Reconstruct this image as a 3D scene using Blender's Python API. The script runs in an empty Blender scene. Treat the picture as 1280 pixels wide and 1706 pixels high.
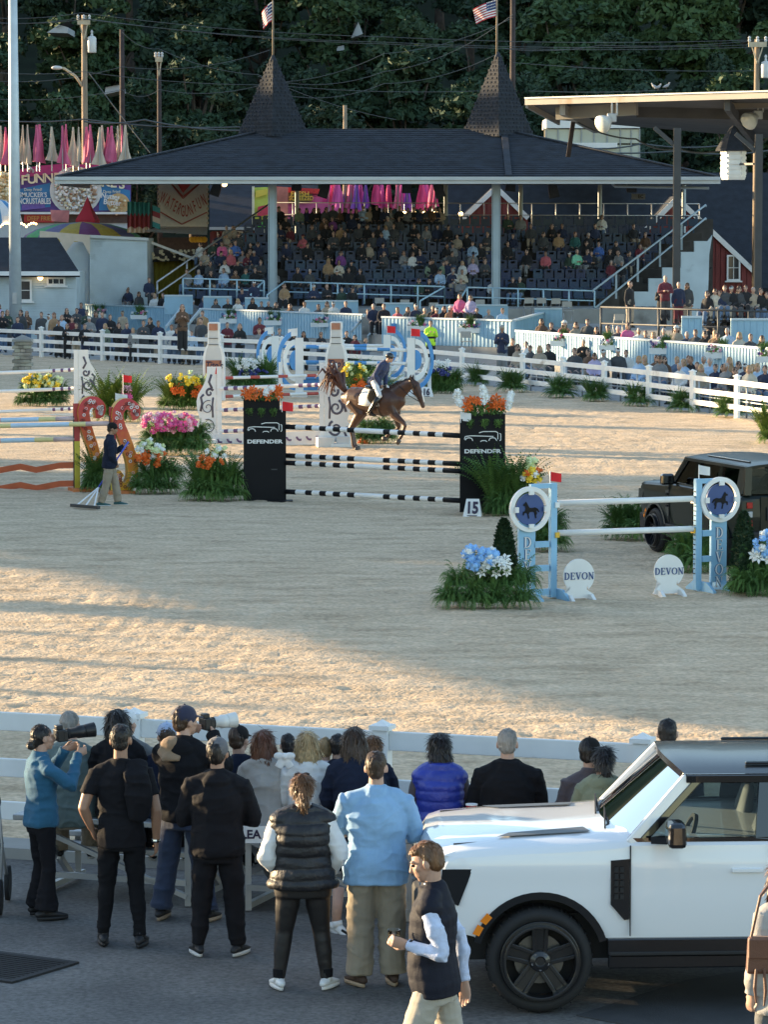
import bpy,math,random,colorsys
import numpy as np
from mathutils import Vector,Matrix,Euler
from mathutils.kdtree import KDTree
R_=math.radians
random.seed(7)
rng=np.random.default_rng(7)
SC=bpy.context.scene
COL=SC.collection
# ------------------------------------------------------------------ camera
F_PX,H_CAM,PITCH=5915.0,5.8,math.atan(490.0/5915.0)
cam=bpy.data.cameras.new('camera');cam_ob=bpy.data.objects.new('camera',cam);COL.objects.link(cam_ob)
cam.sensor_fit='HORIZONTAL';cam.sensor_width=36.0;cam.lens=36.0*F_PX/1280.0
cam.clip_start=0.5;cam.clip_end=2000.0
cam_ob.location=(0,0,H_CAM);cam_ob.rotation_euler=(math.pi/2-PITCH,0,0)
SC.camera=cam_ob
# ------------------------------------------------------------------ sky, sun, exposure
SUN_AZ,SUN_EL=25.0,9.6
world=bpy.data.worlds.new('World');SC.world=world;world.use_nodes=True
wn=world.node_tree;wn.nodes.clear()
wo=wn.nodes.new('ShaderNodeOutputWorld');wb=wn.nodes.new('ShaderNodeBackground');ws=wn.nodes.new('ShaderNodeTexSky')
ws.sky_type='NISHITA';ws.sun_disc=False;ws.sun_elevation=R_(SUN_EL);ws.sun_rotation=R_(-(90-SUN_AZ))
ws.air_density=1.0;ws.dust_density=0.6;ws.ozone_density=1.2
wb.inputs['Strength'].default_value=0.15
wn.links.new(ws.outputs[0],wb.inputs[0]);wn.links.new(wb.outputs[0],wo.inputs[0])
sun=bpy.data.lights.new('sun','SUN');sun.energy=5.0;sun.angle=R_(0.9);sun.color=(1.0,0.74,0.43)
sun_ob=bpy.data.objects.new('sun',sun);COL.objects.link(sun_ob)
SDIR=Vector((-math.cos(R_(SUN_AZ))*math.cos(R_(SUN_EL)),math.sin(R_(SUN_AZ))*math.cos(R_(SUN_EL)),math.sin(R_(SUN_EL))))
sun_ob.rotation_euler=SDIR.to_track_quat('Z','Y').to_euler()
vs=SC.view_settings
vs.view_transform='Standard';vs.look='None';vs.gamma=1.0;vs.use_curve_mapping=False;vs.exposure=1.72
SC.cycles.max_bounces=6;SC.cycles.transparent_max_bounces=12
# ------------------------------------------------------------------ picture point -> place in the world
CP,SP=math.cos(PITCH),math.sin(PITCH)
def ray(px,py):
 a=(px-640)/F_PX;b=(853-py)/F_PX
 return Vector((a,CP+b*SP,-SP+b*CP))
def G(px,py,z=0.0):
 d=ray(px,py);t=(z-H_CAM)/d.z
 return Vector((d.x*t,d.y*t,z))
def P(px,py,Y):
 d=ray(px,py);t=Y/d.y
 return Vector((d.x*t,Y,H_CAM+d.z*t))
def S(Y):return F_PX/Y
# ------------------------------------------------------------------ noise (numpy value noise)
def vnoise(p,seed=0):
 p=np.asarray(p,float);i=np.floor(p).astype(np.int64);f=p-i;f=f*f*(3-2*f)
 def h(ix,iy,iz):
  n=(ix*374761393+iy*668265263+iz*1274126177+seed*974711)&0x7fffffff
  n=((n^(n>>13))*1103515245)&0x7fffffff
  n=(n^(n>>16))&0xffff
  return n/32767.5-1.0
 r=0
 for dx in(0,1):
  wx=f[:,0]if dx else 1-f[:,0]
  for dy in(0,1):
   wy=f[:,1]if dy else 1-f[:,1]
   for dz in(0,1):
    wz=f[:,2]if dz else 1-f[:,2]
    r=r+h(i[:,0]+dx,i[:,1]+dy,i[:,2]+dz)*wx*wy*wz
 return r
def fbm(p,o=3,seed=0):
 r=0;a=1.0
 for k in range(o):
  r=r+a*vnoise(p*(2.03**k)+17.3*k,seed+k);a*=0.5
 return r
 # ------------------------------------------------------------------ materials
_M={}
def M(name,col,rough=0.6,var=0.12,scale=6.0,bump=0.0,bscale=None,metal=0.0,coat=0.0,stretch=None,spec=0.5,detail=4,sheen=0.0,trans=0.0,objvar=0.0,dirt=None,emit=None):
 if name in _M:return _M[name]
 m=bpy.data.materials.new(name);m.use_nodes=True;nt=m.node_tree;b=nt.nodes['Principled BSDF']
 L=nt.links.new;N=nt.nodes.new
 b.inputs['Roughness'].default_value=rough;b.inputs['Metallic'].default_value=metal
 b.inputs['Coat Weight'].default_value=coat;b.inputs['Coat Roughness'].default_value=0.04
 b.inputs['Specular IOR Level'].default_value=spec
 if sheen:b.inputs['Sheen Weight'].default_value=sheen
 if trans:b.inputs['Transmission Weight'].default_value=trans
 if emit:b.inputs['Emission Color'].default_value=(*emit[:3],1);b.inputs['Emission Strength'].default_value=emit[3]
 tc=N('ShaderNodeTexCoord');vec=tc.outputs['Object']
 if stretch:
  mp=N('ShaderNodeMapping');mp.inputs['Scale'].default_value=stretch;L(vec,mp.inputs[0]);vec=mp.outputs[0]
 no=N('ShaderNodeTexNoise');no.inputs['Scale'].default_value=scale;no.inputs['Detail'].default_value=detail;L(vec,no.inputs['Vector'])
 mr=N('ShaderNodeMapRange');mr.inputs[1].default_value=0.3;mr.inputs[2].default_value=0.7;mr.inputs[3].default_value=1-var;mr.inputs[4].default_value=1+var
 L(no.outputs[0],mr.inputs[0])
 mx=N('ShaderNodeVectorMath');mx.operation='SCALE';mx.inputs[0].default_value=col[:3];L(mr.outputs[0],mx.inputs['Scale'])
 out=mx.outputs[0]
 if dirt:
  n2=N('ShaderNodeTexNoise');n2.inputs['Scale'].default_value=dirt[1];n2.inputs['Detail'].default_value=6;L(tc.outputs['Object'],n2.inputs['Vector'])
  r2=N('ShaderNodeMapRange');r2.inputs[1].default_value=dirt[2];r2.inputs[2].default_value=dirt[2]+0.12;L(n2.outputs[0],r2.inputs[0])
  mm=N('ShaderNodeMix');mm.data_type='RGBA';L(r2.outputs[0],mm.inputs[0]);L(out,mm.inputs[6]);mm.inputs[7].default_value=(*dirt[0],1);out=mm.outputs[2]
 if objvar:
  oi=N('ShaderNodeObjectInfo');hs=N('ShaderNodeHueSaturation');r3=N('ShaderNodeMapRange')
  r3.inputs[3].default_value=1-objvar;r3.inputs[4].default_value=1+objvar;L(oi.outputs['Random'],r3.inputs[0]);L(r3.outputs[0],hs.inputs['Value'])
  r4=N('ShaderNodeMapRange');r4.inputs[3].default_value=0.5-objvar*0.08;r4.inputs[4].default_value=0.5+objvar*0.08
  wv=N('ShaderNodeMath');wv.operation='FRACT';ml=N('ShaderNodeMath');ml.operation='MULTIPLY';ml.inputs[1].default_value=7.13
  L(oi.outputs['Random'],ml.inputs[0]);L(ml.outputs[0],wv.inputs[0]);L(wv.outputs[0],r4.inputs[0]);L(r4.outputs[0],hs.inputs['Hue'])
  L(out,hs.inputs['Color']);out=hs.outputs[0]
 L(out,b.inputs['Base Color'])
 if bump:
  nb=N('ShaderNodeTexNoise');nb.inputs['Scale'].default_value=bscale or scale*4;nb.inputs['Detail'].default_value=5;L(vec,nb.inputs['Vector'])
  bp=N('ShaderNodeBump');bp.inputs['Strength'].default_value=bump;bp.inputs['Distance'].default_value=0.02;L(nb.outputs[0],bp.inputs['Height']);L(bp.outputs[0],b.inputs['Normal'])
 _M[name]=m;return m
def white(n='white_paint',v=0.72,**k):return M(n,(v,v*0.99,v*0.96),rough=0.45,var=0.06,scale=3,dirt=((0.42,0.38,0.32),1.3,0.66),**k)
# ------------------------------------------------------------------ mesh builder
class MB:
 def __init__(s):s.v=[];s.f=[];s.m=[];s.n=0
 def add(s,v,f,mi=0):
  v=np.asarray(v,float).reshape(-1,3);s.v.append(v)
  s.f+=[tuple(i+s.n for i in q)for q in f];s.m+=[mi]*len(f);s.n+=len(v);return s
 def box(s,c,size,rz=0.0,mi=0,rot=None,taper=None):
  x,y,z=[d/2 for d in size];tx=ty=1.0
  if taper:tx,ty=taper
  v=np.array([(-x,-y,-z),(x,-y,-z),(x,y,-z),(-x,y,-z),(-x*tx,-y*ty,z),(x*tx,-y*ty,z),(x*tx,y*ty,z),(-x*tx,y*ty,z)])
  if rot is not None:v=v@np.array(rot).T
  elif rz:c_,s_=math.cos(rz),math.sin(rz);v=v@np.array([[c_,s_,0],[-s_,c_,0],[0,0,1]])
  return s.add(v+np.array(c),[(0,3,2,1),(4,5,6,7),(0,1,5,4),(1,2,6,5),(2,3,7,6),(3,0,4,7)],mi)
 def beam(s,p,q,w,h,mi=0,up=(0,0,1)):
  p=np.array(p,float);q=np.array(q,float);t=q-p;L=np.linalg.norm(t);t=t/L;up=np.array(up,float)
  if abs(t@up)>0.99:up=np.array((0,1.0,0))
  a=np.cross(t,up);a/=np.linalg.norm(a);b=np.cross(a,t);a=a*w/2;b=b*h/2
  v=[p-a-b,p+a-b,p+a+b,p-a+b,q-a-b,q+a-b,q+a+b,q-a+b]
  return s.add(v,[(0,1,2,3),(4,7,6,5),(0,4,5,1),(1,5,6,2),(2,6,7,3),(3,7,4,0)],mi)
 def tube(s,pts,rad,n=10,mi=0,ref=None,r0=False,r1=False,cap=True):
  pts=[np.array(p,float)for p in pts];rad=[(r,r)if np.isscalar(r)else r for r in rad]
  def hemi(p,t,r,sg):
   e=min(r);return[(p+t*sg*e*0.92,(r[0]*0.38,r[1]*0.38)),(p+t*sg*e*0.6,(r[0]*0.8,r[1]*0.8))]
  if r0:
   t=pts[0]-pts[1];t/=np.linalg.norm(t);hs=hemi(pts[0],t,rad[0],1);pts=[h[0]for h in hs]+pts;rad=[h[1]for h in hs]+rad
  if r1:
   t=pts[-1]-pts[-2];t/=np.linalg.norm(t);hs=hemi(pts[-1],t,rad[-1],1)[::-1];pts=pts+[h[0]for h in hs];rad=rad+[h[1]for h in hs]
  k=len(pts);V=[];U=None;th=np.linspace(0,2*math.pi,n,endpoint=False);ct,st=np.cos(th)[:,None],np.sin(th)[:,None]
  for i in range(k):
   t=pts[min(i+1,k-1)]-pts[max(i-1,0)];t=t/(np.linalg.norm(t)+1e-12)
   if U is None or ref is not None:
    r_=np.array(ref if ref is not None else(1.0,0,0),float)
    if abs(t@r_)>0.95*np.linalg.norm(r_):r_=np.array((0,1.0,0))
   else:r_=U
   U=r_-t*(t@r_);U/=np.linalg.norm(U)+1e-12;W=np.cross(t,U)
   V.append(pts[i]+rad[i][0]*ct*U+rad[i][1]*st*W)
  fs=[]
  for i in range(k-1):
   for j in range(n):fs.append((i*n+j,i*n+(j+1)%n,(i+1)*n+(j+1)%n,(i+1)*n+j))
  V=np.vstack(V)
  if cap:fs.append(tuple(range(n-1,-1,-1)));fs.append(tuple((k-1)*n+j for j in range(n)))
  return s.add(V,fs,mi)
 def ell(s,c,r,n=12,m=8,mi=0,rot=None):
  V=[(0,0,-1)]
  for i in range(1,m):
   a=-math.pi/2+math.pi*i/m
   for j in range(n):b=2*math.pi*j/n;V.append((math.cos(a)*math.cos(b),math.cos(a)*math.sin(b),math.sin(a)))
  V.append((0,0,1));V=np.array(V)*np.array(r if not np.isscalar(r)else(r,r,r))
  if rot is not None:V=V@np.array(rot).T
  fs=[(0,1+(j+1)%n,1+j)for j in range(n)]
  for i in range(m-2):
   for j in range(n):fs.append((1+i*n+j,1+i*n+(j+1)%n,1+(i+1)*n+(j+1)%n,1+(i+1)*n+j))
  e=1+(m-2)*n;fs+=[(e+j,e+(j+1)%n,len(V)-1)for j in range(n)]
  return s.add(V+np.array(c),fs,mi)
 def lathe(s,prof,n=16,c=(0,0,0),mi=0,rot=None):
  V=[]
  for r,z in prof:
   for j in range(n):a=2*math.pi*j/n;V.append((r*math.cos(a),r*math.sin(a),z))
  fs=[];k=len(prof)
  for i in range(k-1):
   for j in range(n):fs.append((i*n+j,i*n+(j+1)%n,(i+1)*n+(j+1)%n,(i+1)*n+j))
  fs.append(tuple(range(n-1,-1,-1)));fs.append(tuple((k-1)*n+j for j in range(n)))
  V=np.array(V)
  if rot is not None:V=V@np.array(rot).T
  return s.add(V+np.array(c),fs,mi)
 def prism(s,out,o,u,w,depth,mi=0):
  o,u,w=[np.array(x,float)for x in(o,u,w)];nrm=np.cross(u,w);nrm=nrm/np.linalg.norm(nrm)*depth
  A=np.array([o+a*u+b*w for a,b in out]);k=len(A)
  return s.add(np.vstack([A,A+nrm]),[tuple(range(k-1,-1,-1)),tuple(range(k,2*k))]+[(i,(i+1)%k,k+(i+1)%k,k+i)for i in range(k)],mi)
 def quad(s,a,b,c,d,mi=0):return s.add([a,b,c,d],[(0,1,2,3)],mi)
 def mesh(s,name,mats,smooth=False):
  me=bpy.data.meshes.new(name);V=np.vstack(s.v)if s.v else np.zeros((0,3))
  me.from_pydata(V.tolist(),[],s.f)
  for m in(mats if isinstance(mats,(list,tuple))else[mats]):me.materials.append(m)
  me.polygons.foreach_set('material_index',s.m)
  if smooth:me.polygons.foreach_set('use_smooth',[True]*len(me.polygons))
  me.update();return me
 def build(s,name,mats,parent=None,smooth=False,bevel=0,**t):
  return obj(name,s.mesh(name,mats,smooth),parent,bevel=bevel,**t)
def buildw(s,name,mats,parent,smooth=False,bevel=0,**t):
 o=s.build(name,mats,parent,smooth,bevel,**t);o.location=-parent.matrix_basis.translation if False else-Vector(parent.location);return o
MB.buildw=buildw
def obj(name,me,parent=None,loc=None,rz=0.0,bevel=0,label=None,cat=None,group=None,kind=None,sc=None):
 o=bpy.data.objects.new(name,me);COL.objects.link(o)
 if parent:o.parent=parent
 if loc is not None:o.location=loc
 if rz:o.rotation_euler=(0,0,rz)
 if sc:o.scale=(sc,sc,sc)if np.isscalar(sc)else sc
 if bevel:
  b=o.modifiers.new('bevel','BEVEL');b.width=bevel;b.segments=2;b.limit_method='ANGLE';b.angle_limit=R_(35)
 tag(o,label,cat,group,kind);return o
def tag(o,label=None,cat=None,group=None,kind=None):
 if label:o['label']=label
 if cat:o['category']=cat
 if group:o['group']=group
 if kind:o['kind']=kind
 return o
def thing(name,label,cat,loc=(0,0,0),rz=0.0,group=None,sc=None):
 return obj(name,None,None,loc,rz,label=label,cat=cat,group=group,sc=sc,kind='thing')
def kids(o):return[c for c in o.children]
def dup(o,loc=None,rz=None,label=None,group=None,parent=None,sc=None):
 c=o.copy();COL.objects.link(c)
 if parent:c.parent=parent
 if loc is not None:c.location=loc
 if rz is not None:c.rotation_euler=(0,0,rz)
 if sc:c.scale=(sc,sc,sc)if np.isscalar(sc)else sc
 if label:c['label']=label
 if group:c['group']=group
 for ch in CH.get(o.name,list(o.children)):dup(ch,parent=c)
 return c
CH={}
def freeze(o):
 CH[o.name]=list(o.children)
 for c in CH[o.name]:freeze(c)
 return o
 # a scratch scene for baking voxel remeshes
TMP=bpy.data.scenes.new('scratch')
def bake(me,mods):
 o=bpy.data.objects.new('bake',me);TMP.collection.objects.link(o)
 for kind,kw in mods:
  md=o.modifiers.new(kind,kind)
  for k,v in kw.items():setattr(md,k,v)
 vl=TMP.view_layers[0];vl.update();dg=vl.depsgraph
 r=bpy.data.meshes.new_from_object(o.evaluated_get(dg));bpy.data.objects.remove(o);return r
def blob(mb,name,mats,vox,smooth=4,disp=None,deci=None):
 me=mb.mesh(name,[])
 mods=[('REMESH',dict(mode='VOXEL',voxel_size=vox,adaptivity=0.0)),('SMOOTH',dict(factor=0.5,iterations=smooth))]
 if deci:mods.append(('DECIMATE',dict(ratio=deci)))
 r=bake(me,mods);bpy.data.meshes.remove(me);r.name=name
 r.materials.clear()
 for m in(mats if isinstance(mats,(list,tuple))else[mats]):r.materials.append(m)
 n=len(r.vertices)
 if disp is not None and n:
  co=np.empty(n*3);r.vertices.foreach_get('co',co);co=co.reshape(-1,3)
  no=np.empty(n*3);r.vertex_normals.foreach_get('vector',no);no=no.reshape(-1,3)
  co=co+no*disp(co,no)[:,None];r.vertices.foreach_set('co',co.ravel())
 r.polygons.foreach_set('use_smooth',[True]*len(r.polygons));r.update();return r
def text_mesh(s,size,mat,bold=0.0,align='CENTER',depth=0.004,width=1.0,shear=0.0):
 cu=bpy.data.curves.new('lettering','FONT');cu.body=s;cu.size=size;cu.align_x=align;cu.align_y='CENTER'
 cu.offset=bold;cu.extrude=depth/2;cu.shear=shear;cu.resolution_u=3
 o=bpy.data.objects.new('bake',cu);TMP.collection.objects.link(o);vl=TMP.view_layers[0];vl.update()
 me=bpy.data.meshes.new_from_object(o.evaluated_get(vl.depsgraph));bpy.data.objects.remove(o)
 n=len(me.vertices);co=np.empty(n*3);me.vertices.foreach_get('co',co);co=co.reshape(-1,3)
 co=np.stack([co[:,0]*width,-co[:,2],co[:,1]],1)
 me.vertices.foreach_set('co',co.ravel());me.materials.clear();me.materials.append(mat);me.update();return me
def move_mesh(me,fn):
 n=len(me.vertices);co=np.empty(n*3);me.vertices.foreach_get('co',co);co=fn(co.reshape(-1,3));me.vertices.foreach_set('co',np.asarray(co).ravel());me.update();return me
def rotz(a):c,s=math.cos(a),math.sin(a);return np.array([[c,-s,0],[s,c,0],[0,0,1.0]])
def rotx(a):c,s=math.cos(a),math.sin(a);return np.array([[1.0,0,0],[0,c,-s],[0,s,c]])
def roty(a):c,s=math.cos(a),math.sin(a);return np.array([[c,0,s],[0,1.0,0],[-s,0,c]])
# ================================================================== ground
K_T=math.tan(R_(SUN_AZ))
def sand_mat():
 m=bpy.data.materials.new('sand');m.use_nodes=True;nt=m.node_tree;b=nt.nodes['Principled BSDF'];L=nt.links.new;N=nt.nodes.new
 tc=N('ShaderNodeTexCoord');b.inputs['Roughness'].default_value=0.95;b.inputs['Specular IOR Level'].default_value=0.15
 n1=N('ShaderNodeTexNoise');n1.inputs['Scale'].default_value=1.1;n1.inputs['Detail'].default_value=9;n1.inputs['Roughness'].default_value=0.68
 mp=N('ShaderNodeMapping');mp.inputs['Scale'].default_value=(0.55,1.5,1);mp.inputs['Rotation'].default_value=(0,0,0.12);L(tc.outputs['Object'],mp.inputs[0]);L(mp.outputs[0],n1.inputs['Vector'])
 cr=N('ShaderNodeValToRGB');e=cr.color_ramp.elements
 e[0].position=0.34;e[0].color=(0.42,0.315,0.205,1);e[1].position=0.62;e[1].color=(0.66,0.515,0.355,1)
 e2=cr.color_ramp.elements.new(0.47);e2.color=(0.555,0.425,0.285,1)
 L(n1.outputs[0],cr.inputs[0])
 n2=N('ShaderNodeTexNoise');n2.inputs['Scale'].default_value=14;n2.inputs['Detail'].default_value=5;L(tc.outputs['Object'],n2.inputs['Vector'])
 mr=N('ShaderNodeMapRange');mr.inputs[1].default_value=0.35;mr.inputs[2].default_value=0.65;mr.inputs[3].default_value=0.82;mr.inputs[4].default_value=1.14;L(n2.outputs[0],mr.inputs[0])
 mu=N('ShaderNodeVectorMath');mu.operation='SCALE';L(cr.outputs[0],mu.inputs[0]);L(mr.outputs[0],mu.inputs['Scale']);L(mu.outputs[0],b.inputs['Base Color'])
 bp=N('ShaderNodeBump');bp.inputs['Strength'].default_value=0.55;bp.inputs['Distance'].default_value=0.05
 n3=N('ShaderNodeTexNoise');n3.inputs['Scale'].default_value=16;n3.inputs['Detail'].default_value=6;L(tc.outputs['Object'],n3.inputs['Vector']);L(n3.outputs[0],bp.inputs['Height']);L(bp.outputs[0],b.inputs['Normal'])
 return m
def asphalt_mat():
 m=bpy.data.materials.new('asphalt');m.use_nodes=True;nt=m.node_tree;b=nt.nodes['Principled BSDF'];L=nt.links.new;N=nt.nodes.new
 tc=N('ShaderNodeTexCoord');b.inputs['Roughness'].default_value=0.85;o=tc.outputs['Object']
 n1=N('ShaderNodeTexNoise');n1.inputs['Scale'].default_value=0.9;n1.inputs['Detail'].default_value=8;L(o,n1.inputs['Vector'])
 cr=N('ShaderNodeValToRGB');e=cr.color_ramp.elements;e[0].position=0.36;e[0].color=(0.100,0.095,0.090,1);e[1].position=0.64;e[1].color=(0.155,0.148,0.138,1);L(n1.outputs[0],cr.inputs[0])
 n2=N('ShaderNodeTexNoise');n2.inputs['Scale'].default_value=22;n2.inputs['Detail'].default_value=6;n2.inputs['Roughness'].default_value=.75;L(o,n2.inputs['Vector'])
 mr=N('ShaderNodeMapRange');mr.inputs[1].default_value=0.3;mr.inputs[2].default_value=0.7;mr.inputs[3].default_value=0.45;mr.inputs[4].default_value=1.55;L(n2.outputs[0],mr.inputs[0])
 # wandering cracks: edges of warped cells
 wn_=N('ShaderNodeTexNoise');wn_.inputs['Scale'].default_value=1.4;wn_.inputs['Detail'].default_value=6;L(o,wn_.inputs['Vector'])
 ad=N('ShaderNodeVectorMath');ad.operation='MULTIPLY_ADD';ad.inputs[1].default_value=(2.6,2.6,0);L(wn_.outputs['Color'],ad.inputs[0]);L(o,ad.inputs[2])
 vo=N('ShaderNodeTexVoronoi');vo.feature='DISTANCE_TO_EDGE';vo.inputs['Scale'].default_value=0.23;L(ad.outputs[0],vo.inputs['Vector'])
 mc=N('ShaderNodeMapRange');mc.inputs[1].default_value=0.0;mc.inputs[2].default_value=0.006;mc.inputs[3].default_value=0.62;mc.inputs[4].default_value=1.0;L(vo.outputs[0],mc.inputs[0])
 mm=N('ShaderNodeMath');mm.operation='MULTIPLY';L(mr.outputs[0],mm.inputs[0]);L(mc.outputs[0],mm.inputs[1])
 mu=N('ShaderNodeVectorMath');mu.operation='SCALE';L(cr.outputs[0],mu.inputs[0]);L(mm.outputs[0],mu.inputs['Scale']);L(mu.outputs[0],b.inputs['Base Color'])
 bp=N('ShaderNodeBump');bp.inputs['Strength'].default_value=0.5;bp.inputs['Distance'].default_value=0.008;L(n2.outputs[0],bp.inputs['Height']);L(bp.outputs[0],b.inputs['Normal'])
 return m
SAND=sand_mat();ASPH=asphalt_mat()
DIRT=M('dry_ground',(0.17,0.15,0.12),0.95,0.25,0.6)
MB().quad((-700,-60,-0.06),(700,-60,-0.06),(700,900,-0.06),(-700,900,-0.06)).build('ground',DIRT,kind='structure')
# near fence line: posts at these ground points (also the edge of the sand)
NEAR_A,NEAR_B=Vector((-4.6,32.9,0)),Vector((6.2,29.15,0))
def near_y(x):return 31.55-0.365*x if False else NEAR_A.y+(NEAR_B.y-NEAR_A.y)*(x-NEAR_A.x)/(NEAR_B.x-NEAR_A.x)
FAR_PX=[(-300,580),(-130,586),(-29,591),(69,596),(171,602),(267,607),(369,612),(470,617),(570,623),(670,630),(770,641),(871,652),(938,660),(1007,668.5),(1081,678),(1154,688),(1228,698),(1302,709),(1380,721)]
FAR=[G(*p)for p in FAR_PX]
def far_y(x):
 xs=[p.x for p in FAR];ys=[p.y for p in FAR];return float(np.interp(x,xs,ys))
ys=[30.0]
while ys[-1]<152:ys.append(ys[-1]+0.08+max(0,ys[-1]-45)*0.0045)
xs=np.concatenate([np.arange(-19,-7.2,.2),np.arange(-7.2,7.2,.085),np.arange(7.2,19.1,.2)]);YS=np.array(ys)
gx,gy=np.meshgrid(xs,YS);p=np.stack([gx.ravel(),gy.ravel(),np.zeros(gx.size)],1)
h=0.010*fbm(p*np.array([1.3,2.6,1]),4,3)+0.012*fbm(p*8.5,2,9)
rr=np.hypot(p[:,0]+3.4,p[:,1]-55)
msk=np.exp(-((p[:,0]+3.3)/1.6)**2-((p[:,1]-53)/7)**2)
h+=0.007*msk*np.sin(2*math.pi*(p[:,0]+0.04*(p[:,1]-53)**2*0.2)/0.32)
pit=fbm(p*2.2,2,21);h-=0.02*np.clip(pit-0.55,0,1)
for sd_,fr_,th_,dp_ in((31,5.5,.55,.014),(32,8.5,.56,.017)):
 q_=vnoise(p*np.array([fr_,fr_*.8,1])+sd_,sd_);e_=np.clip((q_-th_)/.22,-1,1);h+=-dp_*np.clip(e_,0,1)+.005*np.exp(-((e_+.12)/.16)**2)
tr_=np.abs(p[:,1]-(36.5+.02*(p[:,0]-2)**2));h+=.010*np.sin(p[:,1]*2*math.pi/.55+.35*p[:,0])*np.exp(-(tr_/4.0)**2)
p[:,2]=h+0.02
nx=len(xs);ny=len(YS);ii=np.arange((ny-1)*nx).reshape(ny-1,nx)[:,:-1].ravel()
cx=p[ii,0];cy=p[ii,1]
keep=(cy>NEAR_A.y+(NEAR_B.y-NEAR_A.y)*(cx-NEAR_A.x)/(NEAR_B.x-NEAR_A.x)-0.3)&(cy<np.interp(cx,[q.x for q in FAR],[q.y for q in FAR])+0.5)
ii=ii[keep];fa=np.stack([ii,ii+1,ii+nx+1,ii+nx],1)
me=bpy.data.meshes.new('sand_arena');me.from_pydata(p.tolist(),[],fa.tolist());me.materials.append(SAND)
me.polygons.foreach_set('use_smooth',[True]*len(me.polygons));obj('sand_arena',me,kind='structure')
# asphalt in front of the near fence
a0,a1=NEAR_A+(NEAR_A-NEAR_B)*3,NEAR_B+(NEAR_B-NEAR_A)*3
MB().quad((-40,-20,-0.01),(40,-20,-0.01),(a1.x,a1.y-0.05,-0.01),(a0.x,a0.y-0.05,-0.01)).build('pavement',ASPH,kind='structure')
PATCH=M('newer_asphalt',(0.055,0.055,0.057),0.8,0.2,3,bump=0.4,bscale=80)
o=MB().prism([(0,0),(1.6,-1.4),(3.9,-1.0),(3.9,1.9),(2.2,2.1),(0.9,1.2)],G(960,1690)-Vector((0,0,0.006)),(1,0,0),(0,1,0),0.004).build('asphalt_patch',PATCH,kind='structure')
CONC=M('concrete',(0.30,0.29,0.27),0.9,0.18,1.2,bump=0.2,bscale=20,dirt=((0.17,0.16,0.15),0.8,0.6))
ap=FAR+[Vector((30,FAR[-1].y,0)),Vector((30,182,0)),Vector((-32,182,0)),Vector((-32,FAR[0].y,0))]
MB().prism([(q.x,q.y)for q in ap],(0,0,-0.03),(1,0,0),(0,1,0),0.02).build('concrete_apron',CONC,kind='structure')
# ================================================================== wooded hill
def sstep(x):x=np.clip(x,0,1);return x*x*(3-2*x)
def hill(X,Y):
 z=40*sstep((np.asarray(Y)-205)/150.0)*1.0+6*sstep((np.asarray(Y)-205)/40.0)
 t=Y+K_T*X
 zl=72*sstep((t-212)/34.0)  # unseen left spur raised along the sun's line to shade the woods
 w=sstep((-np.asarray(X)-34)/30.0)
 return z*(1-w)+np.maximum(z*0.4*w,zl)*w
hx=np.arange(-320,101,6.0);hy=np.arange(200,480,5.0);gx,gy=np.meshgrid(hx,hy);gz=hill(gx,gy)-0.3
n0=len(hx);ii=np.arange((len(hy)-1)*n0).reshape(len(hy)-1,n0)[:,:-1].ravel()
me=bpy.data.meshes.new('hill');me.from_pydata(np.stack([gx.ravel(),gy.ravel(),gz.ravel()],1).tolist(),[],np.stack([ii,ii+1,ii+n0+1,ii+n0],1).tolist())
me.materials.append(M('forest_floor',(0.028,0.042,0.024),1.0,0.4,0.5));me.polygons.foreach_set('use_smooth',[True]*len(me.polygons));obj('hill',me,kind='structure')
def leaf_mat(name,a,b_,v=0.22):
 m=bpy.data.materials.new(name);m.use_nodes=True;nt=m.node_tree;b=nt.nodes['Principled BSDF'];L=nt.links.new;N=nt.nodes.new
 tc=N('ShaderNodeTexCoord');n1=N('ShaderNodeTexNoise');n1.inputs['Scale'].default_value=0.55;n1.inputs['Detail'].default_value=5;L(tc.outputs['Object'],n1.inputs['Vector'])
 mr=N('ShaderNodeMapRange');mr.inputs[1].default_value=0.35;mr.inputs[2].default_value=0.65;L(n1.outputs[0],mr.inputs[0])
 mx=N('ShaderNodeMix');mx.data_type='RGBA';L(mr.outputs[0],mx.inputs[0]);mx.inputs[6].default_value=(*a,1);mx.inputs[7].default_value=(*b_,1)
 oi=N('ShaderNodeObjectInfo');r3=N('ShaderNodeMapRange');r3.inputs[3].default_value=1-v;r3.inputs[4].default_value=1+v;L(oi.outputs['Random'],r3.inputs[0])
 hs=N('ShaderNodeHueSaturation');L(mx.outputs[2],hs.inputs['Color']);L(r3.outputs[0],hs.inputs['Value']);L(hs.outputs[0],b.inputs['Base Color'])
 b.inputs['Roughness'].default_value=0.7;b.inputs['Specular IOR Level'].default_value=0.25
 return m
LEAF=[leaf_mat('dark_leaves',(0.024,0.047,0.028),(0.033,0.063,0.032)),leaf_mat('mid_leaves',(0.033,0.063,0.029),(0.049,0.090,0.037)),leaf_mat('light_leaves',(0.044,0.083,0.031),(0.067,0.115,0.041))]
BARK=M('bark',(0.085,0.065,0.05),0.95,0.3,3,bump=0.5,bscale=9)
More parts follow.
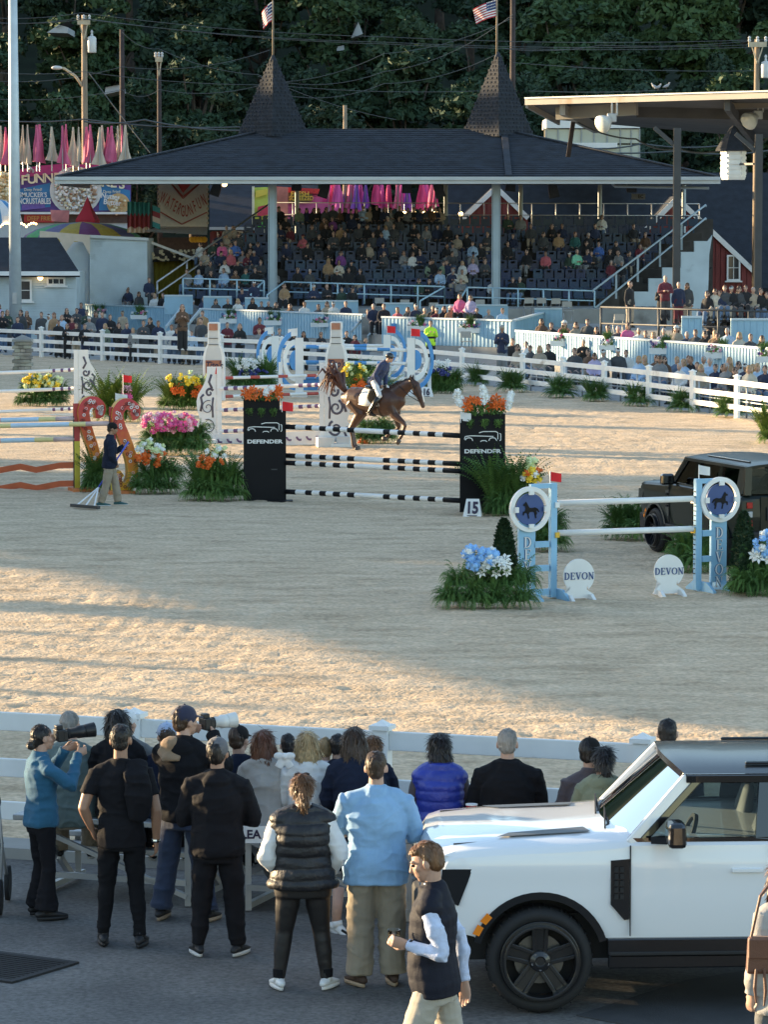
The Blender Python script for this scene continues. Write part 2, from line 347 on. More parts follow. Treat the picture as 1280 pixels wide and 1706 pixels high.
def crown_mesh(seed,n=5200,nc=34,ls=0.40):
 r=np.random.default_rng(seed)
 cs=[]
 while len(cs)<nc:
  q=r.uniform(-1,1,3);d=np.hypot(q[0],q[1])
  prof=math.sqrt(max(0,1-((q[2]-0.05)/1.02)**2))*(0.75+0.3*vnoise(np.array([[q[0]*2,q[1]*2,q[2]*2+seed]]))[0])
  if d<prof and d>0.25*prof:cs.append(q)
 cs=np.array(cs);rad=r.uniform(0.17,0.36,nc)
 k=r.integers(0,nc,n);dv=r.normal(size=(n,3));dv/=np.linalg.norm(dv,axis=1)[:,None];dv[:,2]=np.abs(dv[:,2])*0.9-0.25
 c=cs[k]+dv*(rad[k]*r.uniform(0.55,1.05,n))[:,None]
 W=np.array([3.6,3.6,4.6]);c=c*W+np.array([0,0,8.2])
 nn=dv*0.6+r.normal(size=(n,3))*0.55;nn/=np.linalg.norm(nn,axis=1)[:,None]
 a=np.cross(nn,r.normal(size=(n,3)));a/=np.linalg.norm(a,axis=1)[:,None];b=np.cross(nn,a)
 s=ls*r.uniform(0.6,1.25,n)[:,None]
 V=np.stack([c-a*s,c-b*s*0.5+a*s*0.1,c+a*s,c+b*s*0.5+a*s*0.1],1).reshape(-1,3)
 me=bpy.data.meshes.new('crown');me.from_pydata(V.tolist(),[],np.arange(4*n).reshape(n,4).tolist());return me,cs*W+np.array([0,0,8.2])
def trunk_mesh(cs,seed):
 r=random.Random(seed);mb=MB();top=np.array((r.uniform(-.4,.4),r.uniform(-.4,.4),9.5))
 mb.tube([(0,0,-1),(0.05,0,1),(0.1,0.1,4),top],[0.36,0.27,0.2,0.07],8)
 for c in cs[:9]:
  z0=r.uniform(3.2,6.5);b0=np.array((0.08,0.05,z0));mb.tube([b0,(b0+c)/2+np.array((0,0,-.3)),c],[0.11,0.07,0.03],6)
 return mb.mesh('trunk',BARK,True)
TREES=[]
for sd in range(6):
 cm,cs=crown_mesh(100+sd,11500 if sd<4 else 10500,42 if sd<4 else 32,0.215 if sd%2 else 0.26)
 tm=trunk_mesh(cs,sd);var=[]
 for L_ in LEAF:
  m2=cm.copy();m2.materials.append(L_);var.append(m2)
 TREES.append((var,tm))
TONE=['dark green','mid green','pale green']
def tree(x,y,z,ht,tone,sd,label,group,wide=1.0):
 o=thing('broadleaf_tree',label,'tree',(x,y,z),rng.uniform(0,6.28),group);s=ht/12.8;o.scale=(s*wide,s*wide,s)
 obj('crown',TREES[sd][0][tone],o);obj('trunk',TREES[sd][1],o);return o
def zone(px):
 for lim,nm in((60,'left of the tall light pole'),(175,'behind the lit pole'),(330,'behind the two dark red poles'),(450,'left of the left turret'),(560,'just right of the left turret'),(680,'below the small white gable'),(780,'left of the right turret'),(900,'behind the right turret'),(1010,'above the glass building'),(1130,'behind the three pigeons'),(1230,'left of the rightmost pole')):
  if px<lim:return nm
 return 'behind the rightmost pole'
rows=[(212,11.5,6.0),(220,12.5,6.6),(229,13,7.0),(239,13,7.4),(250,13.5,7.6),(262,14,8),(275,14,8.4),(289,14.5,9),(305,15,9.5),(324,15,10)]
HT=['lowest rank','second rank','third rank','fourth rank','fifth rank','sixth rank','seventh rank','eighth rank','ninth rank','topmost rank']
for ri,(Y,ht,sp)in enumerate(rows):
 half=0.11*Y+7;x=-half-rng.uniform(0,3)
 while x<half:
  yy=Y+rng.uniform(-3,3);xx=x+rng.uniform(-1,1);px=640+F_PX*xx/yy
  gl=905<px<1075 and ri==0
  nearpole=100<px<300 and ri==0
  # lighter trees low in the middle and on the upper right, as in the picture
  u=rng.uniform();tone=0
  if px>960 and ri>=2:tone=1 if u<0.6 else(2 if u<0.8 else 0)
  elif 520<px<780 and ri<=3:tone=1 if u<0.6 else 0
  elif 180<px<420 and ri>=1:tone=1 if u<0.35 else 0
  else:tone=1 if u<0.15 else 0
  if not gl:
   tree(xx,yy,float(hill(xx,yy)),ht*rng.uniform(0.85,1.2)*(0.8 if nearpole else 1),tone,int(rng.integers(0,6)),f'{TONE[tone]} tree, {HT[ri]} of hill, {zone(px)}','trees on the wooded hill',rng.uniform(1.0,1.25))
  x+=sp*rng.uniform(0.8,1.2)
  # ------------------------------------------------------------------ unseen stand, barns and trees added at left to cast shade
KZ=math.tan(R_(SUN_EL))/math.cos(R_(SUN_AZ))
def caster_y(t,X):return t-K_T*X
DARKROOF=M('dark_shingle',(0.015,0.018,0.025),0.85,0.35,2.2,bump=0.6,bscale=14)
def side_stand():
 o=thing('unseen_covered_stand','unseen covered stand left of the ring, roof pitched to shape its shade','grandstand')
 z0=4.0;e0=Vector((-28.2,70.6,z0));e1=Vector((-19.6,51.9,z0));dr=(e1-e0).normalized();nr=Vector((-dr.y,dr.x,0));nr=nr if nr.x<0 else-nr  # unseen; roof rises away from the ring so low sun passes beneath
 e1=e1+dr*0.5;e0b=e0-dr*8;w=14
 a,b=e0b,e1;c,d=e1+nr*w,e0b+nr*w
 up=Vector((0,0,8.0));th=Vector((0,0,0.25))
 m=MB();m.add([a,b,c+up,d+up,a+th,b+th,c+up+th,d+up+th],[(3,2,1,0),(4,5,6,7),(0,1,5,4),(1,2,6,5),(2,3,7,6),(3,0,4,7)]);m.build('roof',DARKROOF,o)
 back=MB();q0=e0+nr*2-dr*9;q1=e0+nr*2+dr*0.3;back.beam((q0.x,q0.y,2.2),(q1.x,q1.y,2.2),0.3,4.4);back.build('wall',CONC,o)
 for i in range(8):  # uneven pillars added to streak the sand with shade
  q=e0.lerp(e1,(i+0.5)/8)+nr*(.6+(i*37%11)*.35);MB().box((q.x,q.y,2),(0.16+.05*(i%3),0.2,4)).build('pillar',CONC,o)
side_stand()
def barn(X,t0,t1,h,label):  # unseen barns added as shade casters, placed by sun angle
 o=thing('added_shade_barn',label,'barn');y0,y1=caster_y(t0,X),caster_y(t1,X);ym=(y0+y1)/2;L_=y1-y0;rh=min(3.0,h*0.35)
 MB().box((X-4,ym,(h-rh)/2),(7.6,L_-0.4,h-rh)).build('wall',CONC,o)
 m=MB();z=h-rh;m.add([(X-8.4,y0,z),(X+.4,y0,z),(X+.4,y1,z),(X-8.4,y1,z),(X-4,y0+.3,h),(X-4,y1-.3,h)],[(1,2,5,4),(3,0,4,5),(0,1,4),(2,3,5),(3,2,1,0)]);m.build('roof',DARKROOF,o)
barn(-20,31.9,39.5,9.0,'tall barn added out of view to shade the spectators by the near fence')
barn(-19,8,32,4.75,'low shed added out of view to shade the asphalt by the white car')
barn(-27,63,77.5,8.6,'barn added out of view to shade the middle of the sand')
barn(-34,115,131,10.6,'barn added out of view to shade the far fence')
barn(-40,131,162,9.5,'long barn added out of view to shade the far stands')
for i,t in enumerate(np.arange(164,181.8,3.4)):  # unseen tall trees added to keep the turrets in shade
 X=-36-(i%2)*4;tree(X,caster_y(t,X),0,20,0,i%6,'tall dark tree added out of view to shade the roofed stand','trees added out of view to cast shade',1.0)
for i,(X,t,hh)in enumerate([(-21,62,10.5),(-23,69,11),(-22,75.5,10.5),(-27,79.5,9.5),(-30,112,12),(-26,117,11)]):  # unseen trees added to roughen the edges of the shade
 tree(X,caster_y(t,X),0,hh,1,i%6,'leafy tree added out of view to shade the ring','trees added out of view to cast shade',1.1)
for i,(X,t,hh,w_)in enumerate([(-24,50,8.6,.5),(-27,56.5,8.2,.55),(-31,90,10,.22),(-30,101,10,.25),(-26,59.5,9,.8)]):  # unseen slim trees added for streaky, dappled shade
 tree(X,caster_y(t,X),0,hh,1,i%6,'slim young tree added out of view to streak the sand with shade','trees added out of view to cast shade',w_)
 # ------------------------------------------------------------------ utility poles, wires, hill houses, glass building
POLEW=M('weathered_pole',(0.26,0.20,0.14),0.9,0.25,3,bump=0.4,stretch=(4,4,0.4));POLER=M('dark_red_pole',(0.045,0.033,0.031),0.9,0.25,3)
GALV=M('galvanised_steel',(0.42,0.43,0.44),0.45,0.12,4,metal=0.55);CREAM=M('weathered_board',(0.50,0.42,0.30),0.8,0.15,4);GLASSY=M('grey_porcelain',(0.55,0.56,0.56),0.3,0.05)
WIRE=M('cable',(0.085,0.095,0.10),0.6,0.1)
ORD=['leftmost','second','third','fourth','fifth','sixth','seventh','eighth','ninth','tenth','eleventh','twelfth','thirteenth','fourteenth','fifteenth']
def relabel(name):
 d={}
 for o in bpy.data.objects:
  if o.name.startswith(name)and 'label' in o:d.setdefault(o['label'],[]).append(o)
 for k,v in d.items():
  if len(v)>1:
   v.sort(key=lambda o:o.location.x/o.location.y)
   for i,o in enumerate(v):o['label']=k+', '+(['left one','right one'][i]if len(v)==2 else f'{ORD[i]} of {len(v)}')
relabel('broadleaf_tree')
def upole(px,ytop,Y,r,mat,label,base=0.0,arm=None,transformer=None,lamp=False,stub=False):
 t=P(px,ytop,Y);o=thing('utility_pole',label,'utility pole',(t.x,Y,base));h=t.z-base
 MB().tube([(0,0,0),(0,0,h*0.5),(0,0,h)],[r*1.25,r*1.1,r*0.9],10).build('pole',mat,o,True)
 k=1/S(Y)
 if arm:
  az=h-arm[1]*k;MB().box((0,-r-0.06,az),(arm[0]*k,0.12,0.26)).build('crossarm',CREAM,o)
  for q in(-0.45,0.0,0.45):MB().lathe([(0.05,0),(0.09,0.08),(0.05,0.14),(0.09,0.22),(0.03,0.3)],8,(q*arm[0]*k,-r-0.06,az+0.13)).build('insulator',GLASSY,o)
  MB().beam((-0.3*arm[0]*k,-r-0.03,az-0.1),(0,-r-0.03,az-1.0),0.06,0.06).beam((0.3*arm[0]*k,-r-0.03,az-0.1),(0,-r-0.03,az-1.0),0.06,0.06).build('brace',CREAM,o)
 if transformer:
  dx,y0,y1=transformer;z0=h-(y1-ytop)*k;z1=h-(y0-ytop)*k
  c=MB().lathe([(0.24,z0),(0.26,z0+0.05),(0.26,z1-0.1),(0.22,z1),(0.1,z1+0.06)],14,(dx*k,-0.15,0)).build('transformer',GLASSY,o,True)
  MB().lathe([(0.04,z1),(0.08,z1+0.1),(0.05,z1+0.2),(0.08,z1+0.3),(0.02,z1+0.4)],8,(dx*k,-0.15,0)).build('bushing',GLASSY,c)
 if lamp:
  z=h-(130-ytop)*k;pts=[(0,0,z-0.6),(-15*k,-.1,z+0.15),(-32*k,-.15,z+0.55),(-40*k,-.2,z+0.62)]
  MB().tube(pts,[0.09,0.08,0.07,0.06],8).build('lamp_arm',CREAM,o,True);MB().ell((-45*k,-.2,z+0.6),(0.32,0.16,0.12)).build('lamp_head',GLASSY,o,True)
 return o
upole(140,26,203.5,0.17,POLEW,'lit wooden utility pole with transformer and curved street lamp',arm=(21,12),transformer=(13,62,88),lamp=True)
upole(203,50,208,0.15,POLER,'dark red pole on the hillside, taller of the two beside the street lamp',2)
upole(265,88,206,0.13,POLER,'dark red pole on the hillside, nearest the left turret',2,arm=(12,12))
upole(855,-40,206,0.16,POLER,'dark red pole rising behind the right turret',1)
upole(1262,66,188,0.15,POLEW,'lit wooden utility pole with transformer behind the right roof',arm=(30,9),transformer=(14,104,130))
upole(575,176,196,0.12,POLEW,'short bare grey pole behind the middle of the ridge')
def wire(pts,sag,Y,label,r=0.017):
 A=[P(x,y,Y)for x,y in pts];out=[]
 for a,b in zip(A[:-1],A[1:]):
  for i in range(9):u=i/9;q=a.lerp(b,u);q.z-=sag*4*u*(1-u);out.append(q)
 out.append(A[-1]);MB().tube(out,[r]*len(out),4).build('power_line',WIRE,label=label,cat='power line',group='overhead lines',kind='thing')
wire([(-60,26),(136,22),(640,62),(1290,66)],0.25,203.0,'topmost overhead line, from the lit pole across both turrets')
wire([(-60,34),(130,31),(640,71),(1290,74)],0.25,203.1,'second overhead line, just under the topmost')
wire([(-60,33),(147,32),(640,74),(1290,78)],0.25,203.2,'third overhead line, just under the topmost pair')
wire([(-60,116),(140,120),(450,142),(800,152)],0.2,202.9,'overhead line at the height of the street lamp arm')
wire([(-60,130),(203,112),(450,84)],0.5,205.5,'overhead line sloping up to the first dark red pole')
wire([(-60,160),(203,150),(265,150),(450,138),(640,90),(855,30)],0.4,205,'overhead line rising from the dark red poles to the right turret')
wire([(203,54),(265,82),(430,125),(660,200)],0.3,204.5,'overhead line falling from the taller dark red pole')
wire([(-60,196),(140,199),(400,212)],0.2,202,'lowest overhead line behind the feather flags',0.035)
wire([(140,203),(240,200),(400,218)],0.15,201.5,'thick low cable left of the left turret',0.045)
wire([(148,122),(250,255)],0.05,203,'guy wire running down from the lit pole',0.03)
wire([(430,128),(640,120),(855,25)],0.6,204,'overhead line sagging between the turrets')
wire([(480,160),(640,140),(830,90)],0.4,203.5,'lower overhead line sagging between the turrets')
wire([(840,82),(1000,76),(1290,65)],0.2,203,'overhead line right of the right turret')
wire([(855,105),(1290,118)],0.2,202.5,'overhead line above the glass building')
wire([(880,152),(1120,150)],0.1,202,'overhead line just above the flat roof')
wire([(900,230),(1070,240),(1290,225)],0.4,187,'cable crossing in front of the glass building',0.04)
wire([(955,200),(1060,232),(1130,248),(1220,246),(1290,224)],0.2,150,'thick cable sagging below the flat roof',0.035)
wire([(900,246),(1130,252),(1290,250)],0.2,186,'lower cable in front of the glass building',0.04)
# small houses half hidden in the trees
HW=M('pale_house_wall',(0.36,0.38,0.40),0.8,0.1,1)
def hill_house(pts,Y,label,roofpts=None):
 o=thing('hill_house',label,'house',P(pts[0][0],pts[0][1],Y));b=o.location.copy()
 A=[P(x,y,Y)-b for x,y in pts];k=len(A);D=Vector((0,5,0))
 MB().add([tuple(q)for q in A]+[tuple(q+D)for q in A],[tuple(range(k-1,-1,-1)),tuple(range(k,2*k))]+[(i,(i+1)%k,k+(i+1)%k,k+i)for i in range(k)]).build('wall',HW,o)
 A=[P(x,y,Y)-b for x,y in roofpts];MB().add([tuple(q-Vector((0,.2,0)))for q in A]+[tuple(q+D)for q in A],[(0,1,3,2),(0,2,3,1)]).build('roof',DARKROOF,o)
hill_house([(585,64),(605,57),(597,37)],226,'white gable of a house peeking out of the trees between the turrets',[(597,36),(584,65)])
hill_house([(560,86),(574,84),(573,76),(563,78)],226.5,'pale scrap of a house below the white gable',[(560,77),(575,74)])
hill_house([(78,55),(113,56),(113,46),(98,42)],221,'pale roofed house in the trees left of the lit pole',[(94,47),(113,36)])
hill_house([(174,158),(200,152),(198,142),(176,146)],214.5,'pale house glimpsed between the lit pole and a dark red pole',[(173,146),(200,141)])
def glass_house():
 Y=200.0;b=P(910,290,Y);o=thing('glass_building','flat roofed glass building with white parapet behind the right end of the ridge','building',b)
 def q(x,y,d=0):v=P(x,y,Y)-b;v.y+=d;return v
 WP=M('white_panel',(0.72,0.72,0.70),0.5,0.05,1);GL=M('pale_glass',(0.30,0.36,0.33),0.12,0.25,0.35,spec=0.8);FR=M('grey_mullion',(0.28,0.30,0.30),0.5,0.1)
 l,r=q(910,290),q(1066,290);top=q(910,198).z;bt=q(910,214).z
 MB().box(((l.x+r.x)/2,2.5,(top+bt)/2),(r.x-l.x,5.2,top-bt)).build('parapet',WP,o)
 MB().box(((l.x+r.x)/2,2.6,bt/2),(r.x-l.x-0.2,4.6,bt-0.02)).build('wall',M('dim_interior',(0.10,0.10,0.085),0.9,0.4,0.8),o)
 xs_=[910,930,950,969,990,1012,1034,1052,1066];ysb=[(216,239),(242,266),(268,290)]
 for(x0,x1)in zip(xs_[:-1],xs_[1:]):
  for(y0,y1)in ysb:
   A,B=q(x0+0.8,y1),q(x1-0.8,y0);MB().box(((A.x+B.x)/2,0.12,(A.z+B.z)/2),(B.x-A.x,0.05,B.z-A.z)).build('pane',GL,o)
 for x in xs_:A=q(x,290);B=q(x,215);MB().box((A.x,0.1,(A.z+B.z)/2),(0.07,0.14,B.z-A.z)).build('mullion',FR,o)
 z=q(0,243).z;MB().box(((l.x+q(1030,0).x)/2,-0.05,z),(q(1030,0).x-l.x,0.3,0.3)).build('ledge',WP,o)
glass_house()
# ================================================================== the roofed stand
BLUEW=M('light_blue_paint',(0.30,0.47,0.58),0.6,0.08,1.5,dirt=((0.20,0.27,0.30),0.9,0.66));BLUER=M('pale_blue_rail',(0.36,0.52,0.60),0.5,0.08,2)
PILL=M('pale_steel',(0.36,0.43,0.46),0.5,0.08,1.2);GUT=M('aluminium_gutter',(0.45,0.48,0.50),0.4,0.08,1,metal=0.3)
SHING=M('asphalt_shingle',(0.018,0.023,0.033),0.85,0.45,1.6,bump=0.7,bscale=9,stretch=(1,1,3));WOODT=M('weathered_plank',(0.06,0.052,0.045),0.85,0.3,2)
BLACKM=M('black_plastic',(0.012,0.012,0.013),0.45,0.1);WH=white();WHP=white('white_vinyl',0.78)
SEATM=M('navy_plastic',(0.007,0.032,0.085),0.4,0.15,2,objvar=0.25)
gs=thing('grandstand','long roofed stand with two pointed turrets over blue tiered seats','grandstand',(0.3,175,0))
Yf,Yr,Yb=172.0,181.0,190.0
eL,eR=P(95,295,Yf),P(1197,295,Yf);zE=eL.z;rL,rR=P(455,215,Yr),P(830,215,Yr);zR=rL.z
def roof_solid():
 m=MB();a,b,c,d=(eL.x,Yf,zE),(eR.x,Yf,zE),(eR.x,Yb,zE),(eL.x,Yb,zE);r0,r1=(rL.x,Yr,zR),(rR.x,Yr,zR)
 th=0.22;lo=lambda q:(q[0],q[1],q[2]-th)
 m.add([a,b,c,d,r0,r1],[(0,1,5,4),(2,3,4,5),(1,2,5),(3,0,4)]);m.add([lo(a),lo(b),lo(c),lo(d)],[(3,2,1,0)])
 m.add([a,b,c,d,lo(a),lo(b),lo(c),lo(d)],[(0,4,5,1),(1,5,6,2),(2,6,7,3),(3,7,4,0)]);return m
roof=roof_solid().buildw('roof',SHING,gs)
m=MB()
for n in range(24):
 u=(n+0.5)/24;y=Yf+(Yr-Yf)*u;z=zE+(zR-zE)*u;xl=eL.x+(rL.x-eL.x)*u;xr=eR.x+(rR.x-eR.x)*u
 m.beam((xl+.1,y,z+0.012),(xr-.1,y,z+0.012),0.06,0.03)
m.buildw('shingle_course',SHING,gs,kind='stuff')
m=MB()
for a,b in(((eL.x,Yf,zE),(rL.x,Yr,zR)),((eR.x,Yf,zE),(rR.x,Yr,zR)),((P(848,295,Yf).x,Yf,zE+.02),(rR.x+.3,Yr,zR+.02))):MB().beam(np.array(a)+(0,0,.04),np.array(b)+(0,0,.04),0.32,0.06).buildw('hip_cap',SHING,gs)
g0,g1=P(95,293,Yf-0.15),P(1197,293,Yf-0.15)
m=MB();m.beam((eL.x-.1,Yf-.12,zE-.08),(eR.x+.1,Yf-.12,zE-.08),0.22,0.16);m.beam((eL.x-.1,Yf-.05,zE-.24),(eR.x+.1,Yf-.05,zE-.24),0.1,0.2);m.buildw('gutter',GUT,gs)
MB().beam((eL.x+.05,Yf+.2,zE-.3),(eL.x+.05,Yb,zE-.3),0.12,0.24).buildw('side_fascia',GUT,gs)
SPTILE=M('turret_shingle',(0.015,0.019,0.028),0.85,0.4,3.5,bump=0.8,bscale=7)
for k,(px,ya)in enumerate(((455,98),(830,93))):
 ap=P(px,ya,Yr);zb=P(px,229,Yr).z;H=ap.z-zb;hd=1.72;m=MB();NC=20
 for n in range(NC):
  u0,u1=n/NC,(n+1)/NC
  def rad(u):return hd*(1-u)+0.13
  ra,rb=rad(u0)+0.012,rad(u1)+0.0;z0,z1=zb+H*u0,zb+H*u1
  ring0=[(ra*math.cos(a),ra*math.sin(a))for a in(0,math.pi/2,math.pi,1.5*math.pi)];ring1=[(rb*math.cos(a),rb*math.sin(a))for a in(0,math.pi/2,math.pi,1.5*math.pi)]
  V=[(ap.x+x,Yr+y,z0)for x,y in ring0]+[(ap.x+x,Yr+y,z1)for x,y in ring1]
  m.add(V,[(i,(i+1)%4,4+(i+1)%4,4+i)for i in range(4)]+[(3,2,1,0)])
 tr=m.buildw('turret',SPTILE,gs)
 s=MB()
 for n in range(NC):
  u0=n/NC;w=(hd*(1-u0)+0.12);nt=max(3,int(w/0.17))
  for a0 in(math.pi,1.5*math.pi):
   p0=np.array((math.cos(a0),math.sin(a0)))*(w+.03);p1=np.array((math.cos(a0+math.pi/2),math.sin(a0+math.pi/2)))*(w+.03)
   for j in range(nt):
    q=p0+(p1-p0)*(j+0.5+(n%2)*0.5-0.25)/nt;nn=(p0+p1);nn=nn/np.linalg.norm(nn)
    s.box((ap.x+q[0]-nn[0]*0.025,Yr+q[1]-nn[1]*0.025,zb+H*u0+0.07),(np.linalg.norm(p1-p0)/nt*0.62,0.05,0.11),math.atan2(nn[1],nn[0])+math.pi/2)
 s.build('shingle',SPTILE,tr,kind='stuff')
 MB().lathe([(0.16,ap.z-0.25),(0.2,ap.z-.1),(0.12,ap.z+.05),(0.05,ap.z+0.18)],8,(ap.x,Yr,0)).build('finial',SHING,tr)
def us_flag(px,y0,ypole,Y,wpx,hpx,label,side=-1):
 base=P(px,ypole,Y);o=thing('flagpole',label,'flagpole',base);k=1/S(Y);h=(ypole-y0+6)*k
 MB().tube([(0,0,-0.1),(0,0,h)],[0.055,0.04],8).build('pole',POLEW,o,True)
 nx_,nz_=14,26;W_,H_=wpx*k,hpx*k;V=[];m=MB()
 def pt(u,v):
  drop=0.55*u*H_*(0.6+0.4*u);return(side*(0.05+u*W_*(1-0.15*v)),0.22*math.sin(u*7+v*2)*u,h-0.05-v*H_*(1-0.12*u)-drop)
 for j in range(13):
  a,b=j/13,(j+1)/13;V=[];nu=nx_
  for i in range(nu+1):V+=[pt(i/nu,a),pt(i/nu,b)]
  for i in range(nu):
   canton=i<nu*0.42 and j<7
   m.add([V[2*i],V[2*i+1],V[2*i+3],V[2*i+2]],[(0,1,2,3)],2 if canton else(j%2))
 for q in range(18):
  u,v=0.04+0.34*(q%6)/5,0.05+0.42*(q//6)/2.4;c=np.array(pt(u,v));m.box(c+(0,-0.03,0),(0.05,0.02,0.05),mi=1)
 m.build('flag',[M('flag_red',(0.42,0.03,0.05),0.8,0.1),M('flag_white',(0.75,0.74,0.72),0.8,0.05),M('flag_blue',(0.03,0.05,0.17),0.8,0.1)],o,True)
us_flag(455,9,97,Yr,17,32,'striped flag hanging limp from the pole on the left turret')
us_flag(828,6,92,Yr,38,28,'striped flag flying from the pole on the right turret')
# pillars and back posts
for px in(454,827):
 t=P(px,302,174);MB().box((t.x,174,(t.z-0.05+1.4)/2+0.0),(0.30,0.44,t.z-1.45)).box((t.x-.19,174,(t.z+1.35)/2),(0.04,0.5,t.z-1.45)).box((t.x+.19,174,(t.z+1.35)/2),(0.04,0.5,t.z-1.45)).buildw('pillar',PILL,gs)
for px in(495,743,868,1000,1140):
 t=P(px,310,189);MB().tube([(t.x,189,1.5),(t.x,189,zE-.1)],[0.11,0.11],8).buildw('back_post',PILL,gs)
 # tiers
NROW=9
def tierY(i):return 174.6+0.86*i
def tierZ(i):return 1.5+0.44*i
def tierX(i):return P(300+14*i,480,tierY(i)).x,P(1012+19.5*i,480,tierY(i)).x
for i in range(NROW):
 xl,xr=tierX(i);MB().box(((xl+xr)/2,tierY(i)+0.1,tierZ(i)/2),(xr-xl,0.855,tierZ(i))).buildw('tier',WOODT,gs)
xl,xr=tierX(0);MB().box(((xl+xr)/2+1.6,171.6,0.74),(xr-xl+2.8,5.0,1.48)).buildw('walkway',CONC,gs)
def rail_run(parent,pts,Y0,hgt=0.95,r=0.04,mid=True,posts=None,mat=None,name='railing'):
 m=MB();n=len(pts)
 for a,b in zip(pts[:-1],pts[1:]):
  m.tube([a,b],[r,r],6)
  if mid:m.tube([Vector(a)-Vector((0,0,hgt*.5)),Vector(b)-Vector((0,0,hgt*.5))],[r*.85]*2,6)
 for p_ in(posts or pts):m.tube([p_,Vector(p_)-Vector((0,0,hgt))],[r,r],6)
 return m.buildw(name,mat or BLUER,parent,True)
def lerp_posts(a,b,n):return[a.lerp(b,i/(n-1))for i in range(n)]
for(x0,y0,x1,y1,n)in((305,464,440,468,4),(474,470,741,478,7),(779,479,991,485,6)):
 a,b=P(x0,y0,172),P(x1,y1,171);rail_run(gs,[a,b],172,posts=lerp_posts(a,b,n))
for a,b in((P(440,468,172),P(418,491,170)),(P(474,470,172),P(445,492,170)),(P(741,478,171),P(700,502,169.5)),(P(779,479,171),P(765,502,169.5))):rail_run(gs,[a,b],172,mid=False)
a,b=P(448,338,189.5),P(1166,340,189.5);rail_run(gs,[a,b],189,hgt=1.25,posts=lerp_posts(a,b,19),r=0.03,mat=GALV,name='back_railing')
# sloping stair rails at both ends
for dy,nm in((0,'stair_rail'),(20,'stair_rail')):
 a,b=P(262,470+dy,173),P(452,338+dy,183);rail_run(gs,[a,b],0,mid=False,hgt=0.5 if dy else 0.75,posts=[a.lerp(b,q)for q in(0.0,0.25,0.6)],r=0.045,mat=GALV,name=nm)
 a,b=P(989,484+dy*1.6,171),P(1176,342+dy*1.1,181);rail_run(gs,[a,b],0,mid=False,hgt=0.1,posts=[a,b],r=0.05,mat=PILL,name=nm)
m=MB()
for px,y0,y1 in((1027,456,498),(1063,425,470),(1100,398,445),(1136,372,417)):
 Y=171+(px-989)/187*10;a,b=P(px,y0,Y),P(px,y1,Y);m.beam(a,b,0.1,0.1)
m.buildw('stair_rail_post',PILL,gs)
# right end: white stepped wall with brown stair treads above it
pts=[(1056,566),(1056,486),(1080,486),(1080,464),(1103,464),(1103,446),(1134,446),(1134,420),(1156,420),(1156,402),(1178,402),(1186,392),(1181,424),(1178,520),(1178,566)]
wb_=P(1056,566,176);WBLK=M('whitewashed_block',(0.52,0.60,0.64),0.8,0.1,1.0,bump=0.3,bscale=6,dirt=((0.36,0.42,0.45),0.9,0.62))
A=[P(x,y,176)for x,y in pts];MB().prism([(q.x,q.z)for q in A],(0,176,0),(1,0,0),(0,0,1),0.4).buildw('stair_wall',WBLK,gs)
for k,(x0,x1,y)in enumerate(((1058,1080,474),(1066,1090,462),(1081,1103,450),(1090,1112,442),(1104,1134,430),(1112,1138,418),(1134,1156,404),(1140,1160,393),(1156,1180,380),(1162,1182,366))):
 q0,q1=P(x0,y,177+k*.75),P(x1,y+9,177+k*.75);MB().box(((q0.x+q1.x)/2,177.3+k*.75,q0.z/2+.02),(q1.x-q0.x+.4,0.72,q0.z)).buildw('stair_tread',WOODT,gs)
m=MB();m.tube([P(1166,425,175.8),P(1160,440,175.7),P(1170,455,175.7),P(1176,432,175.7),P(1164,428,175.7),P(1163,448,175.7),P(1180,450,175.7),P(1186,446,175.7)],[0.04]*8,5).build('cable_coil',BLACKM,label='coil of black cable hung on the white stair wall',cat='cable')
# stadium seats
def seat_mesh():
 m=MB();w=0.47
 m.box((0,0.0,0.42),(w,0.40,0.05));m.box((0,-0.19,0.39),(w,0.03,0.09))
 m.box((0,0.19,0.56),(w,0.05,0.30));m.box((-w*.36,0.205,0.76),(w*.28,0.05,0.12));m.box((w*.36,0.205,0.76),(w*.28,0.05,0.12));m.box((0,0.21,0.845),(w*.96,0.05,0.06),taper=(.82,1))
 m.box((0,0.05,0.2),(0.08,0.3,0.4));return m.mesh('stadium_seat',SEATM)
SEAT=seat_mesh();ROWN=['front','second','third','fourth','fifth','sixth','seventh','eighth','topmost']
SEATX={}
for i in range(NROW):
 xl,xr=tierX(i);x=xl+.5;xs_=[]
 while x<xr-0.3:
  px=640+S(tierY(i))*x
  if not(abs(px-(478-i*2))<7 and i<5)and not(abs(px-(868+i*2))<9)and not(abs(px-(545+i*1.5))<9 and i<7):xs_.append(x)
  x+=0.53
 SEATX[i]=xs_
 # ================================================================== box walls, inner boxes
def panel_wall(parent,a,b,z0,z1,name='wall',batten=0.22,cap=True,th=0.12):
 a=Vector(a);b=Vector(b);d=(b-a);L_=d.length;d.normalize();nrm=Vector((d.y,-d.x,0));m=MB()
 m.beam((a.x,a.y,(z0+z1)/2),(b.x,b.y,(z0+z1)/2),th,z1-z0);w=m.buildw(name,BLUEW,parent)
 bm_=MB();n=int(L_/batten)
 for i in range(n+1):
  q=a+d*min(i*batten+.05,L_)+nrm*(th/2+.012);bm_.box((q.x,q.y,(z0+z1)/2),(0.035,0.03,z1-z0-.02),math.atan2(d.y,d.x))
 o=bm_.build('batten',BLUEW,w,kind='stuff')
 if cap:MB().beam((a.x,a.y,z1+.035),(b.x,b.y,z1+.035),th+.1,0.07).build('cap_board',M('pale_cap_board',(0.50,0.58,0.62),0.5,0.08,2),w)
 return w
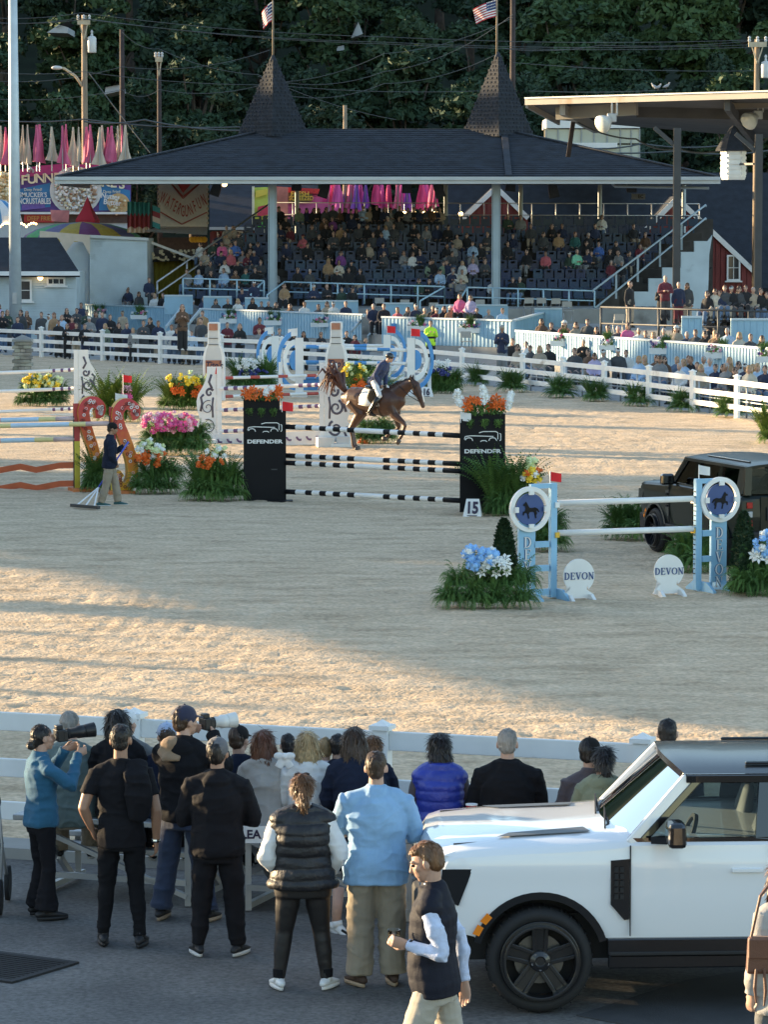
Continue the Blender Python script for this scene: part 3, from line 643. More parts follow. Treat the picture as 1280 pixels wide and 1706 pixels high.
def boxwall(label,px0,px1,z1=1.5,plinth=0.4):
 s0=(px0[1]-363)/(H_CAM-z1);s1=(px1[1]-363)/(H_CAM-z1);a=P(px0[0],px0[1],F_PX/s0);b=P(px1[0],px1[1],F_PX/s1);a.z=b.z=0
 o=thing('box_wall',label,'wall',a);panel_wall(o,a,b,plinth,z1)
 MB().beam((a.x,a.y,plinth/2-.01),(b.x,b.y,plinth/2-.01),0.26,plinth).buildw('plinth',CONC,o);return a,b
WA=boxwall('light blue beadboard box wall behind the standing crowd on the left',(118,507),(289,513))
WA2=boxwall('light blue box wall carrying the middle flower boxes left of the aisle steps',(335,515),(607,525))
WB=boxwall('light blue box wall behind the guard in the yellow jacket',(638,529),(856,535))
a=WB[1];q=P(910,530,162);o=thing('box_wall','short return of the light blue box wall behind the man in a navy blazer','wall',a);q.z=0;panel_wall(o,a,q,0.3,1.5)
WC=boxwall('long light blue box wall on the right above the seated front rows',(862,552),(1400,590))
MB().prism([(WC[0].x,WC[0].y),(WC[1].x,WC[1].y),(30,165),(WC[0].x+1,165)],(0,0,0.0),(1,0,0),(0,1,0),0.9).build('box_terrace',CONC,kind='structure')
MB().prism([(WA[0].x,WA[0].y+.2),(WA2[1].x,WA2[1].y+.2),(WB[0].x,WB[0].y+.2),(WB[1].x,WB[1].y+.2),(q.x,q.y),(q.x,172),(WA[0].x,178)],(0,0,0.0),(1,0,0),(0,1,0),0.75).build('box_floor',CONC,kind='structure')
for(x0,y0,x1,y1,Y,h,lb)in((274,494,321,496,169,.85,'light blue inner box panel left of the middle pair, near the seated navy crowd'),(339,496,386,498,168.5,.85,'light blue inner box panel right of the aisle rails on the left'),(408,498,448,500,168,.8,'small light blue inner box panel below the left pillar'),(508,503,597,505,167,.85,'wide light blue inner box panel with water bottles on its ledge'),(638,507,689,508,166,.85,'light blue inner box panel just right of the aisle steps'),(726,510,846,513,165,.85,'widest light blue inner box panel below the right pillar'),(891,516,937,517,160,.9,'small light blue inner box panel beside the folding chairs')):
 a,b=P(x0,y0,Y),P(x1,y1,Y);o=thing('box_wall',lb,'panel',(a.x,a.y,a.z-h));panel_wall(o,(a.x,a.y,0),(b.x,b.y,0),a.z-h,a.z,'panel')
 # aisle step rails
RAILG=M('grey_rail',(0.30,0.36,0.39),0.5,0.1)
for i,(p0,p1,lb)in enumerate((((302,514),(276,546),'left handrail of the aisle steps beside the woman on the stairs'),((334,516),(314,540),'right handrail of the aisle steps beside the woman on the stairs'),((607,527),(585,553),'left handrail of the middle aisle steps'),((640,529),(613,562),'right handrail of the middle aisle steps'))):
 a,b=P(*p0,158),P(*p1,155);o=thing('handrail',lb,'handrail',(a.x,a.y,0));m=MB();m.beam(a,b,0.07,0.12);m.beam(a,(a.x,a.y,0),0.06,0.06);m.beam(b,(b.x,b.y,0),0.06,0.06);m.buildw('rail',PILL,o)
for k in range(4):
 q=P(622,560-k*9,155+k*.5);MB().box((q.x,155.4+k*.5,0.15+k*.19),(1.0,.5,0.3+k*.38)).build('aisle_step',CONC,label=['lowest','second','third','topmost'][k]+' concrete step of the middle aisle between the blue box walls',cat='step')
 # platform furniture: folding chairs
CHAIRM=M('beige_plastic',(0.36,0.34,0.31),0.5,0.1)
def fold_chair():
 m=MB();m.box((0,0,.45),(.44,.42,.03));m.box((0,.22,.74),(.44,.03,.26));return m.mesh('seat',CHAIRM),MB().beam((-.2,-.2,0),(-.2,.22,.85),.025,.025).beam((.2,-.2,0),(.2,.22,.85),.025,.025).beam((-.2,.22,0),(-.2,-.1,.45),.025,.025).beam((.2,.22,0),(.2,-.1,.45),.025,.025).mesh('frame',GALV)
FC=fold_chair()
for i,(px,py,Y,lb)in enumerate(((880,497,166,'beige folding chair behind the small inner box panel, nearest the pillar'),(903,497,166,'beige folding chair second of four behind the small inner box panel'),(925,498,166,'beige folding chair third of four behind the small inner box panel'),(947,503,158,'beige folding chair standing free right of the small inner box panel'),(1030,524,146,'grey folding chair by the dark rail left of the woman in shorts'),(634,497,168,'beige folding chair left of the aisle, under the pale rail'),(675,500,168,'beige folding chair under the middle of the pale rail'),(722,505,167,'beige folding chair right of the aisle under the pale rail'),(800,500,167,'beige folding chair below the right pillar'),(778,553,146,'dark folding chair at the foot of the box wall behind the fence'))):
 t=P(px,py,Y);z=t.z-.85;o=thing('folding_chair',lb,'chair',(t.x,Y,z),math.pi+rng.uniform(-.3,.3),'folding chairs in the boxes');obj('seat',FC[0],o);obj('frame',FC[1],o)
 # loudspeakers under the eave, a bulb
LS=MB().box((0,0,0),(.5,.45,.75),taper=(.8,.8)).mesh('cabinet',BLACKM);LB=MB().box((0,0,.5),(.06,.06,.4)).mesh('bracket',GALV);LG=MB().prism([(-.2,-.3),(.2,-.3),(.16,.3),(-.16,.3)],(0,-.215,0),(1,0,0),(0,0,1),.02).mesh('grille',M('speaker_grille',(.03,.03,.032),.7,.2))
for px,py,tl,lb in((361,313,.35,'hanging over the water gun sign'),(494,304,0,'just right of the left pillar'),(541,316,.3,'over the pink drapes'),(678,308,0,'at the right of the pink drapes'),(731,316,-.3,'by the last purple drape'),(852,305,.1,'just right of the right pillar'),(922,316,-.2,'over the right half of the seats'),(1053,307,0,'near the right end of the eave')):
 t=P(px,py,176);o=thing('loudspeaker','black loudspeaker under the eave, '+lb,'loudspeaker',t,tl,'loudspeakers under the eave');o.rotation_euler=(0.3,tl,0);obj('cabinet',LS,o);obj('bracket',LB,o);obj('grille',LG,o)
BULB=M('warm_bulb',(1,.75,.4),.4,0,emit=(1,.62,.25,2.5))
t=P(374,307,176);o=thing('lamp','small lit bulb under the eave beside the leftmost loudspeaker','lamp',t);MB().ell((0,0,0),.14).build('bulb',BULB,o);MB().box((0,0,.22),(.12,.12,.2)).build('socket',BLACKM,o)
t=P(1064,328,186);o=thing('section_sign','small dark section sign with letters at the back of the seats','sign',t);MB().box((0,0,0),(.72,.05,.3)).build('board',M('sign_grey',(.14,.15,.16),.6),o);obj('lettering',text_mesh('EC',.24,M('sign_ink',(.02,.02,.02),.6),.008),o,loc=(.12,-.035,0))
m=MB();m.tube([P(1020,306,174),P(1025,311,174),P(1182,314,174)],[.07]*3,8);o=m.build('drain_pipe',GUT,label='white drain pipe hung under the right end of the gutter',cat='pipe')
# ================================================================== barns behind the stand
REDW=M('red_siding',(0.17,0.035,0.03),0.8,0.2,1.4,stretch=(3,3,.6))
bn=thing('red_barn','long red barn with dark slate roof behind the right of the stand','barn',(12,205,0))
def quad_roof(parent,pts,th=.2,name='roof',mat=None):
 V=[tuple(p_)for p_ in pts]+[(p_[0],p_[1]+.05,p_[2]-th)for p_ in pts];MB().add(V,[(0,1,2,3),(7,6,5,4),(0,4,5,1),(1,5,6,2),(2,6,7,3),(3,7,4,0)]).buildw(name,mat or DARKROOF,parent)
def P4(*a):return[P(*q)for q in a]
quad_roof(bn,P4((745,480,197),(1420,480,197),(1420,288,206),(745,288,206)))
MB().box((P(1080,480,198).x,201,P(0,480,198).z/2-.1),(20.5,6,P(0,480,198).z)).buildw('wall',REDW,bn)
def gable(parent,apex,lft,rgt,yb,Y,dep,label):
 a,l,r=P(*apex,Y),P(*lft,Y),P(*rgt,Y);zb=P(0,yb,Y).z;n=int((r.x-l.x)/.28)
 MB().prism([(l.x,zb),(r.x,zb),(r.x,r.z-.05),(a.x,a.z-.05),(l.x,l.z-.05)][::1],(0,Y,0),(1,0,0),(0,0,1),-dep).buildw('gable_wall',REDW,parent)
 for i in range(n):
  x=l.x+(i+.5)*(r.x-l.x)/n;zt=(l.z+(a.z-l.z)*(x-l.x)/(a.x-l.x))if x<a.x else(r.z+(a.z-r.z)*(r.x-x)/(r.x-a.x))
  MB().box((x,Y-.03,(zb+zt-.08)/2),((r.x-l.x)/n-.045,.05,zt-.08-zb)).buildw('siding_board',REDW,parent)
 for q in(l,r):
  MB().beam((q.x,Y-.12,q.z),(a.x,Y-.12,a.z+.03),.22,.26).buildw('rake_trim',WH,parent)
  d=Vector((0,dep,0));e=(q-a).normalized()*.25;V=[a,q+e,q+e+d,a+d];quad_roof(parent,[v+Vector((0,0,.16))for v in V],name='gable_roof')
gable(bn,(827,314),(768,368),(880,364),480,195,6,'')
gable(bn,(1128,332),(1060,400),(1262,458),500,193,7,'')
def sash(parent,x0,y0,x1,y1,Y,nx_=2,nz_=2,fr=None):
 a,b=P(x0,y1,Y),P(x1,y0,Y);cx,cz,w,h=(a.x+b.x)/2,(a.z+b.z)/2,b.x-a.x,b.z-a.z;fr=fr or WH;t=min(.09,w*.16)
 m=MB();m.box((cx,Y-.05,b.z-t/2),(w,.1,t)).box((cx,Y-.05,a.z+t/2),(w,.1,t)).box((a.x+t/2,Y-.05,cz),(t,.1,h-2*t)).box((b.x-t/2,Y-.05,cz),(t,.1,h-2*t));f=m.buildw('window',fr,parent)
 g=MB()
 for i in range(1,nx_):g.box((a.x+w*i/nx_,Y-.05,cz),(.035,.06,h-2*t))
 for i in range(1,nz_):g.box((cx,Y-.055,a.z+h*i/nz_),(w-2*t,.05,.035))
 g.build('glazing_bar',fr,f);MB().box((cx,Y-.02,cz),(w-2*t+.01,.02,h-2*t+.01)).build('pane',M('dark_glass',(.03,.04,.05),.1,.2,1,spec=.8),f)
 if True:MB().box((cx,Y-.08,a.z-.04),(w+.2,.16,.08)).build('sill',fr,f)
sash(bn,1211,425,1234,468,192.9,2,2)
# left barn under the eave
b2=thing('red_barn','dark roofed red barn between the water gun sign and the left pillar','barn',P(400,480,197))
quad_roof(b2,P4((349,379,196),(530,379,196),(530,296,204),(349,296,204)))
x0,x1=P(350,400,196.5).x,P(529,400,196.5).x;z1=P(0,381,196.5).z
MB().box(((x0+x1)/2,199.5,z1/2-.1),(x1-x0,6,z1-.2)).buildw('wall',REDW,b2);MB().beam((x0,195.9,z1),(x1,195.9,z1),.2,.16).buildw('gutter',GUT,b2)
for i in range(22):MB().box((x0+.2+i*(x1-x0-.4)/21,196.47,z1-.75),((x1-x0)/22-.05,.05,1.2)).buildw('siding_board',REDW,b2)
MB().box(((x0+x1)/2,196.3,(z1-1.4)/2),(x1-x0+.2,.3,z1-1.4)).buildw('lower_wall',WBLK,b2)
sash(b2,388,385,405,406,196.4,2,2)
# ================================================================== people
SKIN=M('skin',(0.46,0.27,0.19),0.5,0.1,12,sheen=0.1);SKIN2=M('tan_skin',(0.33,0.18,0.115),0.5,0.1,12)
def rot_from(yaw=0,pitch=0,roll=0):return rotz(yaw)@rotx(pitch)@roty(roll)
ARM_HANG=((0.055,-0.02,-0.285),(0.065,0.04,-0.53))
LAP=((0.07,0.03,-0.27),(-0.06,0.27,-0.38))
CROSS=((0.085,0.06,-0.27),(-0.19,0.23,-0.22))
HIPS=((0.10,-0.10,-0.25),(0.0,0.07,-0.42))
class Fig:pass
def figure(H=1.75,g=1.0,pose='stand',seat=0.45,lean=0.0,twist=0.0,bend=0.0,feet=((-.11,0),(.11,0)),fy=(0.0,0.0),armL=ARM_HANG,armR=ARM_HANG,head=(0,0,0),female=False,shoulder=1.0,knees=None,ankles=None,pelvis=None,belly=0.0,neckfwd=0.02):
 s=H/1.75;f=Fig();f.s=s;f.g=g;f.H=H;f.female=female
 if pelvis is not None:f.pel=np.array(pelvis,float)
 elif pose=='sit':f.pel=np.array((0,0,seat+0.10*s))
 else:
  m_=(np.array(feet[0])+np.array(feet[1]))/2;spread=np.linalg.norm(np.array(feet[0])-np.array(feet[1]));f.pel=np.array((m_[0],m_[1],(0.935-0.10*max(0,spread-.22))*s))
 f.R=rot_from(twist,-lean,bend);f.T=lambda p:f.pel+f.R@(np.array(p,float)*s)
 sw=(0.172 if female else 0.192)*shoulder;f.sh=[];f.el=[];f.wr=[]
 for sg,arm in((-1,armL),(1,armR)):
  S0=np.array((sg*sw,0.0,0.432));f.sh.append(f.T(S0));f.el.append(f.T(S0+np.array((sg*arm[0][0],arm[0][1],arm[0][2]))));f.wr.append(f.T(S0+np.array((sg*arm[1][0],arm[1][1],arm[1][2]))))
 f.hip=[f.T((sg*0.088*(1+(g-1)*.6),0,-0.03))for sg in(-1,1)]
 if ankles is not None:f.an=[np.array(a,float)for a in ankles]
 elif pose=='sit':f.an=[np.array((sg*0.13,0.46*s+fy[i],0.085))for i,sg in enumerate((-1,1))]
 else:f.an=[np.array((feet[i][0],feet[i][1],0.085*s))for i in(0,1)]
 if knees is not None:f.kn=[np.array(k,float)for k in knees]
 elif pose=='sit':f.kn=[np.array((sg*0.13,0.43*s,seat+0.07*s))for sg in(-1,1)]
 else:f.kn=[f.hip[i]*0.47+f.an[i]*0.53+np.array((0,0.03*s,0))for i in(0,1)]
 f.nk=f.T((0,0.0,0.53));f.hd=f.T((0,neckfwd+0.01,0.685));f.hR=f.R@rot_from(*head);f.sw=sw
 f.belly=belly;return f
def torso_rings(f,e=0.0,z0=-0.12,z1=0.56,hips=0.0):
 g=f.g;fem=f.female
 base=[(-.16,.170+hips,.120,0),(-.06,.178+hips,.130,0),(.03,.168,.122,.004),(.14,.146 if fem else.156,.112,.008),(.26,.156 if fem else.170,.120,.004),(.36,.162 if fem else.180,.122 if not fem else.128,.0),(.42,.150,.106,-.004),(.465,.112,.086,-.008),(.505,.078,.070,-.006),(.56,.062,.062,.0)]
 zs=[z0]+[b[0]for b in base if z0+.02<b[0]<z1-.015]+[z1];P_=[];R=[]
 for z in zs:
  a=np.interp(z,[b[0]for b in base],[b[1]for b in base]);d=np.interp(z,[b[0]for b in base],[b[2]for b in base]);y=np.interp(z,[b[0]for b in base],[b[3]for b in base])
  gg=1+(g-1)*(1.0 if z<.40 else max(0.0,(0.56-z)/.16));bl=f.belly*math.exp(-((z-.08)/.14)**2)
  P_.append(f.T((0,y+bl*.5,z)));R.append(((a*gg+e)*f.s,(d*gg+e+bl*.5)*f.s))
 return P_,R
def add_torso(mb,f,e=0.0,z0=-0.12,z1=0.56,mi=0,n=18,hips=0.0):
 p,r=torso_rings(f,e,z0,z1,hips);mb.tube(p,r,n,mi,ref=f.R[:,0])
 if z1>.4:
  for sg in(-1,1):mb.tube([f.T((sg*.03,-.008,.505)),f.T((sg*.09,-.008,.475)),f.T((sg*f.sw*.86,-.004,.437))],[(.045*f.s+e,.042*f.s+e),(.050*f.s+e,.043*f.s+e),(.052*f.s+e,.047*f.s+e)],12,mi,r1=True)
def add_arm(mb,f,i,e=0.0,t0=0.0,t1=1.0,mi=0,n=10,cuff=0.0):
 s=f.s*(1+(f.g-1)*.6);S0,E,W=f.sh[i],f.el[i],f.wr[i];sg=-1 if i==0 else 1;inn=S0+f.R@np.array((-sg*.06*f.s,0,-.03*f.s))
 path=[(-.12,inn,.050),(0.0,S0,.053),(0.22,S0*.56+E*.44,.050),(0.44,S0*.12+E*.88,.043),(0.5,E,.042),(0.6,E*.78+W*.22,.043),(0.8,E*.4+W*.6,.036),(0.95,E*.1+W*.9,.029),(1.0,W,.027)]
 q=[(pt,r)for(t,pt,r)in path if t0-1e-6<=t<=t1+1e-6]
 if t1<1 and path[-1][0]!=t1:
  ts=[t for t,_,_ in path];k=next(j for j in range(len(ts))if ts[j]>t1);u=(t1-ts[k-1])/(ts[k]-ts[k-1])
  if u>.05:q.append((path[k-1][1]*(1-u)+path[k][1]*u,path[k-1][2]*(1-u)+path[k][2]*u))
 if t0==0.0:q=[(path[0][1],path[0][2])]+q
 m_=len(q);mb.tube([a for a,_ in q],[(r*s+e*f.s+(cuff if j>=m_-1 else 0))for j,(_,r)in enumerate(q)],n,mi)
def add_hand(mb,f,i,mi=0,curl=0.5,grip=None,toward=None,k=1.0,n=6):
 W,E=f.wr[i],f.el[i];d=W-E;d=d/np.linalg.norm(d);sg=-1 if i==0 else 1
 if grip is not None:d=np.array(grip,float)/np.linalg.norm(grip)
 pn=np.array(toward,float)if toward is not None else f.R@np.array((-sg,0.15,0.0))
 pn=pn-d*(pn@d);pn/=np.linalg.norm(pn);sd=np.cross(d,pn)*sg*k/abs(k)
 s=f.s;k_=s
 if sd@(f.R@np.array((0,1,0.3)))<0:sd=-sd
 mb.tube([W-d*.03*s,W+d*.02*s,W+d*.06*s,W+d*.095*s],[(.026*s,.020*s),(.034*s,.019*s),(.041*s,.017*s),(.040*s,.014*s)],10,mi,ref=sd)
 L=[.070,.080,.075,.058]
 for j in range(4):
  b=W+d*.092*s+sd*(.030-.020*j)*s;dd=d;p=b;pts=[b-d*.02*s];a=0
  for q,fr in enumerate((.42,.32,.26)):
   a+=curl*(0.75+.12*j);dd=d*math.cos(a)+pn*math.sin(a);pts.append(p);p=p+dd*L[j]*fr*s
  pts.append(p);mb.tube(pts,[.0095*s,.0095*s,.0088*s,.008*s,.0065*s][:len(pts)],n,mi,r1=True)
 b=W+d*.025*s+sd*.03*s;dd=d*.62+sd*.62+pn*.45*(0.4+curl);dd/=np.linalg.norm(dd);p1=b+dd*.042*s;dd2=d*.8+sd*.15+pn*(.25+.6*curl);dd2/=np.linalg.norm(dd2)
 mb.tube([b-dd*.015*s,b,p1,p1+dd2*.032*s],[.014*s,.0135*s,.011*s,.0085*s],n,mi,r1=True)
def add_leg(mb,f,i,e=0.0,style='body',mi=0,n=12,t1=1.0):
 s=f.s;g=1+(f.g-1)*.8;H_,K,A=f.hip[i],f.kn[i],f.an[i];up=H_+(H_-K)/np.linalg.norm(H_-K)*.05*s
 R={'body':(.088,.082,.058,.056,.036),'slim':(.094,.088,.066,.060,.046),'loose':(.096,.096,.084,.080,.082),'flare':(.092,.086,.064,.074,.115),'jogger':(.096,.095,.078,.070,.052),'legging':(.092,.086,.062,.060,.040),'short':(.10,.10,.095,.056,.036)}[style]
 pts=[up,H_,H_*.5+K*.5,K,K*.62+A*.38,A+np.array((0,0,.0))];r=[R[0],R[0],R[1]*.96,R[2],R[3],R[4]]
 if t1<1:pts[-1]=K*.08+A*.92;
 mb.tube(pts,[max(.01,x*g*s+e)for x in r],n,mi)
def hp(f,p):return f.hd+f.hR@(np.array(p,float)*f.s)
def add_head(mb,f,mi=0,fine=True):
 s=f.s;R=f.hR;fem=.95 if f.female else 1.0
 mb.ell(hp(f,(0,-.012,.025)),np.array((.074,.094,.098))*s*fem,16,10,mi,R)
 mb.ell(hp(f,(0,.030,-.030)),np.array((.060,.066,.080))*s*fem,14,8,mi,R)
 mb.ell(hp(f,(0,.056,-.082)),np.array((.030,.030,.026))*s*fem,10,6,mi,R)
 if fine:
  mb.tube([hp(f,(0,.082,.022)),hp(f,(0,.098,-.006)),hp(f,(0,.108,-.022)),hp(f,(0,.088,-.034))],[.011*s,.013*s,.016*s,.010*s],8,mi,r0=True,r1=True)
  for x in(-.033,.033):mb.ell(hp(f,(x,.074,.034)),np.array((.024,.016,.010))*s,8,6,mi,R)
  mb.ell(hp(f,(0,.083,-.050)),np.array((.024,.012,.007))*s,8,6,mi,R);mb.ell(hp(f,(0,.082,-.061)),np.array((.020,.012,.007))*s,8,6,mi,R)
  for x in(-1,1):mb.ell(hp(f,(x*.046,.052,-.012)),np.array((.022,.026,.022))*s,8,6,mi,R)
 for x in(-1,1):mb.ell(hp(f,(x*.078*fem,-.008,-.005)),np.array((.012,.022,.033))*s,8,6,mi,R@rotz(x*-.35))
 mb.tube([f.T((0,-.008,.46)),f.nk,hp(f,(0,-.022,-.055))],[.075*s,.056*s*(1+(f.g-1)*.5),.054*s],12,mi)
def add_hair(mb,f,st,mi=0):
 s=f.s;R=f.hR;fem=.96 if f.female else 1.0;E=lambda c,r,rot=None:mb.ell(hp(f,c),np.array(r)*s*fem,16,10,mi,R if rot is None else R@rot)
 if st in('short','thin'):
  E((0,-.028,.038),(.0785,.093,.094));E((0,-.055,-.012),(.067,.056,.062))
  if st=='short':E((0,.012,.088),(.064,.068,.036))
 elif st=='curly':
  E((0,-.02,.045),(.090,.104,.108));E((0,-.05,-.01),(.080,.07,.075))
 elif st in('long','verylong','shoulder'):
  L={'long':.30,'verylong':.38,'shoulder':.20}[st];E((0,-.022,.036),(.090,.104,.102))
  dn=f.R@np.array((0,-.10,-1.0));dn=dn*np.array((1,1,1));a=hp(f,(0,-.055,.02))
  pts=[hp(f,(0,-.035,.07)),a,a+dn*.10*s,a+dn*.18*s+np.array((0,0,0)),a+dn*L*s]
  mb.tube(pts,[(.080*s,.058*s),(.094*s,.062*s),(.098*s,.058*s),(.096*s,.048*s),(.060*s,.022*s)],14,mi,ref=R[:,0],r1=True)
  for x in(-1,1):b=hp(f,(x*.07,.0,.02));mb.tube([b,b+dn*.1*s+R[:,0]*x*.012*s,b+dn*(L*.75)*s+R[:,0]*x*.01*s],[.026*s,.032*s,.018*s],8,mi,r0=True,r1=True)
 elif st=='bob':
  E((0,-.020,.036),(.094,.106,.104));E((0,-.04,-.045),(.098,.080,.072));E((0,-.052,-.09),(.090,.064,.052))
 elif st in('pony','bun','lowbun','pigtail'):
  E((0,-.024,.036),(.081,.098,.097));E((0,-.055,-.01),(.066,.056,.060))
  if st=='bun':E((0,-.09,.10),(.045,.042,.042))
  elif st=='lowbun':E((0,-.115,-.055),(.046,.040,.040));E((.0,-.09,-.02),(.05,.04,.04))
  else:
   a=hp(f,(0,-.105,.015 if st=='pony' else-.03));dn=f.R@np.array((0,-.12,-1.0));mb.tube([hp(f,(0,-.08,.03)),a+np.array((0,0,.005)),a+dn*.08*s,a+dn*.2*s],[.028*s,.036*s,.034*s,.010*s],10,mi,r1=True)
 elif st=='bald':E((0,-.045,-.005),(.079,.072,.060))
def add_cap(mb,f,mi=0,back=False,brim=True):
 s=f.s;R=f.hR;mb.ell(hp(f,(0,-.012,.052)),np.array((.090,.106,.090))*s,18,10,mi,R)
 if brim:
  sg=-1 if back else 1;V=[];k=9
  for j in range(k):
   a=math.pi*(.14+.72*j/(k-1));x=.085*math.cos(a);y0=.085*math.sin(a);y1=y0+.085*math.sin(a)**.7
   for zz,yy in((.058,y0),(.034+.012*(1-math.sin(a)),y1)):V+=[hp(f,(x,sg*yy,zz)),hp(f,(x,sg*yy,zz-.008))]
  F_=[]
  for j in range(k-1):a,b=4*j,4*j+4;F_+=[(a,b,b+2,a+2),(a+1,a+3,b+3,b+1),(a+2,b+2,b+3,a+3),(a,a+1,b+1,b)]
  F_+=[(0,2,3,1),(4*k-4,4*k-3,4*k-1,4*k-2)];mb.add(V,F_,mi)
def add_shoe(mb,f,i,d=None,mi=0,sole=1,n=12,hl=1.0):
 s=f.s;A=f.an[i];d=np.array((0.12*(-1 if i==0 else 1),1,0))if d is None else np.array(d,float);dz=d[2];d=d/np.linalg.norm(d);side=np.cross(d,(0,0,1.0));side/=np.linalg.norm(side);up=np.cross(side,d);b=A-np.array((0,0,.085*s))
 q=lambda t,z:b+d*t*s+up*z*s
 mb.tube([q(-.075,.050),q(-.045,.058),q(.02,.060),(q(.08,.047)),q(.15,.036),q(.195,.030)],[(.030*s,.026*s),(.038*s,.034*s),(.042*s,.040*s),(.047*s,.028*s),(.046*s,.020*s),(.026*s,.012*s)],n,mi,ref=side,r0=True,r1=True)
 mb.tube([A+up*.03*s,b+up*.06*s],[.043*s,.045*s],n,mi)
 k=14;o=[]
 for j in range(k):a=2*math.pi*j/k;t=math.cos(a);o.append(q(.065+t*.148,0)+side*math.sin(a)*(.044+.010*t)*s)
 V=o+[p_+up*.026*s for p_ in o]
 mb.add(V,[tuple(range(k-1,-1,-1)),tuple(range(k,2*k))]+[(j,(j+1)%k,k+(j+1)%k,k+j)for j in range(k)],sole)
 # ---------------- spectators far away: one continuous mesh each, coloured by region
CROWD_SLOTS=['skin','top','bottom','hair','shoe','hat']
def crowd_mesh(name,hair,cap=None,**kw):
 f=figure(**kw);mb=MB()
 for i in(0,1):
  add_leg(mb,f,i,0.008,'loose',2,8);add_arm(mb,f,i,.012,0,.95,1,8);add_shoe(mb,f,i,None,4,4,8)
  mb.ell(f.wr[i]+(f.wr[i]-f.el[i])/np.linalg.norm(f.wr[i]-f.el[i])*.06,(.042,.042,.042),8,6,0)
 add_torso(mb,f,.016,-.14,.53,1,12);add_head(mb,f,0,False);
 if hair:add_hair(mb,f,hair,3)
 if cap=='cap':add_cap(mb,f,5)
 elif cap=='straw':add_cap(mb,f,5,brim=False);mb.lathe([(.17,.045),(.18,.05),(.09,.062),(.088,.05)],14,hp(f,(0,-.01,0)),5)
 src=np.vstack(mb.v);vm=np.zeros(len(src),int)
 for q,mi in zip(mb.f,mb.m):
  for v in q:vm[v]=max(vm[v],mi)if mi!=4 else 4
 kd=KDTree(len(src));[kd.insert(p_,j)for j,p_ in enumerate(src)];kd.balance()
 me=blob(mb,name,[],0.026,1,deci=0.45)
 for c in CROWD_SLOTS:me.materials.append(SKIN)
 for p_ in me.polygons:p_.material_index=int(vm[kd.find(p_.center)[1]])
 # faces look out of the hair: front of the head is skin
 return me
CROWD={}
HAIRS={'s':('short',None),'l':('long',None),'b':('bob',None),'c':('short','cap'),'h':('shoulder','straw'),'p':('bun',None)}
POSES={'sit':dict(pose='sit',armL=LAP,armR=LAP,lean=0.05),'sitx':dict(pose='sit',armL=CROSS,armR=CROSS,lean=-.04),'lean':dict(pose='sit',armL=((.05,.12,-.25),(-.05,.32,-.33)),armR=((.05,.12,-.25),(-.08,.30,-.2)),lean=.38),'up':dict(armL=ARM_HANG,armR=ARM_HANG,feet=((-.12,0),(.12,.03))),'upx':dict(armL=CROSS,armR=CROSS,feet=((-.12,0),(.12,.0))),'upp':dict(armL=((.05,.08,-.26),(-.08,.28,-.12)),armR=((.05,.08,-.26),(-.10,.26,-.10)),feet=((-.1,0),(.12,.04)),head=(0,-.2,0))}
def crowd_proto(pose,h):
 k=(pose,h)
 if k not in CROWD:hr,cp=HAIRS[h];CROWD[k]=crowd_mesh('person',hr,cp,female=h in 'lbhp',g=1.08,**POSES[pose])
 return CROWD[k]
CC={'k':('black',(.012,.012,.014)),'n':('navy',(.018,.026,.06)),'g':('grey',(.20,.20,.20)),'d':('charcoal',(.055,.058,.062)),'w':('white',(.62,.61,.58)),'c':('cream',(.52,.46,.36)),'b':('beige',(.33,.27,.20)),'t':('tan',(.30,.19,.10)),'r':('red',(.42,.03,.03)),'m':('maroon',(.12,.018,.028)),'o':('rose',(.46,.11,.13)),'p':('pink',(.60,.12,.26)),'v':('lavender',(.42,.36,.52)),'u':('purple',(.17,.05,.20)),'l':('light blue',(.33,.46,.62)),'e':('blue',(.07,.15,.42)),'f':('dark green',(.030,.055,.038)),'a':('mint green',(.22,.58,.38)),'s':('sage green',(.17,.22,.15)),'y':('brown',(.11,.06,.035)),'j':('denim',(.09,.14,.22)),'q':('teal',(.03,.12,.11)),'x':('patterned',(.16,.17,.19))}
HC={'d':(.014,.010,.009),'n':(.05,.026,.014),'b':(.34,.22,.10),'g':(.32,.31,.30),'r':(.13,.045,.02)}
HN={'d':'dark','n':'brown','b':'blond','g':'grey','r':'auburn'}
def cloth(k):return M('cloth_'+CC[k][0].replace(' ','_'),CC[k][1],.9,.15,8,bump=.25,bscale=18,sheen=.15)
def hairm(k):return M('hair_'+HN[k],HC[k],.55,.3,30,bump=.4,bscale=60,stretch=(1,1,.25))
LEGS='nkdjgkjbd'
CROWD_LIST=[];MASS=[]
def spectator(pos,rz,pose,h,top,hc,sect,hatc='w',legs=None,sc=1.0,extra='',mass=False):
 me=crowd_proto(pose,h);sc*=rng.uniform(.93,1.05)
 if mass:MASS.append((me,Matrix.Translation(pos)@Matrix.Rotation(rz,4,'Z')@Matrix.Scale(sc,4),[SKIN,cloth(top),cloth('k'),hairm(hc),cloth('k'),cloth(hatc)]));return
 o=obj('person',me,None,pos,rz,sc=sc)
 mats=[SKIN if rng.uniform()<.8 else SKIN2,cloth(top),cloth(legs or LEGS[int(rng.integers(0,9))]),hairm(hc),cloth('k'),cloth(hatc)]
 for i,m_ in enumerate(mats):o.material_slots[i].link='OBJECT';o.material_slots[i].material=m_
 hat={'c':f' and {CC[hatc][0]} cap','h':' and straw hat'}.get(h,'')
 ha={'l':f' and long {HN[hc]} hair','b':f' and {HN[hc]} bob','s':f' and short {HN[hc]} hair','p':f' and {HN[hc]} bun'}.get(h,'')
 CROWD_LIST.append((o,f'{CC[top][0]} top{hat or ha}',sect,pos[0],extra));o['category']='person';return o
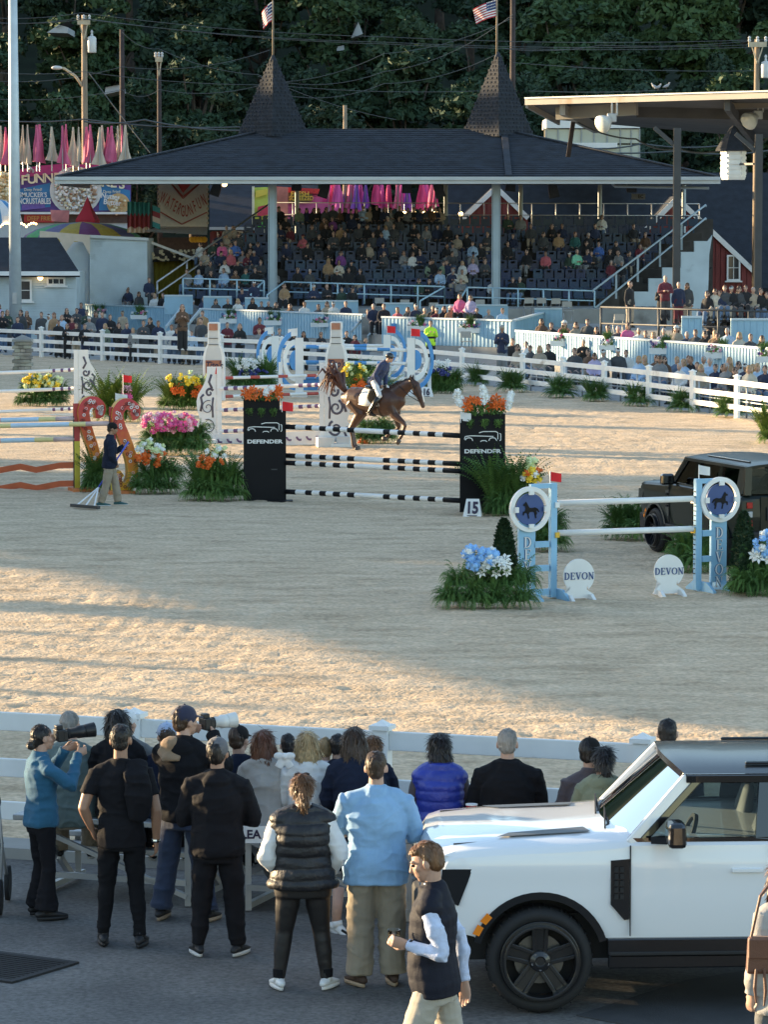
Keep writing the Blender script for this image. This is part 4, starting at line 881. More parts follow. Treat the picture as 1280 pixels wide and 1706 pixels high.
 # ---------------- who sits and stands where (picture x, y of the top of the head, top colour, hair style, hair colour)
UP_="""379 382 b s g|393 382 b l n|364 394 n s d|377 398 b l b|335 412 w l d|357 407 f s n|371 409 p b n|386 407 w l r|393 400 e s n|405 416 g s n|412 425 m l n|425 422 n s g|417 416 d l d|347 437 d l n|375 437 w l d|313 447 g s n|332 448 l b g|350 450 k l d|374 450 l s n|392 450 y l n|410 448 q l r|425 447 k s n|458 449 g c d
477 363 k s d|498 353 s s d|487 384 m b n|505 385 o c d|531 350 k l d|540 350 d l d|566 338 y b n|575 337 k s d|605 350 l s n|540 366 y l n|549 376 k l n|555 364 u s n|566 373 t c n|587 364 n s n|612 379 k l d|622 392 d s d|630 371 k s d|643 378 l l b|650 365 g b g|651 349 g c d|666 354 k s d|532 387 k l d|656 378 d s n|665 365 d s n
568 428 u l n|547 441 t l b|565 440 c b n|586 438 k c d|601 447 k s n|562 456 k c d|581 453 k s d|496 453 k b n|516 452 d s g|680 353 g s n|700 352 n s n|718 353 y s n|733 350 b s d|711 380 g l d|673 418 g l n|688 418 w s n|762 387 b s n|778 391 k l d|812 390 d s n|788 403 l s n|754 403 g c d|742 405 k l d|754 415 d s n|787 424 g c d|788 432 v b n|720 429 k l d|738 429 s s d
771 432 w l b|754 446 w s n|770 445 c s d|716 443 s s n|731 446 d l n|698 460 f l d|733 458 l s d|750 457 n s g|846 367 f s n|855 392 n s n|822 464 w s g|855 464 k s n|867 365 g s n|884 370 d s n|919 381 k l d|936 380 n s n|930 396 t c d|958 395 q b r|979 397 k b g|977 407 k l d|997 404 e s n|1002 357 w l d|1054 383 k s n|878 421 k s d|909 423 o s n|949 419 f c d|961 424 a s g|978 425 n l d|1015 424 k b n|1017 434 m s g|1032 425 g l n|1045 423 n c d|1035 435 k b g|866 460 f s g|1063 404 m l n|1075 394 y s n|470 352 k s d|512 350 n l d|520 352 k l n|555 349 d s n|583 349 n s d|594 351 k l d|616 350 b s g|628 352 k s d|640 352 n l b|690 352 k s d|709 352 d s n|726 352 n s d|468 380 n s d|520 378 d l n|543 384 k s d|575 386 k l d|598 378 d s g|635 386 n l n|690 378 k s n|700 386 d l d|728 384 n s d|745 378 k s d|462 397 d s n|480 402 n s d|546 402 k l d|556 398 d s n|600 402 k s d|615 402 b l n|640 400 n s d|655 402 d s g|690 402 k l d|512 412 k s n|640 420 d l n|700 424 n s d|800 412 k s d|808 430 d l n|745 436 n s d|715 460 k l d|768 462 g s n|845 402 k s n|905 396 d l d|985 425 k s d|990 380 n s n|1025 404 k l d|1048 420 d s n|335 430 k s n|398 396 d l n|418 400 k s d|430 412 n l d|400 430 k s d|435 436 d s n|342 415 b l n|385 418 o l b|368 428 n s d"""
NUP=UP_.split("|470 352 k s d")[0].count("|")+UP_.split("|470 352 k s d")[0].count("\n")+1
WALK_="423 473 n c d|405 482 n s n|474 476 t l n|523 479 n c d|545 477 k s n|570 480 f s d|585 481 k s n"
BOX_="""213 485 k s d|258 495 w b b|281 498 w b b|296 500 f s d|322 501 x c d|380 503 k s g|248 467 n s d|214 480 n p d|130 485 l s d|152 494 d c n|179 485 d c d|421 501 k l d|447 503 k s g|484 508 y l n|507 508 w s n|531 510 d b n|556 506 w c n
663 516 o b r|693 512 n c d|722 512 k s d|727 518 m c d|751 516 t h n|775 517 k s g|795 515 k s n|767 496 p l n|785 495 v l n|613 517 b s d|622 510 n s g|837 517 l s n|232 488 d l n|272 490 k s d|310 497 b l b|340 500 n s n|360 502 d l d|396 503 w l b|436 503 d s n|460 506 k l d|545 508 b l n|576 508 n s d|640 512 k s d|680 514 d l n|708 516 b s g|740 516 k l d|815 517 g s g"""
BOXR_="903 535 y l d|940 540 o h n|980 535 d s n|995 546 k l d|1014 548 k b d|1046 545 p b n|1065 549 w s g|1076 553 d s n|1107 550 v s g|1126 553 l b g|1128 546 b h n|1160 556 d s n|1192 557 t b b|1195 562 y b n|1213 553 l s g|920 541 k s d|960 543 b l n|1030 550 d s g|1090 556 w l b|1145 556 n s g|1175 558 k l d|1232 560 c l b|1250 562 d s n|1270 564 k l n"
FENCE_="""0 508 v l n|12 498 y s d|13 516 f l n|36 519 d l d|46 515 y l n|62 497 d l n|76 495 n s n|88 498 n l d|99 492 k s d|104 493 o s n|82 520 w c n|91 523 t b r|104 524 l l n|112 513 k l d|113 536 k l d|121 524 m s d|129 511 d s n|136 507 n s d|146 515 f c d|149 524 g c n|171 522 n s d|176 534 s l b|198 538 k l d|205 514 b c d|222 541 g b b|251 530 k l d|264 532 n s d|286 542 w s r|310 539 w l n|320 548 l s d|336 533 d s d|379 532 m s d
433 532 m s d|432 547 g s n|445 559 k s d|466 545 x s d|489 552 k l d|506 552 k l d|535 555 k b d|578 549 k s d|592 554 m l d|610 560 j l d|5 520 k s d|30 528 n s d|70 520 d s n|98 528 k s d|128 536 k s n|142 540 k s d|160 520 d l d|184 522 k s d|212 538 n s d|240 532 d s n|295 545 n l n|350 540 b l b|400 540 k l n|455 552 b s n|560 556 d l n"""
FRONT_="""854 570 k s d|864 579 b l n|877 571 w s d|982 584 y s d|991 590 v l n|1007 587 g c n|1030 587 d c d|1044 586 w s d|1058 570 v c g|1078 574 k c g|1075 596 t b b|1094 593 y b n|1100 600 g l n|1108 597 y l d|1129 596 j b b|1141 602 l b b|1152 602 k s n|1147 596 g s n|1174 598 w s g|1184 603 l s g|1205 607 k l d|1217 603 t l b|1232 607 w l d|1243 608 n c d|1256 607 b l b|1262 612 l b b|1276 615 n s d|885 577 d s n|900 582 b l b|915 580 k s d|958 586 d s n|1066 598 l l b|1134 606 w s g|1162 604 d s n|1168 610 b l b|1194 610 n s d|1212 612 g s g|1226 614 k l n|1250 616 c l b"""
PLAT_="1192 482 c l d|1208 481 d s n|1220 481 k c d|1243 477 k s d|1278 492 k s d|1200 514 d s n|1218 513 j c g|1180 490 k l d|1200 486 n s d|1232 484 d l n|1255 482 b s g|1268 486 k s d|1185 520 d l n|1210 530 k s n|1235 520 n l d|1250 526 d s g|1265 522 c l b|1276 530 k s d"
def parse(t):return[(int(a[0]),int(a[1]),a[2],a[3],a[4])for a in(q.split()for q in t.replace('\n','|').split('|'))]
TAKEN={}
def sit_pose():return['sit','sitx','lean','sit'][int(rng.integers(0,4))]
for n_,(x,y,c,h,hc)in enumerate(parse(UP_)):
 best=min(range(NROW),key=lambda i:abs(363+S(tierY(i))*(H_CAM-(tierZ(i)+1.24))-y));Y=tierY(best)+.05;X=(x-640)/S(Y)
 side=' at the left end' if x<445 else ' between the pillars' if x<835 else ' right of pillars'
 spectator((X,Y,tierZ(best)+0.0),math.pi+rng.uniform(-.55,.55),sit_pose(),h,c,hc,f'{ROWN[best]} row{side}',hatc='wknd'[int(rng.integers(0,4))]if c!='o' else 'm',mass=n_>=NUP);TAKEN.setdefault(best,[]).append(X)
for i in range(NROW):
 cnt={}
 for X in SEATX[i]:
  px=640+S(tierY(i))*X
  part_='left of the left pillar' if px<445 else 'between the pillars' if px<835 else 'right of the right pillar'
  cnt[part_]=cnt.get(part_,0)+1;nth=f"{cnt[part_]}{'th' if 3 < cnt[part_] < 21 or cnt[part_]%10 > 3 or cnt[part_]%10 == 0 else ('st', 'nd', 'rd')[cnt[part_]%10-1]}"
  obj('stadium_seat',SEAT,None,(X,tierY(i)+.08,tierZ(i)),math.pi if False else 0,label=f'navy seat, {ROWN[i]} row of the stand, {nth} from the left {part_}',cat='seat',group='navy seats in the roofed stand')
for x,y,c,h,hc in parse(WALK_):
 p_=P(x,y,170.2);spectator((p_.x,p_.y,p_.z-1.24),math.pi+rng.uniform(-.4,.4),sit_pose(),h,c,hc,'below the pale front rail')
def on_wall(px,a,b):
 k=(px-640)/F_PX;d=b-a;u=(a.x-k*a.y)/(k*d.y-d.x);return a.y+d.y*u
def wall_y(x):
 return on_wall(x,*(WA if x<312 else WA2 if x<622 else WB))
for n_,(x,y,c,h,hc)in enumerate(parse(BOX_)):
 Y=wall_y(x)+(1.5 if y>488 else 3.0);p_=P(x,y,Y);spectator((p_.x,Y,p_.z-1.24),math.pi+rng.uniform(-.4,.4),'sit',h,c,hc,'box behind the left wall' if x<400 else 'box left of middle steps' if x<600 else 'box right of middle steps',hatc='w',mass=n_>=34)
for x,y,c,h,hc in parse(BOXR_):
 Y=on_wall(x,*WC)+1.4;p_=P(x,y,Y);spectator((p_.x,Y,p_.z-1.24),math.pi*.95+rng.uniform(-.4,.5),'sit',h,c,hc,'box above right wall')
for x,y,c,h,hc in parse(FENCE_):
 Xf=(x-640)/38.0;sc=1.0;s_=(y-363)/(H_CAM-1.72);Y=F_PX/s_;yf=far_y((x-640)/s_)
 if Y<yf+.7:
  Y=yf+.7+rng.uniform(0,.5);hh=H_CAM-(y-363)/S(Y);sc=max(.55,hh/1.75)
 Y=min(Y,wall_y(x)-.7)if Y>yf+1.5 else Y
 X=(x-640)/S(Y);hh=H_CAM-(y-363)/S(Y)
 spectator((X,Y,max(0,hh-1.75*sc)),math.pi+rng.uniform(-.35,.35),['up','upx','upp','up'][int(rng.integers(0,4))],h,c,hc,'at the left fence' if x<225 else 'fence near the steps' if x<400 else 'fence behind blue jump',sc=sc,hatc='w' if c in 'wg' else 'b')
for x,y,c,h,hc in parse(FRONT_):
 s_=(y-363)/(H_CAM-1.24);Y=F_PX/s_;Y=max(Y,far_y((x-640)/s_)+1.0);X=(x-640)/S(Y);z=H_CAM-(y-363)/S(Y)-1.24
 spectator((X,Y,max(0,z)),math.pi*.9+rng.uniform(-.5,.4),'sit',h,c,hc,'front seats below right wall',sc=1.0,hatc='w')
for x,y,c,h,hc in parse(PLAT_):
 Y=134.0;p_=P(x,y,Y);spectator((p_.x,Y,p_.z-1.24),math.pi*.9+rng.uniform(-.4,.4),'sit',h,c,hc,'seat under the flat roof',hatc='w')
for x,yh,yf_,c,h,hc,pose,lg,ex in((1049,470,546,'k','s','d','up','b','in shorts on the platform'),(1109,458,534,'m','s','g','upx','d','tallest one left of the steel column'),(1104,471,546,'k','s','n','upp','k','front one left of the steel column'),(1131,466,541,'n','s','g','up','m','in red trousers by steel column'),(1146,467,541,'d','l','n','up','b','right of the steel column'),(304,508,585,'y','l','n','upp','k','standing on the aisle steps on the left'),(838,540,624,'n','c','g','upp','g','standing at the end of the box wall'),(973,565,645,'k','s','g','upp','d','standing before the long right wall'),(338,517,585,'t','s','d','up','j','child on the steps'),(370,578,612,'r','s','d','up','j','numbered jersey, behind the fence')):
 hpx=yf_-yh;hh=1.74 if hpx>60 else 1.2
 if x==370:hh=.85
 Y=F_PX*hh/hpx;p_=P(x,yh,Y)
 o=spectator((p_.x,Y,p_.z-hh),math.pi+(.9 if x==1049 else rng.uniform(-.4,.4)),pose,h,c,hc,ex,legs=lg,sc=hh/1.76,hatc='b',extra='own')
 if x==370:obj('lettering',text_mesh('19',.42,WHP,.01),o,loc=(0,.16,1.30),rz=math.pi,label='white number on the red jersey')
 # security guard in a yellow jacket
Y=141.0;p_=P(718,543,Y);HIVIS=M('hi_vis_yellow',(.52,.86,.04),.7,.08,5,bump=.2,bscale=14)
o=obj('person',crowd_proto('upp','s'),None,(p_.x,Y,max(0,p_.z-1.76)),math.pi+.2,label='guard in a bright yellow jacket standing before the blue box wall',cat='person')
for i,m_ in enumerate([SKIN,HIVIS,cloth('k'),hairm('d'),cloth('k'),cloth('k')]):o.material_slots[i].link='OBJECT';o.material_slots[i].material=m_
m=MB();m.lathe([(.215,1.02),(.22,1.03),(.22,1.10),(.215,1.11)],14,mi=0);b_=m.build('jacket_band',cloth('k'),o);b_.scale=(1,.78,1)
# the far spectators beyond the three hundred that show largest: one joined crowd
V,F_,MI,MATS=[],[],[],[];n0=0
for me,M_,mats in MASS:
 n=len(me.vertices);co=np.empty(n*3);me.vertices.foreach_get('co',co);A=np.array(M_);V.append(co.reshape(-1,3)@A[:3,:3].T+A[:3,3])
 ix=[]
 for m_ in mats:
  if m_ not in MATS:MATS.append(m_)
  ix.append(MATS.index(m_))
 for p_ in me.polygons:F_.append([v+n0 for v in p_.vertices]);MI.append(ix[p_.material_index])
 n0+=n
me=bpy.data.meshes.new('crowd');me.from_pydata(np.vstack(V).tolist(),[],F_);[me.materials.append(m_)for m_ in MATS];me.polygons.foreach_set('material_index',MI);me.polygons.foreach_set('use_smooth',[True]*len(F_));obj('crowd',me,label='dark clothed far spectators packed between the others under the roofed stand',cat='crowd',kind='stuff')
# one label each: section, then order from the left among look-alikes
by={}
for o,d,sect,x,ex in CROWD_LIST:by.setdefault((d,sect),[]).append((x,o))
for(d,sect),L_ in by.items():
 L_.sort(key=lambda q:q[0])
 for k,(x,o)in enumerate(L_):
  o['label']=f'person in {d}, {sect}'+('' if len(L_)==1 else f', {ORD[k]} of {len(L_)}')
  o['group']='spectators around the ring'
  # ================================================================== right stand with flat roof
rs=thing('flat_roof_stand','open stand with flat tilted metal roof on dark columns at the right','grandstand',P(1128,545,139));rs.location.z=0
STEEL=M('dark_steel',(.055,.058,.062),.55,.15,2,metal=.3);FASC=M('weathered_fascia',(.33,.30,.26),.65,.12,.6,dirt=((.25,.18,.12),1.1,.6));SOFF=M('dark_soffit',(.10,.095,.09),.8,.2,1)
FL_,FR_,BR_,BL_=P(876,166,145),P(1560,146,131),P(1560,250,160),P(930,196,160)
quad_roof(rs,[FL_,FR_,BR_,BL_],th=.12,mat=SOFF)
MB().beam(FL_+Vector((0,-.05,-.11)),FR_+Vector((0,-.05,-.11)),.1,.25).buildw('fascia',FASC,rs);MB().beam(FL_+Vector((0,-.1,.04)),FR_+Vector((0,-.1,.04)),.16,.06).buildw('drip_edge',GUT,rs)
MB().beam(FL_+Vector((0.05,0,-.2)),BL_+Vector((0.05,0,-.2)),.1,.3).buildw('side_fascia',FASC,rs)
for u,w in((.10,1),(.52,1),(.95,1)):
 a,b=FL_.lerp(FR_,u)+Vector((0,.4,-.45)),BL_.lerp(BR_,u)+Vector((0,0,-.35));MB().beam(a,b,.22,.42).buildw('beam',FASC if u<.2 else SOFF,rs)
a,b=P(928,190,146),P(1062,182,144);MB().beam(a,b,.2,.5).buildw('cross_beam',FASC,rs)
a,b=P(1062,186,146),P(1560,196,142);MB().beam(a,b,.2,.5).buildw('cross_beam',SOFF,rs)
a,b=P(1208,176,142),P(1560,160,138);MB().beam(a,b,.2,.34).buildw('cross_beam',FASC,rs)
for px,Y,yt in((1129,139,214),(1265,137,224)):
 t=P(px,yt,Y);m=MB()
 for dy in(-.13,.13):m.box((t.x,Y+dy,t.z/2),(.28,.04,t.z))
 m.box((t.x,Y,t.z/2),(.06,.22,t.z));m.buildw('column',STEEL,rs)
 MB().beam((t.x-.9,Y,t.z+.02),(t.x,Y,t.z-.75),.1,.16).buildw('bracket',STEEL,rs)
t0,t1=P(956,200,150),P(947,262,150);MB().beam(t0,t1,.18,.18).build('hanging_post',POLER,label='dark red post hanging from the corner of the flat roof',cat='post')
FLW=M('enamel_white',(.62,.63,.58),.35,.08,3)
for px,py,lb in((1003,208,'left'),(1247,203,'right')):
 t=P(px,py,141);o=thing('floodlight',f'white bell shaped floodlight under the {"middle" if lb == "right" else "left end"} of the flat roof','floodlight',t);Q=np.array(Vector((.62,.62,.40)).to_track_quat('Z','Y').to_matrix())
 MB().lathe([(.36,0),(.37,.03),(.30,.22),(.17,.44),(.13,.52)],18,rot=Q).build('reflector',FLW,o,True);MB().lathe([(.02,.02),(.345,.04),(.345,.06),(.02,.07)],18,rot=Q).build('lens',M('frosted_glass',(.55,.60,.55),.25,.05),o,True)
 c=Q@np.array((0,0,.66));MB().box(c,(.36,.32,.34)).build('housing',GALV,o,bevel=.02);MB().box(c+np.array((0,0,.35)),(.06,.06,.5)).box(c+np.array((.2,0,.35)),(.06,.06,.5)).build('bracket',GALV,o)
def pigeon(px,py,lb,rz):
 t=P(px,py,144.2);o=thing('pigeon',lb,'pigeon',t,rz);m=MB();m.tube([(-.17,0,.07),(-.06,0,.10),(.03,0,.14),(.10,0,.20),(.12,0,.25)],[(.02,.012),(.06,.055),(.065,.06),(.035,.035),(.03,.03)],10,r1=True);m.tube([(.14,0,.255),(.175,0,.245)],[.012,.004],6)
 obj('body',blob(m,'body',M('pigeon_grey',(.30,.31,.33),.7,.3,20),.012,2),o);MB().tube([(0,.02,.09),(0,.02,0)],[.008,.008],5).tube([(0,-.02,.09),(0,-.02,0)],[.008,.008],5).build('legs',POLER,o)
pigeon(1091,150,'pigeon perched on the flat roof, leftmost of three',2.6);pigeon(1097,151,'pigeon perched on the flat roof, middle of three',0.4);pigeon(1111,149,'pigeon perched on the flat roof, apart from the other two',.2)
# louvred white bird house bracketed to the column
t=P(1222,300,139.5);cu=thing('louvred_cupola','white louvred bird house with dark pointed roof beside the right column','birdhouse',t);k=1/S(139.5);w=20*k
m=MB();m.lathe([(w*.95,0),(w*1.05,.12),(w*1.0,1.15),(w*1.05,1.2)],6);m.build('box',WHP,cu)
for i in range(6):
 a0=math.pi*2*(i+.5)/6
 for j in range(5):c=np.array((math.cos(a0),math.sin(a0)))*w*.93;MB().box((c[0],c[1],.25+.2*j),(w*.86,.06,.11),a0+math.pi/2).build('slat',WHP,cu)
MB().lathe([(w*1.5,1.12),(w*1.45,1.2),(w*.9,1.62),(w*.32,2.0),(w*.1,2.1)],6).build('roof',SPTILE,cu)
MB().beam((0,0,.6),(P(1262,300,137).x-t.x,-1.2,.6),.08,.08).build('bracket',STEEL,cu)
# platform rails at the right
for(pts,lb)in((((1002,512),(1190,528)),'upper'),(((1002,545),(1290,585)),'lower')):
 pass
o=thing('platform_rail','dark pipe rail in front of the people standing on the right platform','railing',(P(1002,512,131).x,131,0))
a,b=P(1002,512,131),P(1300,520,125);rail_run(o,[a,b],0,hgt=1.2,posts=lerp_posts(a,b,7),mat=STEEL,r=.045)
for i,(x0,x1,y,Y,lb)in enumerate(((1136,1169,530,125,'small light blue box panel under the steel column'),(1218,1300,534,123,'light blue box panel at the right edge behind the pram'))):
 a,b=P(x0,y,Y),P(x1,y+2,Y);o=thing('box_wall',lb,'panel',(a.x,a.y,a.z-1));panel_wall(o,(a.x,a.y,0),(b.x,b.y,0),a.z-1,a.z,'panel')
for i in range(8):
 px=880+i*58;py=600+i*7.2;a=G(px,645+i*7.2);a=Vector((a.x,far_y(a.x)+1.3,.95));b=Vector((a.x+1.5,far_y(a.x+1.5)+1.2,.95));o=thing('box_rail',f'pale pipe rail of the front boxes, {ORD[i]} of eight from the left','railing',(a.x,a.y,0),group='front box rails');rail_run(o,[a,b],0,hgt=.95,r=.028,mat=GALV)
 # ================================================================== tall light pole, stone pillar
t=P(26,-60,160);o=thing('light_pole','tall pale steel light pole rising out of the picture on the left','light pole',(P(26,540,160).x,160,0));MB().tube([(0,0,0),(0,0,9),(0,0,t.z+4)],[.29,.24,.16],16).build('pole',M('painted_steel',(.46,.52,.55),.45,.1,2,metal=.2),o,True);MB().lathe([(.5,0),(.5,.06),(.34,.1),(.30,.3)],16).build('base_plate',GALV,o);MB().box((0,-.29,2.2),(.2,.1,.5)).build('hatch',GALV,o)
g_=G(38,617);s_=S(g_.y);o=thing('stone_pillar','stacked stone pillar with a pointed cap inside the left fence','pillar',(g_.x,g_.y,0));STN=M('field_stone',(.30,.27,.22),.9,.3,3,bump=.5,bscale=10,objvar=.3)
for r in range(8):
 for j in range(3):
  MB().box((-.22+.22*j+(r%2)*.07-.03,0,.08+r*.135),(.23*rng.uniform(.85,1.1),.62+rng.uniform(-.06,.06),.125)).build('stone',STN,o,bevel=.02)
MB().box((0,0,1.14),(.74,.74,.08)).add([(-.37,-.37,1.18),(.37,-.37,1.18),(.37,.37,1.18),(-.37,.37,1.18),(0,0,1.36)],[(0,1,4),(1,2,4),(2,3,4),(3,0,4)]).build('cap',CONC,o)
# ================================================================== fairground stalls on the left
def lit(c,e):return c
def board(o,pts,Y,mat,name,th=.15):
 A=[P(x,y,Y)for x,y in pts];return MB().prism([(q.x,q.z)for q in A],(0,Y,0),(1,0,0),(0,0,1),-th).buildw(name,mat,o)
def txt(o,s,px,py,Y,hpx,mat,bold=.0,width=1.0,tilt=0.0,name='lettering',depth=.02):
 t=P(px,py,Y);me=text_mesh(s,hpx/S(Y)*1.4,mat,bold*hpx/S(Y),depth=depth,width=width)
 if tilt:move_mesh(me,lambda c:c@roty(tilt).T)
 q=obj(name,me,o);q.location=t-Vector(o.location);return q
MAG=M('magenta_print',(.42,.04,.22),.5,.06);PUR=M('purple_print',(.12,.05,.26),.5,.1);BLU=M('blue_print',(.04,.22,.48),.5,.15,1);YEL=M('yellow_print',(.80,.60,.08),.5,.05);CRM=M('cream_print',(.82,.74,.52),.5,.05);INK=M('dark_print',(.03,.02,.05),.6,.05);REDP=M('red_print',(.50,.035,.03),.5,.1);WPR=M('white_print',(.75,.74,.72),.5,.05)
Y=201.0
fs=thing('food_stand','funnel cake stand with bright printed sign over a white counter','food stand',P(110,480,Y));fs.location.z=0
board(fs,[(-60,353),(218,353),(218,284),(180,279),(110,277),(60,281),(0,295),(-60,318)],Y,PUR,'sign_board')
board(fs,[(-60,330),(-20,310),(31,299),(60,293),(110,289),(180,293),(218,300),(218,282),(180,276),(110,273),(60,277),(0,291),(-60,314)],Y-.15,MAG,'header')
board(fs,[(31,316),(84,305),(84,345),(31,351)],Y-.03,BLU,'blue_panel',.14);board(fs,[(165,305),(217,318),(217,351),(165,351)],Y-.03,BLU,'blue_panel',.14)
for ch,px,py in zip('FUNNEL',(40,53,67,81,95,108),(301,299.5,298.2,297.5,297,297)):txt(fs,ch,px,py,Y-.32,15,CRM,.035,1.05)
for ch,px,py in zip('CAKES',(150,163,176,189,203),(302,303,304.5,306,308)):txt(fs,ch,px,py,Y-.32,15,CRM,.035,1.05)
def heap(o,px,py,r,Y,name,mats,n,seed,flat=.5):
 m=MB();q=np.random.default_rng(seed);c=P(px,py,Y)
 for i in range(n):
  a,d=q.uniform(0,6.28),math.sqrt(q.uniform())*r/S(Y);s=q.uniform(.06,.13);m.ell((c.x+math.cos(a)*d,Y-.05-q.uniform(0,.15),c.z+math.sin(a)*d),(s,s*.6,s*.8),6,4,int(q.integers(0,len(mats))))
 return m.buildw(name,mats,o,True,kind='stuff')
def disc(o,px,py,rx,Y,mat,name,th=.06):c=P(px,py,Y);r=rx/S(Y);return MB().prism([(c.x+r*math.cos(a),c.z+r*.92*math.sin(a))for a in np.linspace(0,2*math.pi,28,endpoint=False)],(0,Y,0),(1,0,0),(0,0,1),-th).buildw(name,mat,o)
disc(fs,126,318,43,Y-.2,WPR,'plate',.1);heap(fs,126,316,36,Y-.3,'funnel_cake',[WPR,WPR,WPR,CRM,M('sugar_brown',(.45,.30,.20),.7),M('dark_brown',(.30,.17,.10),.7)],420,5)  # darker brown bits mixed at random into the cake
disc(fs,6,312,26,Y-.2,CRM,'plate',.1);heap(fs,6,312,24,Y-.3,'funnel_cake',[CRM,M('batter_gold',(.62,.42,.20),.7)],150,6)
disc(fs,197,340,19,Y-.2,M('batter_gold',(.62,.42,.20),.7),'swirl');heap(fs,197,343,15,Y-.25,'swirl_bits',[M('caramel',(.55,.34,.15),.7),CRM],26,8)
board(fs,[(36,341),(75,337),(75,347),(36,351)],Y-.2,M('dusk_purple',(.16,.09,.34),.5),'label_plate',.04)
txt(fs,"SMUCKER'S",55,325.5,Y-.26,8,WPR,.02,.82);txt(fs,'UNCRUSTABLES',55,336,Y-.26,9.5,WPR,.03,.62);txt(fs,'Deep Fried!',55,316.5,Y-.26,5,CRM,0,.9);txt(fs,'Deep Fried',186,320,Y-.26,5,CRM,0,.9)
txt(fs,'Nutter',184,328,Y-.75,9,WPR,.03,.9,.12);txt(fs,'Butter',187,338,Y-.75,9,WPR,.03,.9,.12)
MB().beam(P(-60,355.5,Y-.4),P(212,355.5,Y-.4),.4,.12).buildw('counter_edge',WHP,fs)
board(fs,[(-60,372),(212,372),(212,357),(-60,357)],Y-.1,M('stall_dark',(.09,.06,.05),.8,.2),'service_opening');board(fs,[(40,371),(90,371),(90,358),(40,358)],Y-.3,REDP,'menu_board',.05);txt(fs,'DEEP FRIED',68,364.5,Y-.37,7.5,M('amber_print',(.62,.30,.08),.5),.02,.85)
board(fs,[(-60,480),(212,480),(212,372),(-60,372)],Y,WBLK,'wall',.2)
heap(fs,48,279,17,Y-.1,'roof_vent',[WHP,GUT],12,12)
# feather flags
PINKF=M('pink_cloth',(.62,.13,.25),.8,.15,1.5);CREF=M('cream_cloth',(.60,.50,.40),.8,.12,1.5);PURF=M('violet_cloth',(.28,.09,.48),.8,.15,1.5);HOTP=M('hot_pink_cloth',(.72,.12,.38),.8,.15,1.5)
def feather(px,yt,yb,w,Y,mat,lb,seed,group,pole_to):
 q=np.random.default_rng(seed);a,b=P(px,yt,Y),P(px,yb,Y);o=thing('feather_flag',lb,'flag',(a.x,Y,P(px,pole_to,Y).z),0,group);k=1/S(Y);h0=b.z-o.location.z;H_=a.z-b.z
 MB().tube([(0,0,0),(0,0,h0+H_)],[.04,.025],6).build('pole',GALV,o);m=MB();N=10;V=[];s1,s2=q.uniform(.25,1),q.uniform(-.4,.4);W_=w*k
 for i in range(N+1):
  u=i/N;ww=W_*1.8*(.12+.9*u**1.4*(.8+.2*math.sin(u*6+seed)))
  for j in range(7):v=j/6;V.append((-ww*.5+ww*v+s2*u*.2,-.05+.16*math.sin(v*9+seed+u*3)*u,h0+H_*(1-u)-.12*v*u))
 m.add(V,[(i*7+j,i*7+j+1,(i+1)*7+j+1,(i+1)*7+j)for i in range(N)for j in range(6)]);m.build('cloth',mat,o,True)
FF=[(1,14,0),(9,13,1),(17,16,1),(38,10,0),(46,9,0),(61,14,1),(66,17,1),(86,16,0),(104,13,1),(110,12,1),(122,14,0),(131,8,0),(144,16,1),(150,15,1),(166,15,0),(170,14,0),(180,13,1),(186,16,1),(196,10,0),(203,8,1),(209,15,0)]
ncol=[0,0];tot=[sum(1 for f in FF if f[2]==c)for c in(0,1)]
BIGORD=ORD
for i,(px,w,c)in enumerate(FF):
 feather(px,210+rng.uniform(-3,3),270+rng.uniform(-3,5),w,199.5-.3*(i%3),(CREF,PINKF)[c],f'{("cream", "pink")[c]} feather flag above the funnel cake stand, {BIGORD[ncol[c]]} {("cream", "pink")[c]} one from the left',i,'feather flags over the food stand',286);ncol[c]+=1
PF=[(548,14,1),(556,12,0),(563,15,1),(577,9,2),(585,14,0),(594,12,2),(602,11,1),(609,8,2),(627,13,3),(636,11,1),(647,11,3),(663,10,0),(670,12,1),(679,10,2),(703,14,3),(709,15,1),(721,12,0),(726,8,3)]
for i,(px,w,c)in enumerate(PF):
 nm=('pink','hot pink','violet','rosy')[c];k_=sum(1 for q in PF[:i]if q[2]==c)
 feather(px,285,342+rng.uniform(-4,8),w,196-.3*(i%3),(PINKF,HOTP,PURF,M('rosy_cloth',(.66,.06,.20),.8,.15,1.5))[c],f'{nm} feather flag behind the stand, {ORD[k_]} {nm} one from the left',40+i,'feather flags behind the stand',384)
